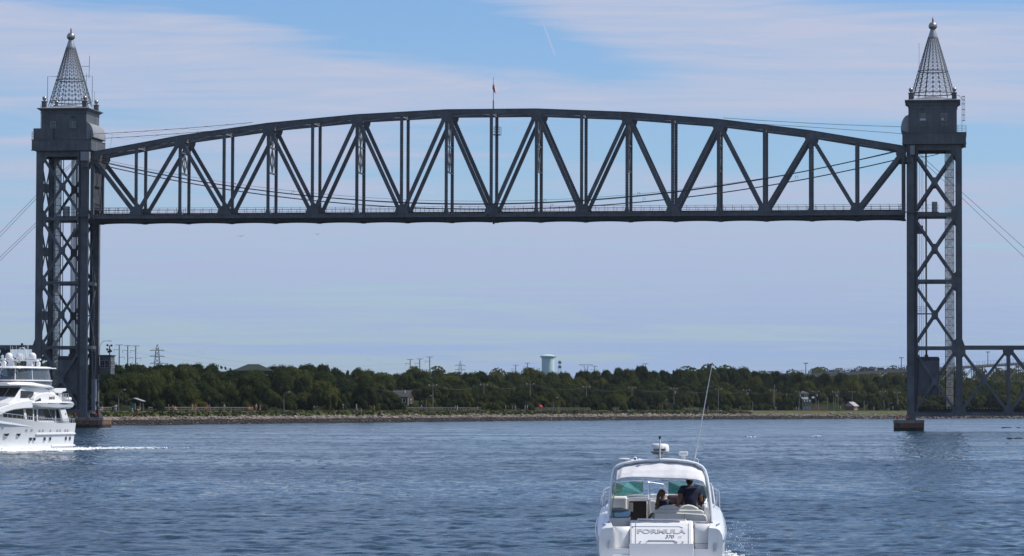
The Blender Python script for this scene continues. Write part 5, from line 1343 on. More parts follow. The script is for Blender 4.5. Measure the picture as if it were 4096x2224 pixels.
q = bank(3406, 21); o = house('pump_house', Vector((q.x, q.y, q.z - .2)), 3.6, 4.2, 1.95, 1.55, PI / 2 - .62, 'small brick pump house with a light grey gabled roof near the shore', brick, mat('light_slate_roof', (.30, .28, .27), .8), gable_m=mat('gable_boards', (.42, .42, .43), .7))
hwin(o, -.6, -2.1, .4, .5, 1.1, 'F'); hwin(o, .5, -2.1, .4, .5, 1.1, 'F'); hwin(o, 0, 1.8, .15, .9, 1.6, 'S', True)
q = bank(3274, 22); o = empty('boundary_wall', q, .25, 'low red brick wall with a wire fence on top beside the pump house', 'wall')
m = MB(); m.box(-3.6, 3.6, -.15, .15, -.3, 1.25); m.build('brickwork', brick, o); m = MB()
for x in np.arange(-3.5, 3.6, .7): m.tube([(x, 0, 1.25), (x, 0, 2.1)], .03, 4)
for z in (1.5, 1.8, 2.05): m.tube([(-3.5, 0, z), (3.5, 0, z)], .02, 3)
m.build('wire_fence', wire_m, o)
q = bank(3228, 22); o = empty('substation', q, .1, 'grey steel switchgear frames of the small substation', 'substation')
for x in (-1.6, -.5, .6, 1.6):
    m = MB(); m.box(x - .08, x + .08, -.5, -.34, -.2, 4.4); m.box(x - .08, x + .08, .6, .76, -.2, 4.4); m.build('post', pole_m, o)
for z in (1.2, 2.2, 3.2, 4.2): m = MB(); m.box(-1.8, 1.8, -.5, -.4, z, z + .14); m.box(-1.8, 1.8, .64, .74, z, z + .14); m.build('beam', pole_m, o)
for x in (-1.1, 0, 1.1): m = MB(); m.box(x - .3, x + .3, -.2, .4, 0, 1.6); m.build('transformer', alum, o); m = MB(); m.lathe([(.1, 3.3), (.16, 3.5), (.1, 3.7), (.16, 3.9), (.05, 4.1)], (x, -.45, 0), 8); m.build('insulator', ins_m, o)
q = bank(2685, 20); o = empty('notice_board', q, 0, 'dark panel notice board on two posts under the trees', 'sign board'); m = MB(); m.box(-.95, .95, -.06, .06, .9 , 2.6); m.build('panel', mat('board_grey', (.06, .065, .07), .7), o)
for x in (-.8, .7): m = MB(); m.box(x, x + .1, .06, .14, -.3, 2.6); m.build('post', wood_m, o)
q = bank(543, 19); o = empty('picnic_shelter', q, -.2, 'open picnic shelter with a light grey gable roof and a teal panel', 'shelter')
m = MB(); m.prism([(-2.2, 2.25), (.0, 2.95), (2.2, 2.25), (2.2, 2.38), (0, 3.1), (-2.2, 2.38)], lambda a, b, h: (a, h, b), -1.5, 1.5); m.build('roof', mat('shelter_roof', (.26, .26, .25), .8), o)
for x in (-1.8, 1.7):
    for y in (-1.2, 1.2): m = MB(); m.box(x - .07, x + .07, y - .07, y + .07, -.2, 2.4); m.build('post', wood_m, o)
m = MB(); m.box(-.5, .2, -.9, -.8, .2, 1.8); m.build('panel', mat('teal_board', (.04, .22, .18), .6), o); m = MB(); m.box(.3, .45, -.95, -.85, .2, 1.8); m.build('panel', whitep, o)
q = bank(456, 12); o = empty('litter_bin', q, 0, 'dark round litter bin beside the path near the left tower', 'litter bin'); m = MB(); m.lathe([(.32, -.1), (.36, 1.0), (.3, 1.1)], (0, 0, 0), 12); m.build('body', darksteel, o); m = MB(); m.lathe([(.37, 1.1), (.38, 1.16), (.1, 1.3)], (0, 0, 0), 12); m.build('lid', darksteel, o)
a_ = W(2885, 1474, 1500); o = empty('brick_tower', (a_.x, 1500, g0), 0, 'top of a small square brick tower peeking above the oaks', 'tower')
m = MB(); m.box(-.9, .9, -.9, .9, 0, a_.z - g0 - .9); m.build('shaft', brick, o)
for x in (-.9, .7):
    for y in (-.9, .7): m = MB(); m.box(x, x + .2, y, y + .2, a_.z - g0 - .9, a_.z - g0 - .15); m.build('post', brick, o)
m = MB(); m.box(-1.05, 1.05, -1.05, 1.05, a_.z - g0 - .15, a_.z - g0); m.build('roof_slab', brick, o)

# ------------------------------------------------------------------ road bridge far behind
rbm = mat('grey_green_bridge_paint', (.05, .055, .062), .6, 0, .1, .1)
Y0r, Y1r = 1740., 1880.
def rp(q, dy=0):           # q 0..1 from px 3040 to 4300
    px = 3040 + 1260 * q; Yr = Y0r + (Y1r - Y0r) * q
    py = float(np.interp(px, [3040, 3150, 3300, 3500, 3650, 3850, 4000, 4150, 4300], [1506, 1503, 1497, 1487, 1479, 1468, 1459, 1449, 1440]))
    w_ = W(px, py, Yr); return w_ + Vector((0, dy, 0))
RBR = empty('road_bridge', rp(.5) - Vector((0, 0, 20)), 0, 'far grey highway bridge deck climbing to the right behind the right tower', 'road bridge')
def RM(): m = MB(); m.off = RBR.location.copy(); return m
qs = np.linspace(0, 1, 29)
for a, b in zip(qs, qs[1:]):
    p0, p1 = rp(a), rp(b); w_ = Vector((0, 9, 0)); m = RM()
    m.add([p0 + Vector((0, 0, -1.0)), p1 + Vector((0, 0, -1.0)), p1 + w_ + Vector((0, 0, -1.0)), p0 + w_ + Vector((0, 0, -1.0)), p0, p1, p1 + w_, p0 + w_], [(0, 3, 2, 1), (4, 5, 6, 7), (0, 1, 5, 4), (1, 2, 6, 5), (2, 3, 7, 6), (3, 0, 4, 7)])
    m.build('deck', rbm, RBR)
    m = RM()
    for yy in (0, 9):
        for k in range(2): c_ = p0.lerp(p1, k / 2) + Vector((0, yy, 0)); m.box(c_.x - .06, c_.x + .06, c_.y - .05, c_.y + .05, c_.z, c_.z + 2.6)
        for h_ in (.55, 1.0, 2.55): m.beam(p0 + Vector((0, yy, h_)), p1 + Vector((0, yy, h_)), .05 if h_ < 2 else .035, .05, (0, 1, 0))
        m.beam(p0 + Vector((0, yy, .3)), p1 + Vector((0, yy, .3)), .45, .06, (0, 1, 0))
    m.build('railing', rbm, RBR)
for i in range(9, 28):     # deck truss below
    a, b = rp(qs[i]), rp(qs[i + 1]); zl = W(3040 + 1260 * qs[i], 1527, a.y).z; 
    for yy in (.6, 8.4):
        o1 = Vector((0, yy, 0)); la = Vector((a.x, a.y, zl)) + o1; lb_ = Vector((b.x, b.y, zl)) + o1; m = RM()
        if i > 12 or i % 2 == 0: pass
        m.beam(la, lb_, .45, .4); m.beam(a + o1 - Vector((0, 0, 1)), la, .35, .3)
        if i % 2: m.beam(a + o1 - Vector((0, 0, 1)), lb_, .4, .3)
        else: m.beam(la, b + o1 - Vector((0, 0, 1)), .4, .3)
        m.build('truss_panel', rbm, RBR)
for i in (3, 6):
    a = rp(qs[i]); m = RM(); m.box(a.x - 1, a.x + 1, a.y + .5, a.y + 8.5, 6, a.z - 1); m.build('pier', concrete, RBR)
for px, py, lb in ((3224, 1452, 'leftmost'), (3606, 1430, 'middle'), (3952, 1407, 'rightmost')):
    c_ = rp((px - 3040) / 1260); z = W(px, py, c_.y).z; o = empty('bridge_lamp_post', c_, 0, '%s of the lamp posts on the far road bridge' % lb, 'lamp post', 'lamp posts on the road bridge')
    m = WM(o); m.tube([c_, (c_.x, c_.y, z)], [.25, .16], 6); m.build('pole', rbm, o)
    m = WM(o); m.box(c_.x - 1.0, c_.x + 1.0, c_.y - .1, c_.y + .1, z - .4, z - .25); 
    for s_ in (-1, -.35, .35, 1): m.lathe([(.2, z - .3), (.26, z - .05), (.1, z + .15)], (c_.x + s_, c_.y, 0), 6)
    m.build('lamp_heads', rbm, o)
def carmeshes():
    out = []
    for kind in ('car', 'van'):
        L2, hb, hc = (2.25, .75, 1.45) if kind == 'car' else (2.5, 1.0, 2.0)
        poly = [(-L2, .3), (L2, .3), (L2, hb), (L2 * .55, hb + .08), (L2 * .28, hc), (-L2 * (.62 if kind == 'car' else .97), hc), (-L2 * .93, hb + .1), (-L2, hb)]
        m = MB(); m.prism(poly, lambda a, b, h: (a, h, b), -.9, .9); body = m
        g = MB(); g.prism([(L2 * .5, hb + .1), (L2 * .27, hc - .08), (-L2 * .55, hc - .08), (-L2 * .8, hb + .1)], lambda a, b, h: (a, h, b), -.915, .915)
        wv = []
        for x in (-L2 * .62, L2 * .62):
            for y in (-.82, .82): w_ = MB(); w_.lathe([(.32, -.1), (.34, 0), (.32, .1)], (0, 0, 0), 12, axis='Y'); wv.append((x, y))
        out.append((body.mesh('body'), g.mesh('windows', glass_dark), w_.mesh('wheel', darksteel), wv))
    return out
CM = carmeshes()
cols = [('dark grey', (.05, .05, .055)), ('black', (.02, .02, .02)), ('white', (.7, .7, .7)), ('silver', (.35, .35, .36)), ('dark blue', (.03, .04, .08)), ('red', (.3, .03, .03))]
for i, (px, k, ci) in enumerate([(3420, 0, 0), (3452, 0, 1), (3485, 1, 4), (3530, 1, 0), (3562, 0, 3), (3645, 1, 1), (3380, 0, 2), (3330, 1, 3)]):
    c_ = rp((px - 3040) / 1260, 2.5 if i % 2 else 6.0); nm, cl = cols[ci]
    c_.z += .02
    o = empty('car' if k == 0 else 'van', c_, 0, '%s %s on the far road bridge, %s from the left' % (nm, 'car' if k == 0 else 'van', ['third', 'fourth', 'fifth', 'sixth', 'seventh', 'eighth', 'second', 'first'][i]), 'car' if k == 0 else 'van', 'vehicles on the road bridge')
    b_ = inst('body', CM[k][0].copy(), o); b_.data.materials.append(mat('car_paint_' + nm.replace(' ', '_'), cl, .3, 0, .02, coat=.5)); inst('windows', CM[k][1], o)
    for x, y in CM[k][3]: inst('wheel', CM[k][2], o, (x, y, .33))

# ------------------------------------------------------------------ people on the bank
def objcol(name, rough=.85):
    m = bpy.data.materials.new(name); m.use_nodes = True; t = m.node_tree; oi = N(t, 'ShaderNodeObjectInfo'); L(t, oi.outputs['Color'], t.nodes['Principled BSDF'].inputs['Base Color']); t.nodes['Principled BSDF'].inputs['Roughness'].default_value = rough; return m
cloth_m = objcol('coloured_cloth'); skin_m = mat('skin', (.32, .17, .11), .6, 0, .08, 5)
def skin_mesh(name, pts, edges, rad, mt, sub=1, root=0):
    me = bpy.data.meshes.new(name); me.from_pydata([tuple(p) for p in pts], edges, []); o = bpy.data.objects.new(name, me); C.objects.link(o)
    md = o.modifiers.new('skin', 'SKIN'); md.use_smooth_shade = True
    for i, r in enumerate(rad):
        v = me.skin_vertices[0].data[i]; v.radius = r if isinstance(r, tuple) else (r, r)
    me.skin_vertices[0].data[root].use_root = True
    s = o.modifiers.new('sub', 'SUBSURF'); s.levels = sub; s.render_levels = sub
    dg = bpy.context.evaluated_depsgraph_get(); out = bpy.data.meshes.new_from_object(o.evaluated_get(dg)); out.name = name
    bpy.data.objects.remove(o); bpy.data.meshes.remove(me)
    out.materials.clear(); out.materials.append(mt); out.polygons.foreach_set('use_smooth', [True] * len(out.polygons)); return out
def small_person(pose):
    if pose == 'sit': hipz, kn, ft = .5, [(-.1, -.42, .5), (.1, -.42, .5)], [(-.1, -.45, .05), (.1, -.45, .05)]
    elif pose == 'walk': hipz, kn, ft = .95, [(-.1, -.16, .5), (.1, .05, .5)], [(-.1, -.28, .06), (.1, .3, .1)]
    elif pose == 'bend': hipz, kn, ft = .85, [(-.12, -.12, .48), (.12, -.1, .48)], [(-.14, 0, .05), (.14, 0, .05)]
    else: hipz, kn, ft = .95, [(-.1, -.02, .5), (.1, -.02, .5)], [(-.11, 0, .05), (.11, 0, .05)]
    ly = -.35 if pose == 'bend' else 0
    sh_ = Vector((0, ly, hipz + (.32 if pose == 'bend' else .5))); hd = sh_ + Vector((0, ly * .4, .25 if pose != 'bend' else .12))
    hand = [Vector((-.3, -.25, hipz + .12)), Vector((.3, -.12, hipz))]
    pts = [(0, 0, hipz), sh_, sh_.lerp(hd, .5), hd, hd + Vector((0, 0, .1))]; ed = [(0, 1), (1, 2), (2, 3), (3, 4)]; rad = [(.15, .11), (.17, .11), .06, .1, .085]
    for i, s in enumerate((-1, 1)):
        b = len(pts); pts += [sh_ + Vector((s * .2, 0, -.03)), (sh_ + Vector((s * .24, 0, -.03))).lerp(hand[i], .5) + Vector((s * .03, .05, 0)), hand[i]]; ed += [(1, b), (b, b + 1), (b + 1, b + 2)]; rad += [.065, .05, .04]
        b = len(pts); pts += [(s * .09, 0, hipz - .08), kn[i], ft[i], (ft[i][0], ft[i][1] - .15, .04)]; ed += [(0, b), (b, b + 1), (b + 1, b + 2), (b + 2, b + 3)]; rad += [.1, .07, .05, .04]
    body = skin_mesh('body', pts, ed, rad, skin_m)
    g = 1.16
    b = [(0, 0, hipz + .02), sh_, sh_ + Vector((0, 0, .04)), sh_ + Vector((-.2, 0, -.03)), (sh_ + Vector((-.24, 0, -.03))).lerp(hand[0], .4), sh_ + Vector((.2, 0, -.03)), (sh_ + Vector((.24, 0, -.03))).lerp(hand[1], .4)]
    shirt = skin_mesh('shirt', b, [(0, 1), (1, 2), (1, 3), (3, 4), (1, 5), (5, 6)], [(.19, .14), (.2, .135), .08, .085, .075, .085, .075], cloth_m)
    lg = [(0, 0, hipz + .05), (-.09, 0, hipz - .08), kn[0], Vector(kn[0]).lerp(Vector(ft[0]), .5), (.09, 0, hipz - .08), kn[1], Vector(kn[1]).lerp(Vector(ft[1]), .5)]
    tro = skin_mesh('trousers', lg, [(0, 1), (1, 2), (2, 3), (0, 4), (4, 5), (5, 6)], [(.18, .13), .12, .085, .07, .12, .085, .07], cloth_m)
    m = MB(); m.ball(hd + Vector((0, .02, .08)), .115, 10, 6); hat = m.mesh('hair', cloth_m, 30)
    return body, shirt, tro, hat
SPM = {k: small_person(k) for k in ('stand', 'walk', 'sit', 'bend')}
lawn = mat('canvas_chair', (.35, .34, .33), .8)
PP = [(410, 11, 'sit', (.7, .7, .7), (.5, .5, .5), (.05, .04, .03), 'person in white sitting on a chair close to the left tower'),
 (466, 11.5, 'stand', (.85, .85, .85), (.8, .8, .8), (.1, .07, .05), 'person all in white standing beside the litter bin'),
 (558, 12, 'sit', (.5, .05, .04), (.4, .4, .4), (.04, .03, .02), 'person in red sitting beside the picnic shelter'),
 (532, 4.2, 'stand', (.45, .5, .52), (.15, .15, .16), (.75, .75, .7), 'fisher in a pale hat standing on the rocks below the shelter'),
 (552, 3.0, 'bend', (.75, .14, .06), (.6, .08, .04), (.05, .03, .02), 'person in orange red bending over on the dark rocks'),
 (677, 13, 'walk', (.06, .06, .07), (.3, .2, .15), (.03, .02, .02), 'person in black with a bag behind the fence'),
 (694, 9.5, 'stand', (.85, .3, .08), (.08, .08, .1), (.1, .06, .04), 'person in bright orange shirt at the grass edge'),
 (704, 13, 'sit', (.75, .25, .3), (.5, .4, .35), (.1, .07, .05), 'person in pink sitting beside the orange shirted one'),
 (772, 13, 'walk', (.45, .75, .15), (.5, .5, .5), (.1, .07, .05), 'walker in a lime green shirt by the fence'),
 (785, 13.5, 'stand', (.8, .08, .22), (.75, .3, .4), (.15, .1, .06), 'walker in a magenta top beside the lime green one'),
 (826, 13, 'sit', (.5, .08, .06), (.1, .1, .1), (.05, .03, .02), 'seated person in dull red left of the red and blue pair'),
 (833, 13.5, 'walk', (.6, .04, .05), (.12, .12, .14), (.05, .04, .03), 'walker in a red shirt beside the one in blue'),
 (841, 14, 'walk', (.05, .12, .5), (.2, .2, .22), (.05, .04, .03), 'walker in a blue shirt beside the one in red'),
 (900, 13, 'stand', (.6, .6, .55), (.3, .25, .2), (.4, .35, .3), 'walker in pale clothes alone by the end of the fence'),
 (1000, 12, 'sit', (.75, .12, .1), (.1, .1, .1), (.2, .15, .1), 'left one of two red clad people sitting on the grass'),
 (1010, 12, 'sit', (.6, .1, .12), (.3, .05, .05), (.04, .03, .02), 'right one of two red clad people sitting on the grass'),
 (1027, 13, 'stand', (.45, .28, .2), (.25, .2, .18), (.85, .85, .85), 'tanned walker with a white hat right of the red group'),
 (1043, 13, 'walk', (.2, .22, .24), (.4, .4, .4), (.1, .08, .06), 'walker in grey right of the white hatted one'),
 (1256, 13, 'bend', (.3, .3, .32), (.05, .05, .05), (.6, .6, .6), 'cyclist in grey bending over beside a dark tree'),
 (1374, 13, 'walk', (.06, .06, .07), (.04, .04, .05), (.85, .85, .85), 'walker in black wearing a white cap'),
 (1428, 13, 'walk', (.55, .55, .55), (.4, .3, .25), (.85, .85, .85), 'walker in light grey wearing a white cap'),
 (1447, 3.8, 'stand', (.4, .25, .18), (.2, .12, .1), (.35, .25, .2), 'angler in brown standing on the rocks below two walkers'),
 (1498, 13, 'walk', (.12, .12, .13), (.2, .2, .2), (.1, .08, .06), 'walker in dark grey left of the shingled house'),
 (1526, 4.0, 'bend', (.42, .28, .2), (.25, .15, .1), (.3, .2, .15), 'person in tan crouching on the rocks left of the house'),
 (1688, 13, 'stand', (.08, .1, .4), (.1, .1, .2), (.5, .5, .5), 'person in blue standing left of the first utility pole'),
 (1823, 13, 'walk', (.35, .2, .15), (.12, .1, .1), (.1, .06, .04), 'brown clad walker, left one of a close pair'),
 (1831, 13, 'walk', (.7, .65, .65), (.45, .4, .4), (.15, .1, .06), 'pale clad walker, right one of a close pair'),
 (1911, 13, 'bend', (.45, .42, .4), (.35, .32, .3), (.4, .35, .3), 'grey clad person leaning at the end of the fence'),
 (2024, 13, 'walk', (.35, .25, .25), (.1, .1, .1), (.3, .2, .15), 'walker in dull brown left of the water tower'),
 (2051, 13, 'walk', (.25, .25, .3), (.2, .2, .2), (.1, .08, .06), 'walker in dark clothes just behind a blue white one'),
 (2062, 13, 'walk', (.5, .55, .7), (.2, .2, .3), (.4, .15, .08), 'red haired walker in pale blue'),
 (2102, 13, 'walk', (.6, .6, .65), (.25, .25, .3), (.6, .6, .6), 'left walker of a white shirted pair below the water tower'),
 (2111, 13, 'walk', (.75, .75, .8), (.15, .15, .2), (.7, .7, .7), 'right walker of a white shirted pair below the water tower'),
 (2739, 13, 'walk', (.18, .03, .06), (.05, .05, .05), (.05, .04, .03), 'walker in maroon left of the boat antenna'),
 (2833, 13, 'walk', (.45, .35, .35), (.3, .3, .3), (.1, .08, .06), 'walker in dusty pink at the boat antenna'),
 (2925, 13, 'walk', (.2, .06, .05), (.15, .1, .1), (.05, .04, .03), 'walker in dark red under the pines'),
 (2961, 13, 'walk', (.85, .25, .12), (.3, .1, .08), (.1, .08, .06), 'walker in bright orange under the pines'),
 (3104, 13, 'walk', (.75, .75, .78), (.2, .2, .25), (.3, .2, .15), 'walker in white before the dark pines'),
 (3186, 13, 'walk', (.45, .35, .28), (.3, .25, .2), (.1, .08, .06), 'walker in tan near the substation'),
 (3194, 13, 'walk', (.15, .25, .5), (.2, .2, .25), (.1, .08, .06), 'walker in blue near the substation'),
 (3362, 13, 'walk', (.5, .5, .5), (.25, .25, .25), (.6, .6, .6), 'grey clad walker just left of the pump house'),
 (3496, 13, 'walk', (.7, .7, .72), (.3, .3, .35), (.4, .35, .3), 'walker in white right of the pump house'),
 (3572, 13, 'walk', (.75, .75, .75), (.1, .1, .1), (.6, .6, .6), 'walker in white closest to the right tower')]
for i, (px, d, pose, sh_, tr_, hr_, lb) in enumerate(PP):
    q = bank(px, d); 
    if d < 5: q.z += .35
    o = empty('person', q, random.uniform(-.8, .8) if pose != 'walk' else random.choice((1.5, -1.5)), lb, 'person', 'people on the far bank')
    b_, s_, t_, h_ = SPM[pose]; inst('body', b_, o); a = inst('shirt', s_, o); a.color = (*[q * .8 for q in sh_], 1); a = inst('trousers', t_, o); a.color = (*tr_, 1); a = inst('hair', h_, o); a.color = (*hr_, 1)
    if pose == 'sit':
        ch = empty('folding_chair', q, o.rotation_euler.z, 'small folding chair under the ' + ' '.join(lb.replace(' one', ' person').split()[:9]), 'chair', 'folding chairs on the bank'); m = MB(); m.box(-.25, .25, -.25, .22, .36, .40); m.build('seat', lawn, ch)
        m = MB(); m.box(-.25, .25, .22, .26, .4, .95); m.build('backrest', lawn, ch)
        for x in (-.24, .2):
            for y in (-.24, .2): m = MB(); m.box(x, x + .04, y, y + .04, -.05, .36); m.build('leg', wire_m, ch)
q = bank(2163, 12.5); o = empty('sun_umbrella', q, 0, 'red umbrella standing by the fence below the water tower', 'umbrella'); m = MB(); m.lathe([(.75, 1.35), (.6, 1.7), (.3, 1.92), (.01, 2.0)], (0, 0, 0), 12); m.build('canopy', mat('red_cloth', (.5, .02, .02), .8), o); m = MB(); m.tube([(0, 0, -.1), (0, 0, 2.0)], .03, 5); m.build('pole', wire_m, o)
# gulls
gm = mat('gull_feathers', (.35, .35, .36), .8)
for px, py, Y, lb in ((962, 945, 600, 'gull gliding below the left part of the span'), (1267, 938, 600, 'gull with level wings under the span, right of another'), (1311, 1450, 900, 'tiny bird above the rounded hilltop'), (1475, 1440, 900, 'tiny bird above the dip in the wood'), (1522, 1450, 900, 'tiny bird just left of the three power poles'), (796, 1404, 900, 'tiny bird right of the lattice pylon, higher'), (810, 1415, 900, 'tiny bird right of the lattice pylon, lower')):
    p_ = W(px, py, Y); o = empty('bird', p_, .3, lb, 'bird', 'birds in the sky'); m = MB(); s_ = .5
    m.lathe([(.01, -.28), (.07, -.12), (.08, .05), (.04, .2), (.01, .3)], (0, 0, 0), 8, axis='X'); m.build('body', gm, o)
    for sg in (-1, 1):
        m = MB(); m.add([(-.08, 0, .03), (.1, 0, .03), (.08, sg * .35, .2), (-.05, sg * .35, .2), (-.02, sg * .75, .1), (-.08, sg * .72, .1)], [(0, 1, 2, 3), (3, 2, 4, 5)])
        w_ = m.build('wing', gm, o); sol = w_.modifiers.new('t', 'SOLIDIFY'); sol.thickness = .02
        o.rotation_euler = (0, 0, 1.3)
# ================================================================== BOATS
gel = mat('white_gelcoat', (.80, .80, .79), .22, 0, .03, .8, coat=.4)
gel2 = mat('yacht_paint', (.78, .78, .78), .2, 0, .03, .4, coat=.5)
chrome = mat('stainless_steel', (.62, .62, .63), .28, .95, .05)
vinyl = mat('cream_vinyl', (.70, .69, .65), .55, 0, .06, 3.0)
vinyl_d = mat('grey_vinyl', (.28, .28, .27), .6, 0, .06, 3.0)
black = mat('black_trim_cabin_shade', (.006, .006, .006), .7)
seamm = mat('seam_grey', (.16, .16, .17), .5)
dashm = mat('burl_dash', (.10, .035, .025), .35, 0, .2, 5)
plast = mat('white_plastic', (.72, .72, .71), .35, 0, .03)
dplast = mat('grey_plastic', (.10, .10, .11), .4)
def glassm(name, col, mixf, rough=.02):
    m = bpy.data.materials.new(name); m.use_nodes = True; t = m.node_tree; t.nodes.clear()
    a = N(t, 'ShaderNodeBsdfTransparent'); a.inputs[0].default_value = (*col, 1); b = N(t, 'ShaderNodeBsdfGlossy', i_Roughness=rough); b.inputs[0].default_value = (.9, .95, .95, 1)
    fr = N(t, 'ShaderNodeFresnel', i_IOR=1.5); d = N(t, 'ShaderNodeBsdfDiffuse'); d.inputs[0].default_value = (*[c * .7 for c in col], 1)
    x = N(t, 'ShaderNodeMixShader'); x.inputs[0].default_value = mixf; L(t, a.outputs[0], x.inputs[1]); L(t, d.outputs[0], x.inputs[2])
    y = N(t, 'ShaderNodeMixShader'); L(t, fr.outputs[0], y.inputs[0]); L(t, x.outputs[0], y.inputs[1]); L(t, b.outputs[0], y.inputs[2])
    o = N(t, 'ShaderNodeOutputMaterial'); L(t, y.outputs[0], o.inputs[0]); return m
tealg = glassm('green_tinted_glass', (.30, .66, .60), .30)
smoke = glassm('smoked_glass', (.12, .13, .14), .35)
clearv = glassm('clear_vinyl', (.55, .60, .62), .18)
canvas_m = mat('grey_canvas', (.62, .62, .63), .85, 0, .06, 3.0, bump=.35, bscale=5.0)

# -------------------------------------------------------- the white express cruiser in front
BRZ = -math.atan((2645 - 2048) / FPX)
B0 = Vector(((2645 - 2048) / FPX * 88.0, 88.0, 0))
boat = empty('motor_boat', B0, BRZ, 'white motor boat seen from astern with radar arch and two people aboard', 'motor boat')
def bp(zx, zy, yb):
    s = FPX / (88.0 + yb); return Vector(((zx / 2.775 + 2340 - 2645) / s, yb, CAM_H - ((zy / 2.775 + 1720) - 1626.7) / s))
def part(name, m, mt, par=boat, smooth=False, bev=0): 
    o = m.build(name, mt, par, smooth)
    return bevel(o, bev, 2) if bev else o
ST = [(-.02, 1.64, 1.36), (.35, 1.68, 1.44), (1, 1.72, 1.52), (2.5, 1.745, 1.62), (4, 1.74, 1.75), (4.55, 1.73, 1.80), (4.6, 1.73, 1.80), (5.5, 1.69, 1.82), (7, 1.55, 1.86), (8.5, 1.25, 1.89), (9.7, .85, 1.92), (10.7, .4, 1.94), (11.3, .05, 1.95)]
rings = []
for y, w, zs_ in ST:
    fwd = y >= 4.6; k = w / 1.74; fl_ = .85
    xi = max(.01, w - .38) if not fwd else w * .78
    hp = [(0, -.45 + max(0, y - 8) * .25), (.8 * w * (1 if y < 7 else .8), -.05 + max(0, y - 8) * .12), (w * .955 if y < 7 else w * .86, .28), (w * .99 if y < 7 else w * .93, .8), (w, zs_ - .30), (w * .985, zs_ - .14), (w * .945, zs_ - .02), (w * .90, zs_ + .03), (xi, zs_ + .05)]
    hp += [(xi * .62, zs_ + .10 * k + .05), (0, zs_ + .15 * k + .06)] if fwd else [(xi - .02, fl_), (0, fl_)]
    rings.append([(x, y, z) for x, z in hp] + [(-x, y, z) for x, z in reversed(hp[1:-1])])
m = MB(); m.loft(rings); part('hull', m, gel, smooth=35)
for s in (-1, 1):
    m = MB(); m.tube([(s * (w + .015), y, zs_ - .30) for y, w, zs_ in ST if y != 4.6], .028, 6); part('rub_rail', m, chrome)
    m = MB(); pts = [(s * (w * .93), y, zs_ + .46) for y, w, zs_ in ST[4:] if y not in (4.6,)]; pts[0] = (s * 1.62, 4.0, 1.8); m.tube(pts, .018, 6)
    for y, w, zs_ in ST[7:]: m.tube([(s * w * .93, y, zs_), (s * w * .93, y, zs_ + .46)], .014, 5)
    part('bow_rail', m, chrome)
# stern block and panels
pr = [(0.0, .94), (.08, 1.06), (.22, 1.22), (.36, 1.38), (.50, 1.50), (.66, 1.57), (1.2, 1.57), (1.2, .8), (0.0, .8)]
m = MB(); m.prism(pr, lambda a, b, h: (h, a, b), -.82, .86); trunk_o = part('transom_trunk', m, gel, bev=.05)
m = MB(); m.box(-.83, .865, -.09, -.002, .30, .985); part('lower_transom', m, gel, bev=.02)
m = MB(); m.box(-1.66, 1.66, -1.1, -.1, .22, .33); part('swim_platform', m, gel, bev=.03)
def onface(z):       # y on the sloping face of the block
    a = pr[:6]; return float(np.interp(z, [q[1] for q in a], [q[0] for q in a]))
for zx in (566, 1152):
    m = MB(); x = (zx - 846) / 419; zz = np.linspace(.99, 1.5, 8)
    m.tube([(x, onface(z) - .004, z) for z in zz], .008, 4); part('panel_seam', m, seamm, trunk_o)
m = MB(); m.box(-.835, .87, -.10, -.088, .955, .99); part('seam_lip', m, gel)
def recess(x0, x1, z0, z1, bul, nm):
    m = MB(); n = 10
    f = lambda a, b: (x0 + (x1 - x0) * a, .40 - bul * math.sin(PI * a) + .05 * b, z0 + (z1 - z0) * b)
    m.grid(n, 4, f); b = len(m.v); o = part(nm, m, gel, smooth='full'); sl = o.modifiers.new('s', 'SOLIDIFY'); sl.thickness = .04; sl.offset = 1; return o
recess(-1.30, -.84, .76, 1.42, .10, 'transom_door'); 
m = MB(); m.box(-1.30, -.84, .22, .46, .70, .735); part('door_gap_shade', m, dplast)  # dark strip painted for the shaded gap under the transom door
m = MB(); m.box(-1.30, -.84, -.05, .5, .55, .70); part('boarding_step', m, gel, bev=.02)
rp_ = recess(.885, 1.29, .62, 1.50, .03, 'stern_panel')
m = MB(); m.box(.885, 1.29, .345, .36, .975, .985); part('panel_seam', m, seamm, rp_)
for zx in (1248, 1290, 1333):
    x = (zx - 846) / 419
    m = MB(); m.lathe([(.055, -.03), (.062, 0), (.05, .02)], (x, .33, .665), 14, axis='Y'); q = part('power_inlet', m, dplast, rp_); m = MB(); m.lathe([(.03, .02), (.035, .05), (.02, .06)], (x, .29, .68), 10, axis='Y'); part('cap', m, alum, q)
for zx in (1246, 1284): x = (zx - 846) / 419; m = MB(); m.box(x - .035, x + .035, .335, .35, .735, .775); part('label_plate', m, vinyl, rp_)
# grab handle recess, latches and rail on the block
hx0, hx1 = (680 - 846) / 419, (1030 - 846) / 419
m = MB(); zc_ = 1.035
m.prism([(hx0 + .02, .965 + .02), (hx0, 1.0), (hx0 + .06, 1.065), (hx1 - .10, 1.065), (hx1, 1.015), (hx1 - .12, .985)], lambda a, b, h: (a, onface(b) + h, b), -.015, .006); part('grab_recess', m, gel, trunk_o)
m = MB(); m.tube([(hx0 - .0, onface(1.0) - .03, 1.0), (hx0 + .06, onface(1.065) - .03, 1.068), (hx1 - .10, onface(1.065) - .03, 1.068), (hx1, onface(1.02) - .03, 1.02)], .011, 6); part('grab_handle', m, chrome, trunk_o)
for zx in (618, 1088): x = (zx - 846) / 419; m = MB(); m.tube([(x - .02, onface(1.01) - .03, 1.0), (x + .012, onface(1.05) - .035, 1.045)], .018, 6); part('latch', m, chrome, trunk_o)
m = MB(); a = (590 - 846) / 419; b = (1115 - 846) / 419
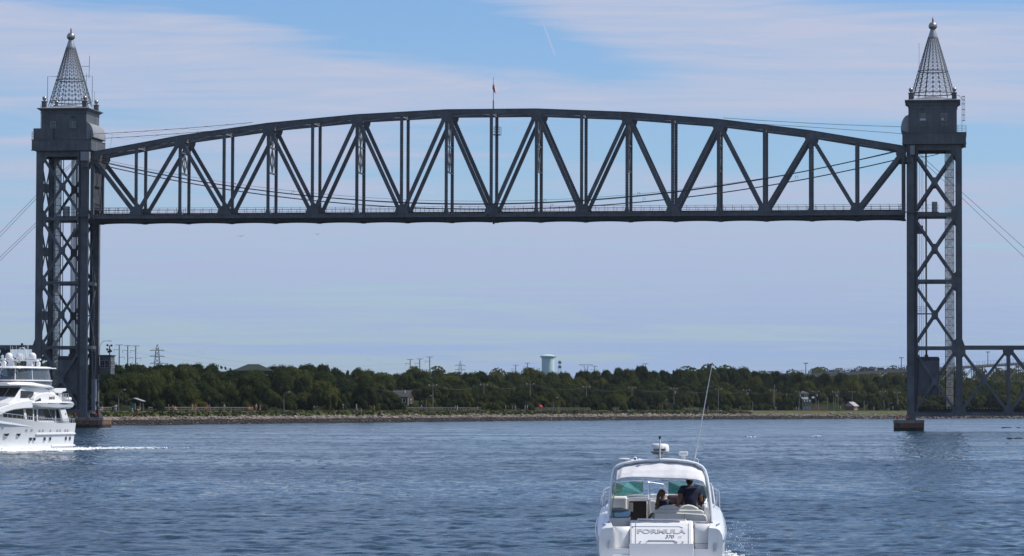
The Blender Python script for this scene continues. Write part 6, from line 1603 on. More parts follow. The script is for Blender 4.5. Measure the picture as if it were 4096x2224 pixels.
m.tube([(a - .03, .38, 1.53), (a, .42, 1.62), (b, .42, 1.62), (b + .04, .38, 1.53)], .014, 6); m.tube([(.02, .42, 1.56), (.02, .42, 1.62)], .012, 5); part('stern_rail', m, chrome, trunk_o)
for s, zx, zy in ((-1, 275, 1265), (1, 1440, 1292)):
    p_ = bp(zx, zy, -.02); m = MB()
    for dz in (-.05, .03): m.lathe([(.02, 0), (.025, .05), (.03, .07)], (p_.x, -.03, p_.z + dz), 8, axis='Y')
    m.tube([(p_.x - .02, -.10, p_.z - .13), (p_.x + .01, -.11, p_.z), (p_.x + .03, -.10, p_.z + .11)], .018, 6); m.box(p_.x - .035, p_.x + .035, -.035, -.022, p_.z - .09, p_.z + .09); part('cleat', m, chrome)
for s in (-1, 1):
    m = MB(); m.tube([(s * 1.47, .2, 1.475), (s * 1.55, .5, 1.50)], .02, 5); part('fairlead', m, chrome)
    for k, (yy, zz) in enumerate(((1.6, 1.2), (2.2, 1.25))):
        m = MB(); m.box(s * 1.735 - .02, s * 1.735 + .02, yy, yy + .42, zz, zz + .09); part('engine_vent', m, seamm)
# lettering
def text(s, size, loc, mt, par, name, ext=.004, off=0.0, sx=1.0, shear=0.0, tilt=PI / 2, yoff=0, bold=0):
    cu = bpy.data.curves.new(name, 'FONT'); cu.body = s; cu.size = size; cu.extrude = ext; cu.offset = off + bold; cu.align_x = 'CENTER'; cu.align_y = 'CENTER'; cu.shear = shear; cu.resolution_u = 3
    o = bpy.data.objects.new(name, cu); C.objects.link(o); dg = bpy.context.evaluated_depsgraph_get(); me = bpy.data.meshes.new_from_object(o.evaluated_get(dg)); bpy.data.objects.remove(o)
    me.name = name; me.materials.clear(); me.materials.append(mt); o = bpy.data.objects.new(name, me); C.objects.link(o); o.parent = par; o.location = loc; o.rotation_euler = (tilt, 0, 0); o.scale = (sx, 1.33, 1); return o
zt = 1.335; tl = PI / 2 - math.atan(.14 / .16) 
c0 = (848 - 846) / 419
dkl = mat('dark_grey_lettering', (.26, .26, .26), .4); ltl = mat('silver_lettering', (.62, .62, .62), .3, .2)
yl = onface(1.25)
text('FORMULA', .155, (c0 + .0, onface(1.295) - .006, 1.29), dkl, trunk_o, 'brand_lettering_outline', .003, .0035, 1.82, .0, tl, bold=.001)
text('FORMULA', .155, (c0 - .004, onface(1.295) - .013, 1.294), ltl, trunk_o, 'brand_lettering', .003, 0, 1.82, .0, tl, bold=.001)
text('370', .115, (.215, onface(1.16) - .007, 1.155), mat('black_lettering', (.015, .015, .015), .4), trunk_o, 'model_number', .002, .002, 1.35, .35, tl)
text('SS', .08, (.485, onface(1.155) - .007, 1.145), dkl, trunk_o, 'model_letters', .002, .001, 1.35, .35, tl)
# radar arch
path = [(266, 1010, .75), (272, 900, .9), (283, 760, 1.05), (298, 620, 1.2), (314, 490, 1.35), (330, 432, 1.4), (362, 398, 1.42), (430, 371, 1.43), (560, 345, 1.44), (700, 331, 1.45), (846, 326, 1.45), (1000, 331, 1.45), (1140, 346, 1.44), (1240, 370, 1.43), (1300, 402, 1.42), (1334, 445, 1.4), (1356, 520, 1.33), (1376, 640, 1.2), (1394, 780, 1.05), (1407, 900, .9), (1414, 1015, .75)]
pp = [bp(*q) for q in path]; rings = []
for i, p_ in enumerate(pp):
    t_ = (pp[min(i + 1, len(pp) - 1)] - pp[max(0, i - 1)]); t_.y = 0; t_.normalize(); n_ = Vector((-t_.z, 0, t_.x)); th_ = .040 if 4 < i < 16 else .038; dp = .30 if 5 < i < 15 else .20
    rings.append([p_ + n_ * a + Vector((0, b, 0)) for a, b in ((th_ * .3, -dp), (th_, -dp * .55), (th_, dp * .55), (th_ * .3, dp), (-th_ * .5, dp), (-th_, 0), (-th_ * .5, -dp))])
m = MB(); m.loft(rings); part('radar_arch', m, gel, smooth=50)
# canvas
tops_ = [(342, 500), (360, 432), (420, 398), (560, 368), (700, 354), (846, 349), (1000, 354), (1120, 368), (1230, 392), (1295, 432), (1328, 500)]
bots_ = [(336, 620), (352, 562), (400, 532), (520, 517), (680, 520), (846, 527), (1000, 529), (1130, 534), (1240, 546), (1312, 566), (1345, 640)]
def cv(a, b):
    i = a * (len(tops_) - 1); j = min(int(i), len(tops_) - 2); f = i - j
    tx = tops_[j][0] + (tops_[j + 1][0] - tops_[j][0]) * f; tz = tops_[j][1] + (tops_[j + 1][1] - tops_[j][1]) * f; bx_ = bots_[j][0] + (bots_[j + 1][0] - bots_[j][0]) * f; bz_ = bots_[j][1] + (bots_[j + 1][1] - bots_[j][1]) * f
    y = 1.25 - .60 * b - .05 * math.sin(PI * b) + (.012 * math.sin(a * 47 + b * 3) + .010 * math.sin(a * 23 + 5 * b) + .008 * math.sin(b * 16 + a * 6)) * (1 - .3 * b)
    return bp(tx + (bx_ - tx) * b, tz + (bz_ - tz) * b, y)
m = MB(); m.grid(80, 14, cv); o = part('canvas_valance', m, canvas_m, smooth='full'); so_ = o.modifiers.new('s', 'SOLIDIFY'); so_.thickness = .012
m = MB(); m.tube([cv(a, 1.0) + Vector((0, 0, -.005)) for a in np.linspace(.02, .98, 40)], .022, 7); part('rolled_hem', m, canvas_m, smooth='full')
def roofc(a, b):
    p_ = cv(a, 0); q = Vector((p_.x * (1 - .06 * b), 1.3 + 1.6 * b, p_.z - .03 - .20 * b * b - .02 * math.sin(3 * PI * b) ** 2)); return q
m = MB(); m.grid(30, 10, roofc); o = part('bimini_top', m, canvas_m, smooth='full'); so_ = o.modifiers.new('s', 'SOLIDIFY'); so_.thickness = .012
for s, pts in ((-1, [(345, 590, .9), (325, 740, 1.1), (300, 870, 1.2), (284, 980, 1.2)]), (-1, [(350, 590, 3.0), (318, 660, 3.1), (305, 740, 3.2)]), (1, [(1330, 560, 1.0), (1360, 740, 1.1), (1385, 880, 1.2), (1400, 990, 1.2)]), (1, [(1325, 580, 3.0), (1345, 690, 3.1), (1375, 800, 3.2), (1392, 880, 3.2)])):
    m = MB(); m.tube([bp(*q) for q in pts], .014, 6); part('canopy_frame', m, chrome)
m = MB(); m.tube([bp(1366, 600, 3.2), bp(1395, 590, 3.2), bp(1412, 625, 3.2), bp(1440, 800, 3.0), bp(1442, 835, 3.0), bp(1425, 855, 3.0)], .022, 7); part('side_grab_rail', m, gel)
m = MB(); m.tube([bp(178, 838, 3.5), bp(188, 745, 3.9), bp(215, 700, 4.3), bp(240, 680, 4.6)], .02, 6); m.tube([bp(205, 725, 3.2), bp(222, 800, 3.0), bp(238, 890, 2.8)], .022, 6); part('side_grab_rail', m, chrome)
for s in (-1, 1):      # clear side curtains
    m = MB(); a0, a1, a2, a3 = (bp(300, 600, 1.4), bp(345, 560, 3.3), bp(300, 735, 3.4), bp(275, 880, 1.6)) if s < 0 else (bp(1368, 600, 1.4), bp(1330, 560, 3.3), bp(1362, 735, 3.4), bp(1402, 880, 1.6)); m.add([a0, a1, a2, a3], [(0, 1, 2, 3)]); part('side_screen', m, glassm('side_curtain_vinyl', (.88, .90, .90), .05))
# windshield
def pane(name, c, mt=tealg): 
    m = MB(); m.add([bp(*q) for q in c], [tuple(range(len(c)))]); o = part(name, m, mt); q = o.modifiers.new('s', 'SOLIDIFY'); q.thickness = .012; return o
wl = pane('windshield_pane', [(296, 738, 3.2), (318, 612, 3.1), (355, 590, 4.0), (480, 575, 4.5), (648, 566, 4.7), (648, 702, 4.7), (480, 712, 4.5), (345, 726, 4.0)])
wr = pane('windshield_pane', [(932, 704, 4.7), (932, 567, 4.7), (1080, 575, 4.5), (1220, 596, 4.2), (1335, 622, 3.3), (1352, 752, 3.2), (1290, 722, 4.0), (1100, 712, 4.5)])
for o_, ptss in ((wl, [[(318, 608, 3.1), (355, 584, 4.0), (480, 571, 4.5), (652, 556, 4.7)], [(648, 556, 4.7), (646, 704, 4.7)], [(296, 740, 3.2), (345, 728, 4.0), (480, 714, 4.5), (650, 704, 4.7)]]),
                 (wr, [[(932, 566, 4.7), (1080, 574, 4.5), (1220, 594, 4.2), (1338, 622, 3.3)], [(932, 566, 4.7), (930, 708, 4.7)], [(930, 706, 4.7), (1100, 714, 4.5), (1290, 724, 4.0), (1355, 754, 3.2)]])):
    for pts in ptss: m = MB(); m.tube([bp(*q) for q in pts], .016, 6); part('windshield_frame', m, chrome, o_)
m = MB(); m.tube([bp(590, 574, 4.6), bp(722, 576, 4.5), bp(880, 600, 4.8), bp(935, 606, 4.7)], .008, 6); m.tube([bp(880, 600, 4.8), bp(925, 700, 4.8)], .008, 6); part('walkthrough_rail', m, chrome)
m = MB(); m.tube([bp(640, 575, 4.2), bp(705, 572, 3.9), bp(722, 590, 3.9), bp(724, 700, 3.9), bp(718, 900, 3.9)], .012, 7); part('companion_rail', m, chrome)
for a, b in (((410, 700, 4.9), (430, 628, 5.0)), ((549, 698, 4.9), (594, 600, 5.0)), ((312, 712, 4.9), (314, 660, 5.0))): m = MB(); m.tube([bp(*a), bp(*b)], .014, 5); part('wiper', m, plast)
# cockpit furniture
def sbox(name, zx0, zx1, zy0, zy1, y0, y1, mt, bev=.03, par=boat):
    a = bp(zx0, zy1, y0); b = bp(zx1, zy0, y0); m = MB(); m.box(a.x, b.x, y0, y1, a.z, b.z); return part(name, m, mt, par, bev=bev)
m = MB(); a = bp(285, 1078, 1.1); b = bp(508, 975, 1.1); n = 14
pl_ = [(a.x, 2.1), (b.x - .0, 2.1)] + [(b.x - .22 + .22 * math.cos(q), 1.35 + -.28 * math.sin(q)) for q in np.linspace(0, PI / 2, 7)] + [(a.x, 1.07)]
m.prism(pl_, lambda x, y, h: (x, y, h), a.z - .3, b.z); wb = part('wet_bar', m, vinyl, smooth=30)
m = MB(); m.prism(pl_, lambda x, y, h: (x, y, h + (y - 1.07) * .16), b.z + .012, b.z + .035); part('bar_lid', m, tealg, wb)
m = MB(); m.prism([(x * .995, y) for x, y in pl_], lambda x, y, h: (x, y, h), b.z - .25, b.z - .24); part('counter_edge', m, seamm, wb)
m = MB(); p0 = bp(300, 885, 2.0); p1 = bp(500, 905, 2.0); m.tube([p0, p0.lerp(p1, .5) + Vector((0, 0, .02)), p1], [.06, .07, .045], 10); part('bolster', m, vinyl_d)
sbox('galley_cabinet', 285, 470, 742, 895, 3.3, 4.4, vinyl, .05)
sbox('bulkhead', 455, 800, 768, 1060, 4.42, 4.5, vinyl, .0)
sbox('companionway_shade', 487, 690, 786, 1040, 4.36, 4.415, black, .01)  # flat black panel, the opening's shade is painted as its colour
sbox('companionway_lining', 492, 538, 806, 905, 4.33, 4.355, vinyl_d, .01)
for k in range(5): sbox('hatch_slat', 488, 708, 722 + k * 11, 729 + k * 11, 4.28, 4.34, vinyl_d if k % 2 else vinyl, .004)
m = MB()
m.tube([bp(480, 900, 4.3), bp(482, 800, 4.3), bp(500, 780, 4.3), bp(680, 778, 4.3), bp(695, 800, 4.3), bp(695, 1000, 4.3)], .022, 6); part('companionway_frame', m, gel)
sbox('helm_pod', 725, 790, 780, 1000, 4.0, 4.35, gel, .03); sbox('foredeck_console', 725, 925, 712, 760, 4.75, 5.4, gel, .03)
sbox('dashboard', 915, 1330, 722, 830, 3.85, 4.3, dashm, .05); ds = sbox('instrument_panel', 945, 1045, 740, 800, 3.80, 3.85, dplast, .01)
m = MB(); c_ = bp(1200, 800, 3.62); m.lathe([(.155, -.01), (.165, 0), (.155, .01)], c_, 20, axis='Y'); part('steering_wheel', m, black)
sbox('helm_bolster', 1282, 1325, 725, 850, 3.3, 3.6, black, .04)
sbox('throttle', 1300, 1325, 815, 900, 3.0, 3.1, chrome, .02)
sbox('side_coaming', 1325, 1395, 850, 1040, 2.2, 4.3, gel, .03)
for zx in (1335, 1350): m = MB(); m.tube([bp(zx, 760, 3.3), bp(zx - 8, 800, 3.2), bp(zx, 880, 3.0), bp(zx + 18, 900, 2.9)], .012, 5); part('helm_rail', m, chrome)
def cushion(name, poly, y0, y1, mt, bev=.05):
    m = MB(); s = [bp(x, z, y0) for x, z in poly]; m.prism([(q.x, q.z) for q in s], lambda a, b, h: (a, h, b), y0, y1); return part(name, m, mt, smooth=30, bev=bev)
cushion('seat_back', [(770, 1055), (772, 930), (790, 918), (1050, 914), (1320, 928), (1350, 945), (1362, 1000), (1340, 1058)], 2.0, 2.28, vinyl, .05)
cushion('seat_band', [(757, 925), (775, 884), (850, 878), (1280, 882), (1322, 896), (1328, 930), (1050, 922)], 2.05, 2.34, vinyl, .03)
cushion('headrest', [(812, 884), (830, 852), (880, 834), (950, 828), (1010, 842), (1050, 852), (1012 + 60, 848), (1100, 832), (1150, 824), (1200, 832), (1250, 855), (1278, 884)], 2.1, 2.26, vinyl, .035)
m = MB(); m.tube([bp(1107, 925, 1.99), bp(1107, 1050, 1.99)], .008, 5); part('seat_piping', m, vinyl_d)
sbox('seat_base', 775, 1340, 1050, 1160, 2.05, 2.8, gel, .02)
sbox('arm_stripe', 751, 776, 935, 985, 2.0, 2.2, vinyl_d, .01)
m = MB(); m.tube([bp(1190, 1030, .9), bp(1260, 1042, .8), bp(1330, 1040, .75), bp(1375, 1030, .8), bp(1395, 1010, 1.0)], .05, 8); part('coaming_bolster', m, gel, smooth=40)
sbox('lounge_seat', 1190, 1385, 1015, 1060, 1.1, 1.9, vinyl_d, .04)
# electronics on the arch
def on_boat(name, label, cat, base): o = empty(name, (0, 0, 0), 0, label, cat); o.location = B0 + Matrix.Rotation(BRZ, 3, 'Z') @ base; o.rotation_euler = (0, 0, BRZ); o['_b'] = tuple(base); return o
def OM(o): m = MB(); m.off = Vector(o['_b']); return m
def P_(o, name, m, mt, smooth=False, bev=0, par=None):
    q = m.build(name, mt, par or o, smooth); return bevel(q, bev, 2) if bev else q
b_ = bp(832, 318, 1.45); rd = on_boat('radar_dome', 'white round radar dome with dark underside on top of the white motor boat', 'radar', b_)
c_ = bp(831, 215, 1.45); R_ = .258
m = OM(rd); m.lathe([(R_ * .97, -.055), (R_ * 1.0, -.03), (R_, .03), (R_ * .95, .105), (R_ * .85, .138), (R_ * .6, .155), (.01, .16)], c_, 32); P_(rd, 'dome', m, plast, 35)
m = OM(rd); m.lathe([(.12, -.13), (R_ * .8, -.105), (R_ * .96, -.06), (R_ * .965, -.052)], c_, 32); P_(rd, 'underside', m, dplast, 35)
m = OM(rd); m.lathe([(.15, b_.z), (.14, b_.z + .015), (.05, b_.z + .05), (.045, c_.z - .12), (.1, c_.z - .11)], (b_.x, b_.y, 0), 12); P_(rd, 'pedestal', m, plast, 35)
mp_ = bp(834, 210, 1.15); m = OM(rd); m.tube([(mp_.x, 1.15, b_.z - .02), (mp_.x, 1.15, bp(834, 100, 1.15).z)], .018, 7); P_(rd, 'light_mast', m, plast)
z_ = bp(834, 100, 1.15).z; m = OM(rd); m.lathe([(.025, z_), (.03, z_ + .03), (.022, z_ + .04), (.045, z_ + .06), (.045, z_ + .075)], (mp_.x, 1.15, 0), 10); P_(rd, 'light_head', m, black)
def wraptext(s, size, cen, R, par, name, mt, zz, sx=1.25, offx=0):
    cu = bpy.data.curves.new(name, 'FONT'); cu.body = s; cu.size = size; cu.extrude = .003; cu.offset = .0022; cu.align_x = 'CENTER'; cu.align_y = 'CENTER'; cu.resolution_u = 2
    o = bpy.data.objects.new(name, cu); C.objects.link(o); dg = bpy.context.evaluated_depsgraph_get(); me = bpy.data.meshes.new_from_object(o.evaluated_get(dg)); bpy.data.objects.remove(o)
    for v in me.vertices:
        a = (v.co.x * sx + offx) / R; r = R + .006 + v.co.z; v.co = Vector((cen.x + r * math.sin(a), cen.y - r * math.cos(a), zz + v.co.y)) - Vector(par.parent['_b'] if '_b' not in par else par['_b'])
    me.materials.clear(); me.materials.append(mt); me.name = name; o = bpy.data.objects.new(name, me); C.objects.link(o); o.parent = par
wraptext('GARMIN', .082, c_, R_, rd, 'maker_lettering', MATS['black_lettering'], c_.z - .012, 1.12)
m = OM(rd); an = .62; p_ = lambda a, z: (c_.x + (R_ + .006) * math.sin(a), c_.y - (R_ + .006) * math.cos(a), c_.z + z); m.add([p_(.50, .03), p_(.66, .03), p_(.58, .068)], [(0, 1, 2)]); P_(rd, 'blue_triangle', m, mat('logo_blue', (.02, .12, .5), .4))
b_ = bp(1095, 348, 1.5); sd2 = on_boat('scanner_unit', 'white box shaped antenna unit on a short pedestal beside the radar dome', 'antenna', b_)
m = OM(sd2); m.box(b_.x - .125, b_.x + .125, 1.4, 1.62, b_.z + .16, b_.z + .27); P_(sd2, 'housing', m, plast, bev=.03)
m = OM(sd2); m.lathe([(.06, b_.z - .01), (.045, b_.z + .06), (.06, b_.z + .1), (.06, b_.z + .17)], (b_.x, 1.5, 0), 12); P_(sd2, 'pedestal', m, plast, 35)
b_ = bp(440, 366, 1.5); gp = on_boat('flat_disc_antenna', 'flat round white disc antenna on a stub at the left end of the arch', 'antenna', b_)
m = OM(gp); m.lathe([(.05, b_.z + .085), (.165, b_.z + .10), (.165, b_.z + .112), (.1, b_.z + .125), (.01, b_.z + .13)], (b_.x, 1.5, 0), 24); P_(gp, 'disc', m, plast, 35)
m = OM(gp); m.tube([(b_.x, 1.5, b_.z - .02), (b_.x, 1.5, b_.z + .09)], .022, 8); P_(gp, 'stub', m, plast)
b_ = bp(560, 340, 1.35); cm_ = on_boat('camera_ball', 'small white round camera with dark lens left of the radar dome', 'camera', b_)
m = OM(cm_); m.ball((b_.x, 1.35, b_.z + .055), .052, 14, 10); P_(cm_, 'body', m, plast, 60); m = OM(cm_); m.lathe([(.032, .0), (.03, .015)], (b_.x + .005, 1.30, b_.z + .055), 12, axis='Y'); P_(cm_, 'lens', m, dplast); m = OM(cm_); m.box(b_.x - .04, b_.x + .04, 1.32, 1.4, b_.z - .01, b_.z + .015); P_(cm_, 'foot', m, plast)
for zx, lb in ((525, 'low white mushroom antenna right next to the flat disc'), (607, 'low white mushroom antenna between the camera and radar dome')):
    b_ = bp(zx, 345 if zx < 560 else 336, 1.5); q = on_boat('mushroom_antenna', lb, 'antenna', b_); m = OM(q); m.lathe([(.05, b_.z), (.055, b_.z + .02), (.04, b_.z + .04), (.01, b_.z + .05)], (b_.x, 1.5, 0), 14); P_(q, 'cap', m, plast, 60); m = OM(q); m.lathe([(.055, b_.z - .03), (.055, b_.z)], (b_.x, 1.5, 0), 12); P_(q, 'base', m, plast)
b_ = bp(1212, 372, 1.5); va = on_boat('whip_antenna', 'very tall thin white whip antenna leaning right above the white motor boat', 'antenna', b_)
tp_ = Vector(((2849 - 2645) / (FPX / 89.5), 1.6, CAM_H - (1457 - 1627.2) / (FPX / 89.5)))
m = OM(va); m.tube([b_ + Vector((.01, 0, .05)), b_.lerp(tp_, .2), b_.lerp(tp_, .75), tp_], [.016, .014, .010, .007], 7); P_(va, 'rod', m, plast)
m = OM(va); m.tube([tp_, tp_ + Vector((.003, 0, .04))], .016, 6); P_(va, 'tip', m, black); m = OM(va); m.lathe([(.05, b_.z - .03), (.04, b_.z + .01), (.025, b_.z + .07)], (b_.x, 1.5, 0), 10); m.tube([b_, b_ + Vector((.03, 0, .13))], .022, 7); P_(va, 'mount', m, chrome)
m = OM(va); m.tube([b_ + Vector((.03, 0, .1)), b_ + Vector((.08, 0, .15)), b_ + Vector((.13, 0, .1)), b_ + Vector((.11, 0, -.02))], .008, 5); P_(va, 'cable_loop', m, plast)

# people aboard
navy = mat('navy_shirt', (.012, .018, .045), .85, 0, .1, 4.0); hair_d = mat('dark_hair', (.012, .009, .007), .7); hair_b = mat('brown_hair', (.12, .07, .04), .65, 0, .2, 6.0); tan = mat('tanned_skin', (.20, .095, .06), .55, 0, .08, 5)
shorts = mat('dark_shorts', (.03, .03, .035), .9)
def hand(wrist, dirv, side, curl=.5, sc_=1.0, up=Vector((0, 0, 1))):
    """five separate bent fingers grown from a palm; returns skin graph pieces"""
    d = dirv.normalized(); s = side.normalized(); dn = d.cross(s).normalized()
    if dn.z > 0: dn = -dn
    pts, ed, rad = [wrist, wrist + d * .045 * sc_, wrist + d * .085 * sc_], [(0, 1), (1, 2)], [(.026 * sc_, .02 * sc_), (.036 * sc_, .016 * sc_), (.038 * sc_, .014 * sc_)]
    chains = []
    for i, (o, l) in enumerate(((-.030, .068), (-.010, .078), (.010, .073), (.029, .057))):
        a = wrist + (d * .085 + s * o) * sc_; c1 = a + (d * .45 + dn * .1 * curl) * l * sc_; c2 = c1 + (d * .35 + dn * .45 * curl) * l * sc_; c3 = c2 + (d * .15 + dn * .6 * curl) * l * .6 * sc_
        chains.append([wrist + (d * .05 + s * o * .6) * sc_, a, c1, c2, c3])
    a = wrist + (d * .02 - s * .03) * sc_; chains.append([wrist + d * .015, a, a + (d * .03 - s * .025) * sc_, a + (d * .058 - s * .03 + dn * .01) * sc_])
    return pts, ed, rad, chains
def figure(root, shp):
    """shp: dict of joints in boat coordinates. One continuous body, then clothing and hair as children."""
    o = on_boat('person', shp['label'], 'person', shp['pelvis']); off = Vector(o['_b'])
    J = {k: (Vector(v) if isinstance(v, (tuple, Vector)) else v) for k, v in shp.items() if k not in ('label',)}
    g = shp.get('g', 1.0)
    pts = [J['pelvis'], J['pelvis'].lerp(J['chest'], .5), J['chest'], J['neck'], J['neck'].lerp(J['head'], .35), J['head'], J['head'] + Vector((0, 0, .07))]
    ed = [(i, i + 1) for i in range(6)]; rad = [(.165 * g, .12 * g), (.16 * g, .12 * g), (.175 * g, .12 * g), (.075, .065), (.058, .058), (.072, .088), (.068, .08)]
    fing = []
    for s, k in ((-1, 'l'), (1, 'r')):
        b = len(pts); pts += [J['sh' + k], J['el' + k], J['wr' + k]]; ed += [(2, b), (b, b + 1), (b + 1, b + 2)]; rad += [.06 * g, .046 * g, .027]
        hp_, he, hr, ch = hand(J['wr' + k], J['hd' + k], J['hs' + k], .7)
        b2 = len(pts); pts += hp_[1:]; ed += [(b + 2, b2), (b2, b2 + 1)]; rad += hr[1:]; fing += ch
        b = len(pts); pts += [J['hip' + k], J['kn' + k], J['an' + k], J['to' + k]]; ed += [(0, b), (b, b + 1), (b + 1, b + 2), (b + 2, b + 3)]; rad += [.095 * g, .062 * g, .042, .032]
    me = skin_mesh('body', [p - off for p in pts], ed, rad, tan, 2); bo = inst('body', me, o)
    # fingers, nose and ears are merged into the body mesh
    bm = bmesh.new(); bm.from_mesh(bo.data)
    for ch in fing:
        f = skin_mesh('finger', [p - off for p in ch], [(i, i + 1) for i in range(len(ch) - 1)], [.0095, .0095, .009, .0085, .007][:len(ch)], tan, 1); bm.from_mesh(f); bpy.data.meshes.remove(f)
    hd_ = J['head'] - off; fw = J['face']; rt_ = Vector((fw.y, -fw.x, 0)).normalized()
    fm_ = MB(); fm_.ico(hd_ + fw * .098 + Vector((0, 0, .02)), .018, 2, 0, (.8, .9, 1.3))
    for s in (-1, 1): fm_.ico(hd_ + rt_ * .082 * s + Vector((0, 0, .025)), .026, 2, 0, (.45, .7, 1.2)); fm_.ico(hd_ + fw * .083 + rt_ * .03 * s + Vector((0, 0, .045)), .011, 1)
    fm_.ico(hd_ + fw * .088 + Vector((0, 0, -.025)), .02, 2, 0, (1.2, .6, .35))
    ff = fm_.mesh('face'); bm.from_mesh(ff); bpy.data.meshes.remove(ff); bm.to_mesh(bo.data); bm.free(); bo.data.polygons.foreach_set('use_smooth', [True] * len(bo.data.polygons))
    # shirt over torso with short sleeves
    sp_ = [J['pelvis'] + Vector((0, 0, -.02)), J['pelvis'].lerp(J['chest'], .5), J['chest'], J['neck'] + Vector((0, 0, -.035))]
    se = [(0, 1), (1, 2), (2, 3)]; sr = [(.19 * g, .14 * g), (.185 * g, .14 * g), (.20 * g, .138 * g), (.085, .075)]
    for k in 'lr': b = len(sp_); sp_ += [J['sh' + k], J['sh' + k].lerp(J['el' + k], .62)]; se += [(2, b), (b, b + 1)]; sr += [.085 * g, .072 * g]
    inst('shirt', skin_mesh('shirt', [p - off for p in sp_], se, sr, navy, 2), o)
    sp_ = [J['pelvis'] + Vector((0, 0, .03))]; se = []; sr = [(.18 * g, .135 * g)]
    for k in 'lr': b = len(sp_); sp_ += [J['hip' + k], J['hip' + k].lerp(J['kn' + k], .75)]; se += [(0, b), (b, b + 1)]; sr += [.115 * g, .09 * g]
    inst('shorts', skin_mesh('shorts', [p - off for p in sp_], se, sr, shorts, 2), o)
    m = MB(); m.off = off; hc = J['head'] - fw * .016 + Vector((0, 0, .05))
    m.ball(hc, .1, 20, 12, 1.08); ho = m.build('hair', shp['hair'], o, 60)
    if 'tail' in shp:
        m = MB(); m.off = off; m.tube([hc - fw * .07 + Vector((0, 0, .02)), hc - fw * .115 + Vector((0, 0, -.05)), hc - fw * .12 + Vector((-.02, 0, -.2)), hc - fw * .10 + Vector((-.03, 0, -.36)), hc - fw * .09 + Vector((-.02, 0, -.45))], [.045, .05, .05, .04, .012], 10); m.build('ponytail', shp['hair'], o, 60)
        m = MB(); m.off = off
        for s in (-1, 1): m.tube([J['head'] + rt_ * .088 * s + Vector((0, 0, .04)), J['head'] + fw * .09 + rt_ * .06 * s + Vector((0, 0, .045))], .006, 5); m.box(*[q for p2 in ((J['head'] + fw * .095 + rt_ * .03 * s),) for q in (p2.x - .024, p2.x + .024, p2.y - .004, p2.y + .004, p2.z + .03, p2.z + .06)])
        m.build('sunglasses', black, o)
    return o
hd_ = bp(1163, 580, 3.0); sl_, sr_ = bp(1083, 655, 3.0), bp(1262, 655, 3.0)
figure(boat, dict(label='man in a navy shirt at the helm of the white motor boat, seen from behind', pelvis=bp(1180, 880, 3.0), chest=bp(1172, 690, 3.0), neck=bp(1165, 630, 3.0), head=bp(1163, 580, 3.0), face=(0.05, .99, 0), g=1.42, hair=hair_d,
    shl=sl_, ell=bp(1052, 765, 2.75), wrl=bp(1034, 815, 2.45), hdl=(.1, -.7, -.55), hsl=(1, 0, 0), shr=sr_, elr=bp(1290, 780, 3.1), wrr=bp(1262, 800, 3.4), hdr=(-.4, .9, -.1), hsr=(1, 0, 0),
    hipl=bp(1150, 905, 3.05), knl=bp(1140, 900, 3.45), anl=bp(1140, 1060, 3.5), tol=bp(1140, 1075, 3.65), hipr=bp(1212, 905, 3.05), knr=bp(1222, 900, 3.45), anr=bp(1222, 1060, 3.5), tor=bp(1222, 1075, 3.65)))
figure(boat, dict(label='woman with brown ponytail and sunglasses sitting left of the man at the helm', pelvis=bp(860, 935, 2.9), chest=bp(868, 815, 2.9), neck=bp(868, 765, 2.9), head=bp(862, 715, 2.9), face=(.75, .66, 0), g=.86, hair=hair_b, tail=1,
    shl=bp(812, 790, 2.9), ell=bp(790, 880, 2.8), wrl=bp(812, 830, 3.15), hdl=(.5, .8, .1), hsl=(0, 0, 1), shr=bp(925, 790, 2.95), elr=bp(960, 860, 3.1), wrr=bp(985, 830, 3.35), hdr=(.5, .8, 0), hsr=(1, 0, 0),
    hipl=bp(825, 945, 2.85), knl=bp(745, 930, 2.75), anl=bp(700, 1005, 2.6), tol=bp(690, 1030, 2.5), hipr=bp(880, 945, 2.95), knr=bp(850, 930, 3.3), anr=bp(840, 1060, 3.4), tor=bp(840, 1070, 3.5)))

# -------------------------------------------------------- the large white yacht
YA = math.radians(70); YH = Vector((-math.cos(YA), -math.sin(YA), 0)); YP = Vector((math.sin(YA), -math.cos(YA), 0))
YO = Vector((-44.22, 338.0, 0)) - YP * 3.08
yacht = empty('motor_yacht', YO, math.atan2(YH.y, YH.x), 'large white three deck motor yacht cut off by the left edge of the picture', 'yacht')
yacht.name = 'motor_yacht'
def yq(px, py, w=None, l=None):
    k = (px - 2048) / FPX
    if w is not None:
        b = YO + YP * w; l = (k * b.y - b.x) / (YH.x - k * YH.y)
    else:
        b = YO + YH * l; w = (k * b.y - b.x) / (YP.x - k * YP.y)
    q = YO + YP * w + YH * l; return Vector((l, w, CAM_H + (hor(px) - py) / FPX * q.y))
def YB(name, m, mt, par=None, smooth=False, bev=0):
    o = m.build(name, mt, par or yacht, smooth); return bevel(o, bev, 2) if bev else o
LS = [0, 2, 4, 7, 10, 13, 16, 19, 22, 25, 28, 30.5]
WD = dict(zip(LS, [3.05, 3.1, 3.14, 3.16, 3.15, 3.08, 2.9, 2.6, 2.15, 1.5, .7, .05])); WW = dict(zip(LS, [2.72, 2.72, 2.68, 2.58, 2.38, 2.05, 1.65, 1.2, .8, .4, .14, .02])); ZS = dict(zip(LS, [2.78, 2.76, 2.78, 2.88, 3.05, 3.25, 3.45, 3.7, 4.0, 4.3, 4.6, 4.8]))
def hullw(l, z):
    wd_ = np.interp(l, LS, [WD[a] for a in LS]); ww_ = np.interp(l, LS, [WW[a] for a in LS]); zs_ = np.interp(l, LS, [ZS[a] for a in LS]); f = max(0, min(1, z / zs_)); return float(ww_ + (wd_ - ww_) * f ** 1.25)
rings = []
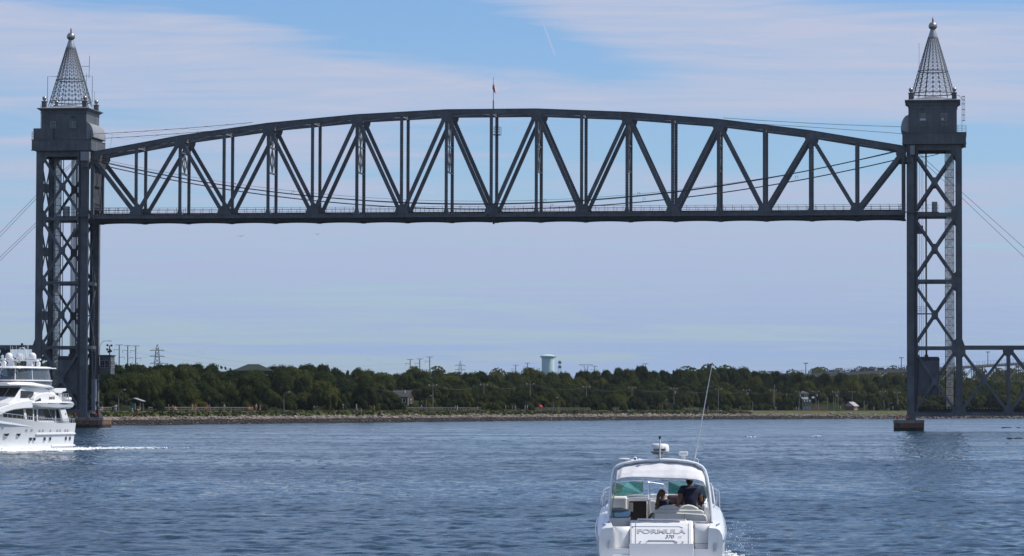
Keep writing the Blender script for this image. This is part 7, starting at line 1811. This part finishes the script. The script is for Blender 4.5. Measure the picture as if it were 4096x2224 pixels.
for l in LS:
    zs_ = ZS[l]; hp = [(0, -1.1), (WW[l] * .8, -.6)] + [(hullw(l, zs_ * f), zs_ * f) for f in (0, .12, .25, .4, .55, .7, .85, 1.0)] + [(max(.01, WD[l] - .14), zs_ + .01), (max(.008, WD[l] - .16), zs_ - .6), (0, zs_ - .58)]
    ring = [(l - (.35 if l == 0 else 0) * 0 , w, z) for w, z in hp] + [(l, -w, z) for w, z in reversed(hp[1:-1])]; rings.append(ring)
m = MB(); m.loft(rings); YB('hull', m, gel2, smooth=40)
def strake(z, l0, l1, name):
    m = MB(); rr_ = []
    for l in np.linspace(l0, l1, 12): w = hullw(l, z); rr_.append([(l, w - .02, z - .09), (l, w + .11, z - .07), (l, w + .11, z + .05), (l, w - .02, z + .09)])
    m.loft(rr_); YB(name, m, gel2)
a = yq(152, 1734, w=3.0); strake(1.72, -.05, a.x, 'rub_strake'); a = yq(216, 1782, w=2.95); strake(.52, -.25, a.x, 'rub_strake')
m = MB(); rr_ = []
for l in np.linspace(0, 20, 20): w = hullw(l, .05); rr_.append([(l, w - .01, -.1), (l, w + .012, -.1), (l, w + .012, .10), (l, w - .01, .10)])
m.loft(rr_); YB('boot_stripe', m, mat('boot_stripe_paint', (.03, .03, .04), .4))
for px, py, rw, rh in ((283, 1750, .17, .30), (267, 1750, .17, .30), (204, 1750.5, .19, .31), (182, 1751, .19, .31), (140, 1752, .24, .30), (125, 1752, .24, .30), (76, 1736, .33, .22), (25, 1736, .42, .22)):
    q = yq(px, py, w=2.95); w = hullw(q.x, q.z); q = yq(px, py, w=w); w = hullw(q.x, q.z); e = .5; tn = Vector((e, hullw(q.x + e, q.z) - w, 0)).normalized(); nn = Vector((-tn.y, tn.x, 0)); c_ = Vector((q.x, w, q.z)) + nn * .012
    m = MB(); m.add([c_ + tn * rw * math.cos(t_) + Vector((0, 0, rh * math.sin(t_))) for t_ in np.linspace(0, 2 * PI, 16, endpoint=False)] + [c_ - nn * .1], [tuple(range(16))] + [(16, (i + 1) % 16, i) for i in range(16)]); po = YB('porthole', m, glass_dark)
    m = MB(); m.tube([c_ + tn * rw * 1.08 * math.cos(t_) + Vector((0, 0, rh * 1.08 * math.sin(t_))) for t_ in np.linspace(0, 2 * PI, 17)], .028, 5, False); YB('porthole_rim', m, chrome, po)
for px in (277, 267, 246, 235, 208, 179, 166, 136, 117):
    q = yq(px, 1721 if px > 150 else 1718, w=3.05); w = hullw(q.x, q.z); s_ = .16 if px > 150 else .2; m = MB(); m.box(q.x - s_, q.x + s_, w - .05, w + .02, q.z - .13, q.z + .13); YB('vent_window', m, mat('vent_grey', (.30, .30, .32), .5), bev=.02)
m = MB(); q = yq(30, 1708, w=3.0); w = hullw(q.x, q.z); m.ico((q.x, w, q.z), .2, 2, 0, (1, .2, .6)); YB('hawse_pipe', m, chrome)
# main deck house
def side_poly(name, pts, w, th, mt, par=None, bev=0, both=False):
    s = [yq(px, py, w=w) for px, py in pts]; m = MB(); m.prism([(q.x, q.z) for q in s], lambda a, b, h: (a, h, b), w - th, w)
    if both: m.prism([(q.x, q.z) for q in s], lambda a, b, h: (a, h, b), -w, -w + th)
    return YB(name, m, mt, par, bev=bev)
m = MB(); m.prism([(1.3, 2.2), (1.3, 4.3), (8, 4.6), (12, 4.75), (15.5, 4.15), (18.5, 3.6), (21, 3.3), (21, 2.9)], lambda a, b, h: (a, h, b), -2.35, 2.35); YB('deckhouse', m, gel2, bev=.05)
def glasswin(name, pts, w=2.375): return side_poly(name, pts, w, .03, glass_dark)
g1 = glasswin('saloon_window', [(156, 1637), (196, 1637), (213, 1681), (156, 1681)]); g2 = glasswin('saloon_window', [(199, 1637), (221, 1637), (226, 1682), (215, 1682)]); g3 = glasswin('saloon_window', [(228, 1636), (243, 1636), (248, 1682), (231, 1682)])
glasswin('side_door', [(140, 1637), (149, 1637), (149, 1687), (141, 1686)])
glasswin('forward_window', [(16, 1655), (30, 1648), (60, 1640), (100, 1635), (134, 1634), (136, 1680), (100, 1676), (60, 1672), (16, 1668)])
side_poly('curtain', [(96, 1636), (105, 1636), (112, 1676), (103, 1676)], 2.39, .01, plast); side_poly('curtain', [(160, 1640), (176, 1640), (186, 1678), (160, 1678)], 2.39, .01, mat('curtain_grey', (.12, .12, .13), .8)); side_poly('curtain', [(203, 1640), (210, 1640), (218, 1680), (213, 1680)], 2.39, .01, MATS['curtain_grey'])
for px in (150.5, 153.5, 224): side_poly('mullion', [(px, 1636), (px + 2.2, 1636), (px + 2.2, 1688), (px, 1688)], 2.42, .06, gel2)
# sweeping side fairing from the boat deck to the foredeck
side_poly('side_fairing', [(-60, 1655), (-20, 1642), (20, 1625), (60, 1612), (100, 1603), (135, 1600), (135, 1633), (100, 1634), (60, 1639), (28, 1648), (12, 1658), (-20, 1668), (-60, 1676)], 2.75, .4, gel2, bev=.08)
side_poly('fashion_plate', [(243, 1635), (265, 1634), (283, 1691), (258, 1691)], 2.85, .22, gel2, bev=.04); side_poly('plate_vent', [(264, 1653), (267, 1653), (268, 1659), (265, 1659)], 2.87, .03, dplast)
m = MB()
for px, py in [(300 - i * 7, 1690) for i in range(0, 16)] + [(185 - i * 9, 1690 - i * .4) for i in range(0, 12)] + [(70 - i * 17, 1683 - i * 3.6) for i in range(0, 7)]:
    q = yq(px, 1690, w=3.0); zs_ = float(np.interp(q.x, LS, [ZS[a] for a in LS])); w = hullw(q.x, zs_) - .07; m.tube([(q.x, w, zs_), (q.x, w, zs_ + .42)], .025, 5)
l = np.linspace(.1, 19, 30); m.tube([(a, hullw(a, float(np.interp(a, LS, [ZS[b] for b in LS]))) - .07, float(np.interp(a, LS, [ZS[b] for b in LS])) + .43) for a in l], .03, 5); m.tube([(.05, w_, 3.2) for w_ in (2.98, 0, -2.98)], .03, 5); YB('deck_railing', m, chrome)
# boat deck overhang
sec = []
for l_, wz, z0, z1 in ((.2, 3.0, 4.35, 4.85), (.6, 3.12, 4.22, 4.95), (4, 3.18, 4.15, 4.98), (7, 3.1, 4.25, 4.98), (8.6, 2.85, 4.45, 4.97), (9.8, 2.45, 4.75, 4.95)):
    sec.append([(l_, -wz + .5, z0), (l_, wz - .5, z0), (l_, wz - .12, z0 + .18), (l_, wz, z1 - .16), (l_, wz - .25, z1), (l_, -wz + .25, z1), (l_, -wz, z1 - .16), (l_, -wz + .12, z0 + .18)])
m = MB(); m.loft(sec); YB('boat_deck', m, gel2, smooth=25)
m = MB(); m.loft([[(l_, wz - .01, z - th), (l_, wz + .02, z - th), (l_, wz + .02, z + th), (l_, wz - .01, z + th)] for l_, wz, z, th in ((.45, 3.06, 4.74, .05), (3, 3.155, 4.76, .045), (6, 3.1, 4.77, .03), (7.4, 3.0, 4.79, .01))]); YB('black_stripe', m, black)
m = MB(); q = yq(162, 1604, w=2.9); m.prism([(q.x - .5, 4.96), (q.x + .7, 4.96), (q.x - .2, 5.15), (q.x - .4, 5.25)], lambda a, b, h: (a, h, b), 2.6, 2.8); YB('side_light', m, black)
# upper bulwark with the name board, and the wheelhouse
side_poly('upper_coaming', [(136, 1612), (140, 1592), (152, 1579), (170, 1571), (198, 1569), (228, 1578), (240, 1586), (252, 1604), (256, 1612)], 2.62, .5, gel2, bev=.1)
m = MB(); m.prism([(2.6, 4.9), (2.6, 5.8), (5.2, 6.35), (9.6, 6.45), (11.2, 5.2), (12.4, 4.7)], lambda a, b, h: (a, h, b), -2.1, 2.1); YB('wheelhouse', m, gel2, bev=.08)
side_poly('wheelhouse_window', [(86, 1562), (138, 1567), (136, 1593), (84, 1592)], 2.12, .03, glass_dark)
m = MB()
for w0, w1 in ((-2.0, -.95), (-.85, .75), (.85, 2.02)):
    def fp2(w_, z): l_ = 9.62 + (6.45 - z) * 1.28; return (l_ + .07, w_, z)
    m = MB(); m.add([fp2(w0, 5.42), fp2(w1, 5.42), fp2(w1, 6.3), fp2(w0, 6.3)] + [(a - .06, b, c) for a, b, c in (fp2(w0, 5.42), fp2(w1, 5.42), fp2(w1, 6.3), fp2(w0, 6.3))], [(0, 1, 2, 3), (7, 6, 5, 4), (0, 4, 5, 1), (1, 5, 6, 2), (2, 6, 7, 3), (3, 7, 4, 0)]); wo_ = YB('windscreen_pane', m, glass_dark)
    m = MB(); m.tube([Vector(fp2((w0 + w1) / 2 + .3, 5.44)) + Vector((.05, 0, 0)), Vector(fp2((w0 + w1) / 2 - .3, 6.0)) + Vector((.05, 0, 0))], .025, 5); YB('wiper', m, black, wo_)
sec = []
for l_, wz, z0, z1 in ((3.0, 2.2, 6.15, 6.4), (4, 2.5, 6.25, 6.62), (8, 2.55, 6.42, 6.85), (10.5, 2.3, 6.46, 6.88), (11.6, 1.7, 6.5, 6.75)):
    sec.append([(l_, -wz + .1, z0), (l_, wz - .1, z0), (l_, wz, z0 + .12), (l_, wz - .3, z1), (l_, -wz + .3, z1), (l_, -wz, z0 + .12)])
m = MB(); m.loft(sec); YB('brow', m, gel2, smooth=25)
def yring(z, sc_, n=36): 
    out = []
    for i in range(n):
        a = 2 * PI * i / n; c, s = math.cos(a), math.sin(a); out.append((6.3 + 4.0 * sc_ * math.copysign(abs(c) ** .6, c), 2.2 * sc_ * math.copysign(abs(s) ** .6, s), z - .035 * (6.3 - (6.3 + 4 * c)) * 0))
    return out
m = MB(); m.loft([yring(6.6, 1.04), yring(6.98, 1.02)], cap=False); YB('tinted_coaming', m, smoke)
m = MB(); m.loft([yring(6.97, 1.05), yring(7.10, 1.05), yring(7.10, .97), yring(6.97, .97)], cap=False); YB('flybridge_coaming', m, gel2)
m = MB(); m.loft([yring(7.1, 1.0), yring(8.2, .93)], cap=False); YB('flybridge_screen', m, clearv)
for i in (3, 8, 15, 20, 27, 33): a, b = Vector(yring(7.1, 1.0)[i]), Vector(yring(8.2, .93)[i]); m = MB(); m.tube([a, b], .055, 6); YB('screen_post', m, gel2)
m = MB(); m.loft([yring(8.18, .98), yring(8.26, 1.03), yring(8.40, 1.0), yring(8.46, .85)]); YB('hardtop', m, gel2, smooth=35)
m = MB(); m.box(2.2, 3.6, -1.9, 1.95, 8.22, 8.34); YB('hardtop_wing', m, gel2, bev=.03)
m = MB(); m.loft([[(x, y, z) for x, y in ((a, -1.6), (a, 1.6), (b, 1.6), (b, -1.6))] for a, b, z in ((4.3, 5.6, 6.9), (4.3, 5.0, 7.3))]); YB('helm_seat', m, vinyl)
# mast with domes
for w_ in (-1.25, .65): 
    m = MB(); m.prism([(5.2, 6.9), (6.3, 6.9), (5.85, 9.3), (5.45, 9.3)], lambda a, b, h: (a, h - (b - 6.9) * .10 * (1 if w_ > 0 else -.6) * -1 * .6, b), w_ - .2, w_ + .2); YB('mast_leg', m, gel2)
m = MB(); m.loft([[(5.4, w_, z_), (5.95, w_, z_), (5.95, w_, z_ + .16), (5.4, w_, z_ + .16)] for w_, z_ in ((-2.25, 9.02), (0, 9.0), (1.7, 8.94))]); YB('mast_crossbar', m, gel2, bev=.03)
for px, lb in ((37, 'leftmost'), (80, 'middle'), (131, 'rightmost')):
    q = yq(px, 1445, l=5.65); wo_ = YO + YH * q.x + YP * q.y + Vector((0, 0, 9.14)); o = empty('satellite_dome', wo_, 0, lb + ' of the three white satellite domes on the yacht mast', 'satellite dome', 'domes on the yacht mast')
    m = WM(o); R_ = .385; m.lathe([(R_ * .9, wo_.z), (R_, wo_.z + .12), (R_, wo_.z + .32)] + [(R_ * math.cos(a), wo_.z + .32 + R_ * .98 * math.sin(a)) for a in np.linspace(.15, PI / 2 - .01, 9)], (wo_.x, wo_.y, 0), 24); m.build('radome', plast, o, 50); m = WM(o); m.lathe([(R_ * .75, wo_.z - .03), (R_ * .93, wo_.z + .02), (R_ * .93, wo_.z + .08)], (wo_.x, wo_.y, 0), 20); m.build('base', dplast, o)
m = MB(); a0 = yq(70, 1440, l=5.65); a1 = yq(108, 1440, l=5.65); cw_ = (a0.y + a1.y) / 2; rw_ = (a1.y - a0.y) / 2
m.tube([(5.65, cw_ + rw_ * math.cos(t_), 9.5 + .85 * math.sin(t_)) for t_ in np.linspace(0, PI, 13)] + [], .05, 6); m.tube([(5.65, cw_ + rw_, 8.9), (5.65, cw_ + rw_, 9.5)], .05, 6); m.tube([(5.65, cw_ - rw_, 8.9), (5.65, cw_ - rw_, 9.5)], .05, 6); YB('mast_hoop', m, gel2)
m = MB(); m.lathe([(.1, 10.35), (.1, 10.5), (.13, 10.52), (.13, 10.75), (.05, 10.8)], (5.65, cw_, 0), 10); YB('masthead_light', m, darksteel)
for px, py0, py1 in ((43, 1382, 1470), (51, 1385, 1420), (66, 1382, 1465), (100, 1385, 1440), (110, 1375, 1430), (114, 1372, 1430)):
    a = yq(px, py0, l=5.4); b = yq(px - 1.0, py1, l=5.4); m = MB(); m.tube([b, a], [.03, .015], 5); YB('whip_antenna', m, plast)
for px, py, nm in ((155, 1470, 'radar'), (14, 1470, 'radar')):
    q = yq(px, 1477, l=4.8 if px > 100 else 8.5); m = MB(); m.lathe([(.16, 8.42), (.22, 8.6), (.22, 8.85), (.12, 8.95), (.12, 9.05)], (q.x, q.y, 0), 14); a_ = YB('radar_pedestal', m, plast, smooth=40); m = MB(); m.box(q.x - .12, q.x + .12, q.y - .28, q.y + .28, 9.05, 9.22); YB('radar_bar', m, plast, a_, bev=.06)
q = yq(22, 1465, l=9.0); m = MB(); m.lathe([(.17, -.1), (.2, 0), (.17, .22)], (q.x + .1, q.y, 8.75), 14, axis='X'); m.box(q.x - .08, q.x + .08, q.y - .08, q.y + .08, 8.4, 8.6); YB('searchlight', m, plast)
m = MB(); q = yq(12, 1480, l=10.4); m.tube([(10.4, q.y, 8.4), (11.3, q.y - .1, 6.9)], .035, 5)
for f in (.2, .45, .7, .9): m.tube([(10.4 + .9 * f, q.y - .25 - .1 * f, 8.4 - 1.5 * f), (10.4 + .9 * f, q.y + .25 - .1 * f, 8.4 - 1.5 * f)], .025, 5)
YB('bow_ladder', m, chrome)
# aft fittings: crane, life raft, rails
crn = [yq(208, 1553, w=1.5), yq(266, 1553, w=1.5), yq(266, 1565, w=1.5), yq(254, 1567, w=1.5), yq(246, 1574, w=1.5), yq(226, 1572, w=1.5), yq(212, 1562, w=1.5)]
m = MB(); m.prism([(q.x, q.z) for q in crn], lambda a, b, h: (a, h, b), 1.1, 1.55); YB('tender_crane', m, gel2, bev=.05)
a = yq(243, 1574, w=1.3); m = MB(); m.lathe([(.22, 4.95), (.2, a.z)], (a.x, 1.3, 0), 12); YB('crane_column', m, gel2)
q0, q1 = yq(256, 1596, w=2.4), yq(284, 1596, w=2.4); m = MB(); m.tube([q0 + Vector((0, 0, .02)), q0.lerp(q1, .05), q0.lerp(q1, .95), q1], [.1, .2, .2, .1], 12); YB('life_raft', m, vinyl)
m = MB()
for px in (248, 256, 263, 268, 276): a = yq(px, 1603, w=2.6); b = yq(px, 1575, w=2.6); m.tube([a, b], .035, 5)
m.tube([yq(247, 1575, w=2.6), yq(277, 1576, w=2.6)], .035, 5); m.tube([yq(247, 1587, w=2.6), yq(282, 1588, w=2.6)], .03, 5); m.tube([yq(256, 1603, w=2.6), yq(284, 1604, w=2.6)], .03, 5); YB('aft_rail', m, chrome)
m = MB(); a, b, c_ = yq(205, 1540, w=2.3), yq(217, 1550, w=2.3), yq(150, 1530, w=2.3); m.tube([c_, a, b], .03, 5); YB('flybridge_rail', m, chrome)
# name on the coaming (as far as it can be read)
gold = mat('gold_lettering', (.16, .12, .05), .4, .3)
cu = bpy.data.curves.new('name', 'FONT'); cu.body = 'Jewels bel'; cu.size = .62; cu.extrude = .01; cu.offset = .004; cu.align_x = 'CENTER'; cu.resolution_u = 2
o = bpy.data.objects.new('tmp', cu); C.objects.link(o); me = bpy.data.meshes.new_from_object(o.evaluated_get(bpy.context.evaluated_depsgraph_get())); bpy.data.objects.remove(o)
q = yq(210, 1597, w=2.63); me.materials.clear(); me.materials.append(gold); me.name = 'name_lettering'
wdt = max(v.co.x for v in me.vertices) - min(v.co.x for v in me.vertices); tgt = abs(yq(199, 1597, w=2.63).x - yq(221, 1597, w=2.63).x)
o = bpy.data.objects.new('name_lettering', me); C.objects.link(o); o.parent = yacht; o.matrix_local = Matrix.Translation((q.x, 2.635, q.z)) @ Matrix(((-tgt / wdt, 0, 0, 0), (0, 0, 1, 0), (0, .78, 0, 0), (0, 0, 0, 1)))
for px, lb in ((51, 'left'), (108, 'right')):
    q = yq(px, 1517, l=7.2); bs_ = YO + YH * q.x + YP * q.y + Vector((0, 0, 6.75)); o = empty('person', bs_, .5, 'dark silhouetted person sitting behind the yacht flybridge screen, %s one' % lb, 'person', 'people on the yacht flybridge')
    b2, s2, t2, h2 = SPM['sit']; inst('body', b2, o); a = inst('shirt', s2, o); a.color = (.02, .02, .03, 1); a = inst('trousers', t2, o); a.color = (.05, .05, .06, 1); a = inst('hair', h2, o); a.color = (.03, .02, .02, 1)

# ------------------------------------------------------------------ foam and spray (uncountable)
foam_m = bpy.data.materials.new('sea_foam'); foam_m.use_nodes = True; t = foam_m.node_tree; p = t.nodes['Principled BSDF']; p.inputs['Base Color'].default_value = (.78, .82, .84, 1); p.inputs['Roughness'].default_value = .7; p.inputs['Subsurface Weight'].default_value = 0
foam = MB()
def clump(x, y, z, r, sq=.45): foam.ico((x, y, z), r, 1, .3, (1.5, 1.0, sq), random.uniform(0, 3))
for i in range(4200):      # along the yacht side
    l_ = random.uniform(-.5, 19); w = hullw(max(0, l_), .0) + abs(random.gauss(0, .55)) + .02; q = YO + YH * l_ + YP * w; hgt = .45 * math.exp(-((w - hullw(max(0, l_), 0)) / .5)) * (.4 + .6 * (l_ / 19)) ; clump(q.x, q.y, random.uniform(-.02, .08) + random.random() ** 2 * hgt, random.uniform(.05, .17))
for i in range(2600):      # wake behind it
    l_ = -abs(random.gauss(0, 1)) * 7.5 - .1; side = random.random(); w = (2.4 + .05 * -l_) * (1 if side < .55 else -.9 if side < .8 else random.uniform(-.8, .9)) + random.gauss(0, .40 + .11 * -l_)
    if math.sin(l_ * .9 + w * 1.7) + math.sin(l_ * .37 + 1) < -.35: continue
    q = YO + YH * l_ + YP * w
    if q.y > 640: continue
    clump(q.x, q.y, random.uniform(.03, .15), random.uniform(.05, .19) * max(.3, 1 + l_ / 40), .5)
RBm = Matrix.Rotation(BRZ, 3, 'Z')
for s in (-1, 1):          # bow wave rolling off the motor boat
    for i in range(2600):
        y = random.uniform(-3, 6.5); off = abs(random.gauss(0, .55)) * (1.4 if y < 2 else .8); x = s * (1.62 + off + (.05 * (6 - y))); top = (.50 if s > 0 else .34) * math.exp(-((off - .35) / .5) ** 2) * (.5 + .5 * math.sin(y * 2.1 + s)) ; q = B0 + RBm @ Vector((x, y, 0)); foam.ico((q.x, q.y, random.uniform(-.05, .1) + top * random.random() ** .6), random.uniform(.012, .06), 1, .3, (1.3, 1, .7))
    for i in range(260 if s > 0 else 120):
        y = random.uniform(-1, 4.5); off = random.gammavariate(2.0, .22); x = s * (1.7 + off); z = random.random() ** 1.7 * (1.35 if s > 0 else 1.0) * math.exp(-(off - .4) ** 2 / .9) + .15; q = B0 + RBm @ Vector((x, y, 0)); foam.ico((q.x, q.y, z), random.uniform(.004, .011), 1, .2, (1, 1, random.uniform(1, 2)))
for (px, py) in ((3000, 1751), (3262, 1747)):
    Y = CAM_H * FPX / (py - hor(px)); X = (px - 2048) / FPX * Y
    for i in range(11): clump(X + random.gauss(0, .8), Y + random.gauss(0, 1.2), random.uniform(.05, .22), random.uniform(.05, .15))
tag(foam.build('sea_foam', foam_m), kind='stuff')
# thin summer haze over the whole place
hz = bpy.data.materials.new('haze_air'); hz.use_nodes = True; t = hz.node_tree; t.nodes.clear()
pv = N(t, 'ShaderNodeVolumePrincipled'); pv.inputs['Color'].default_value = (.80, .88, 1.0, 1); pv.inputs['Density'].default_value = HAZE; pv.inputs['Anisotropy'].default_value = .2
o = N(t, 'ShaderNodeOutputMaterial'); L(t, pv.outputs[0], o.inputs['Volume'])
m = MB(); m.box(-3500, 3500, -700, 3700, -6, 92); tag(m.build('haze', hz), kind='stuff')
for ob in sc.objects:
    for k in ('_o', '_b'):
        if k in ob: del ob[k]
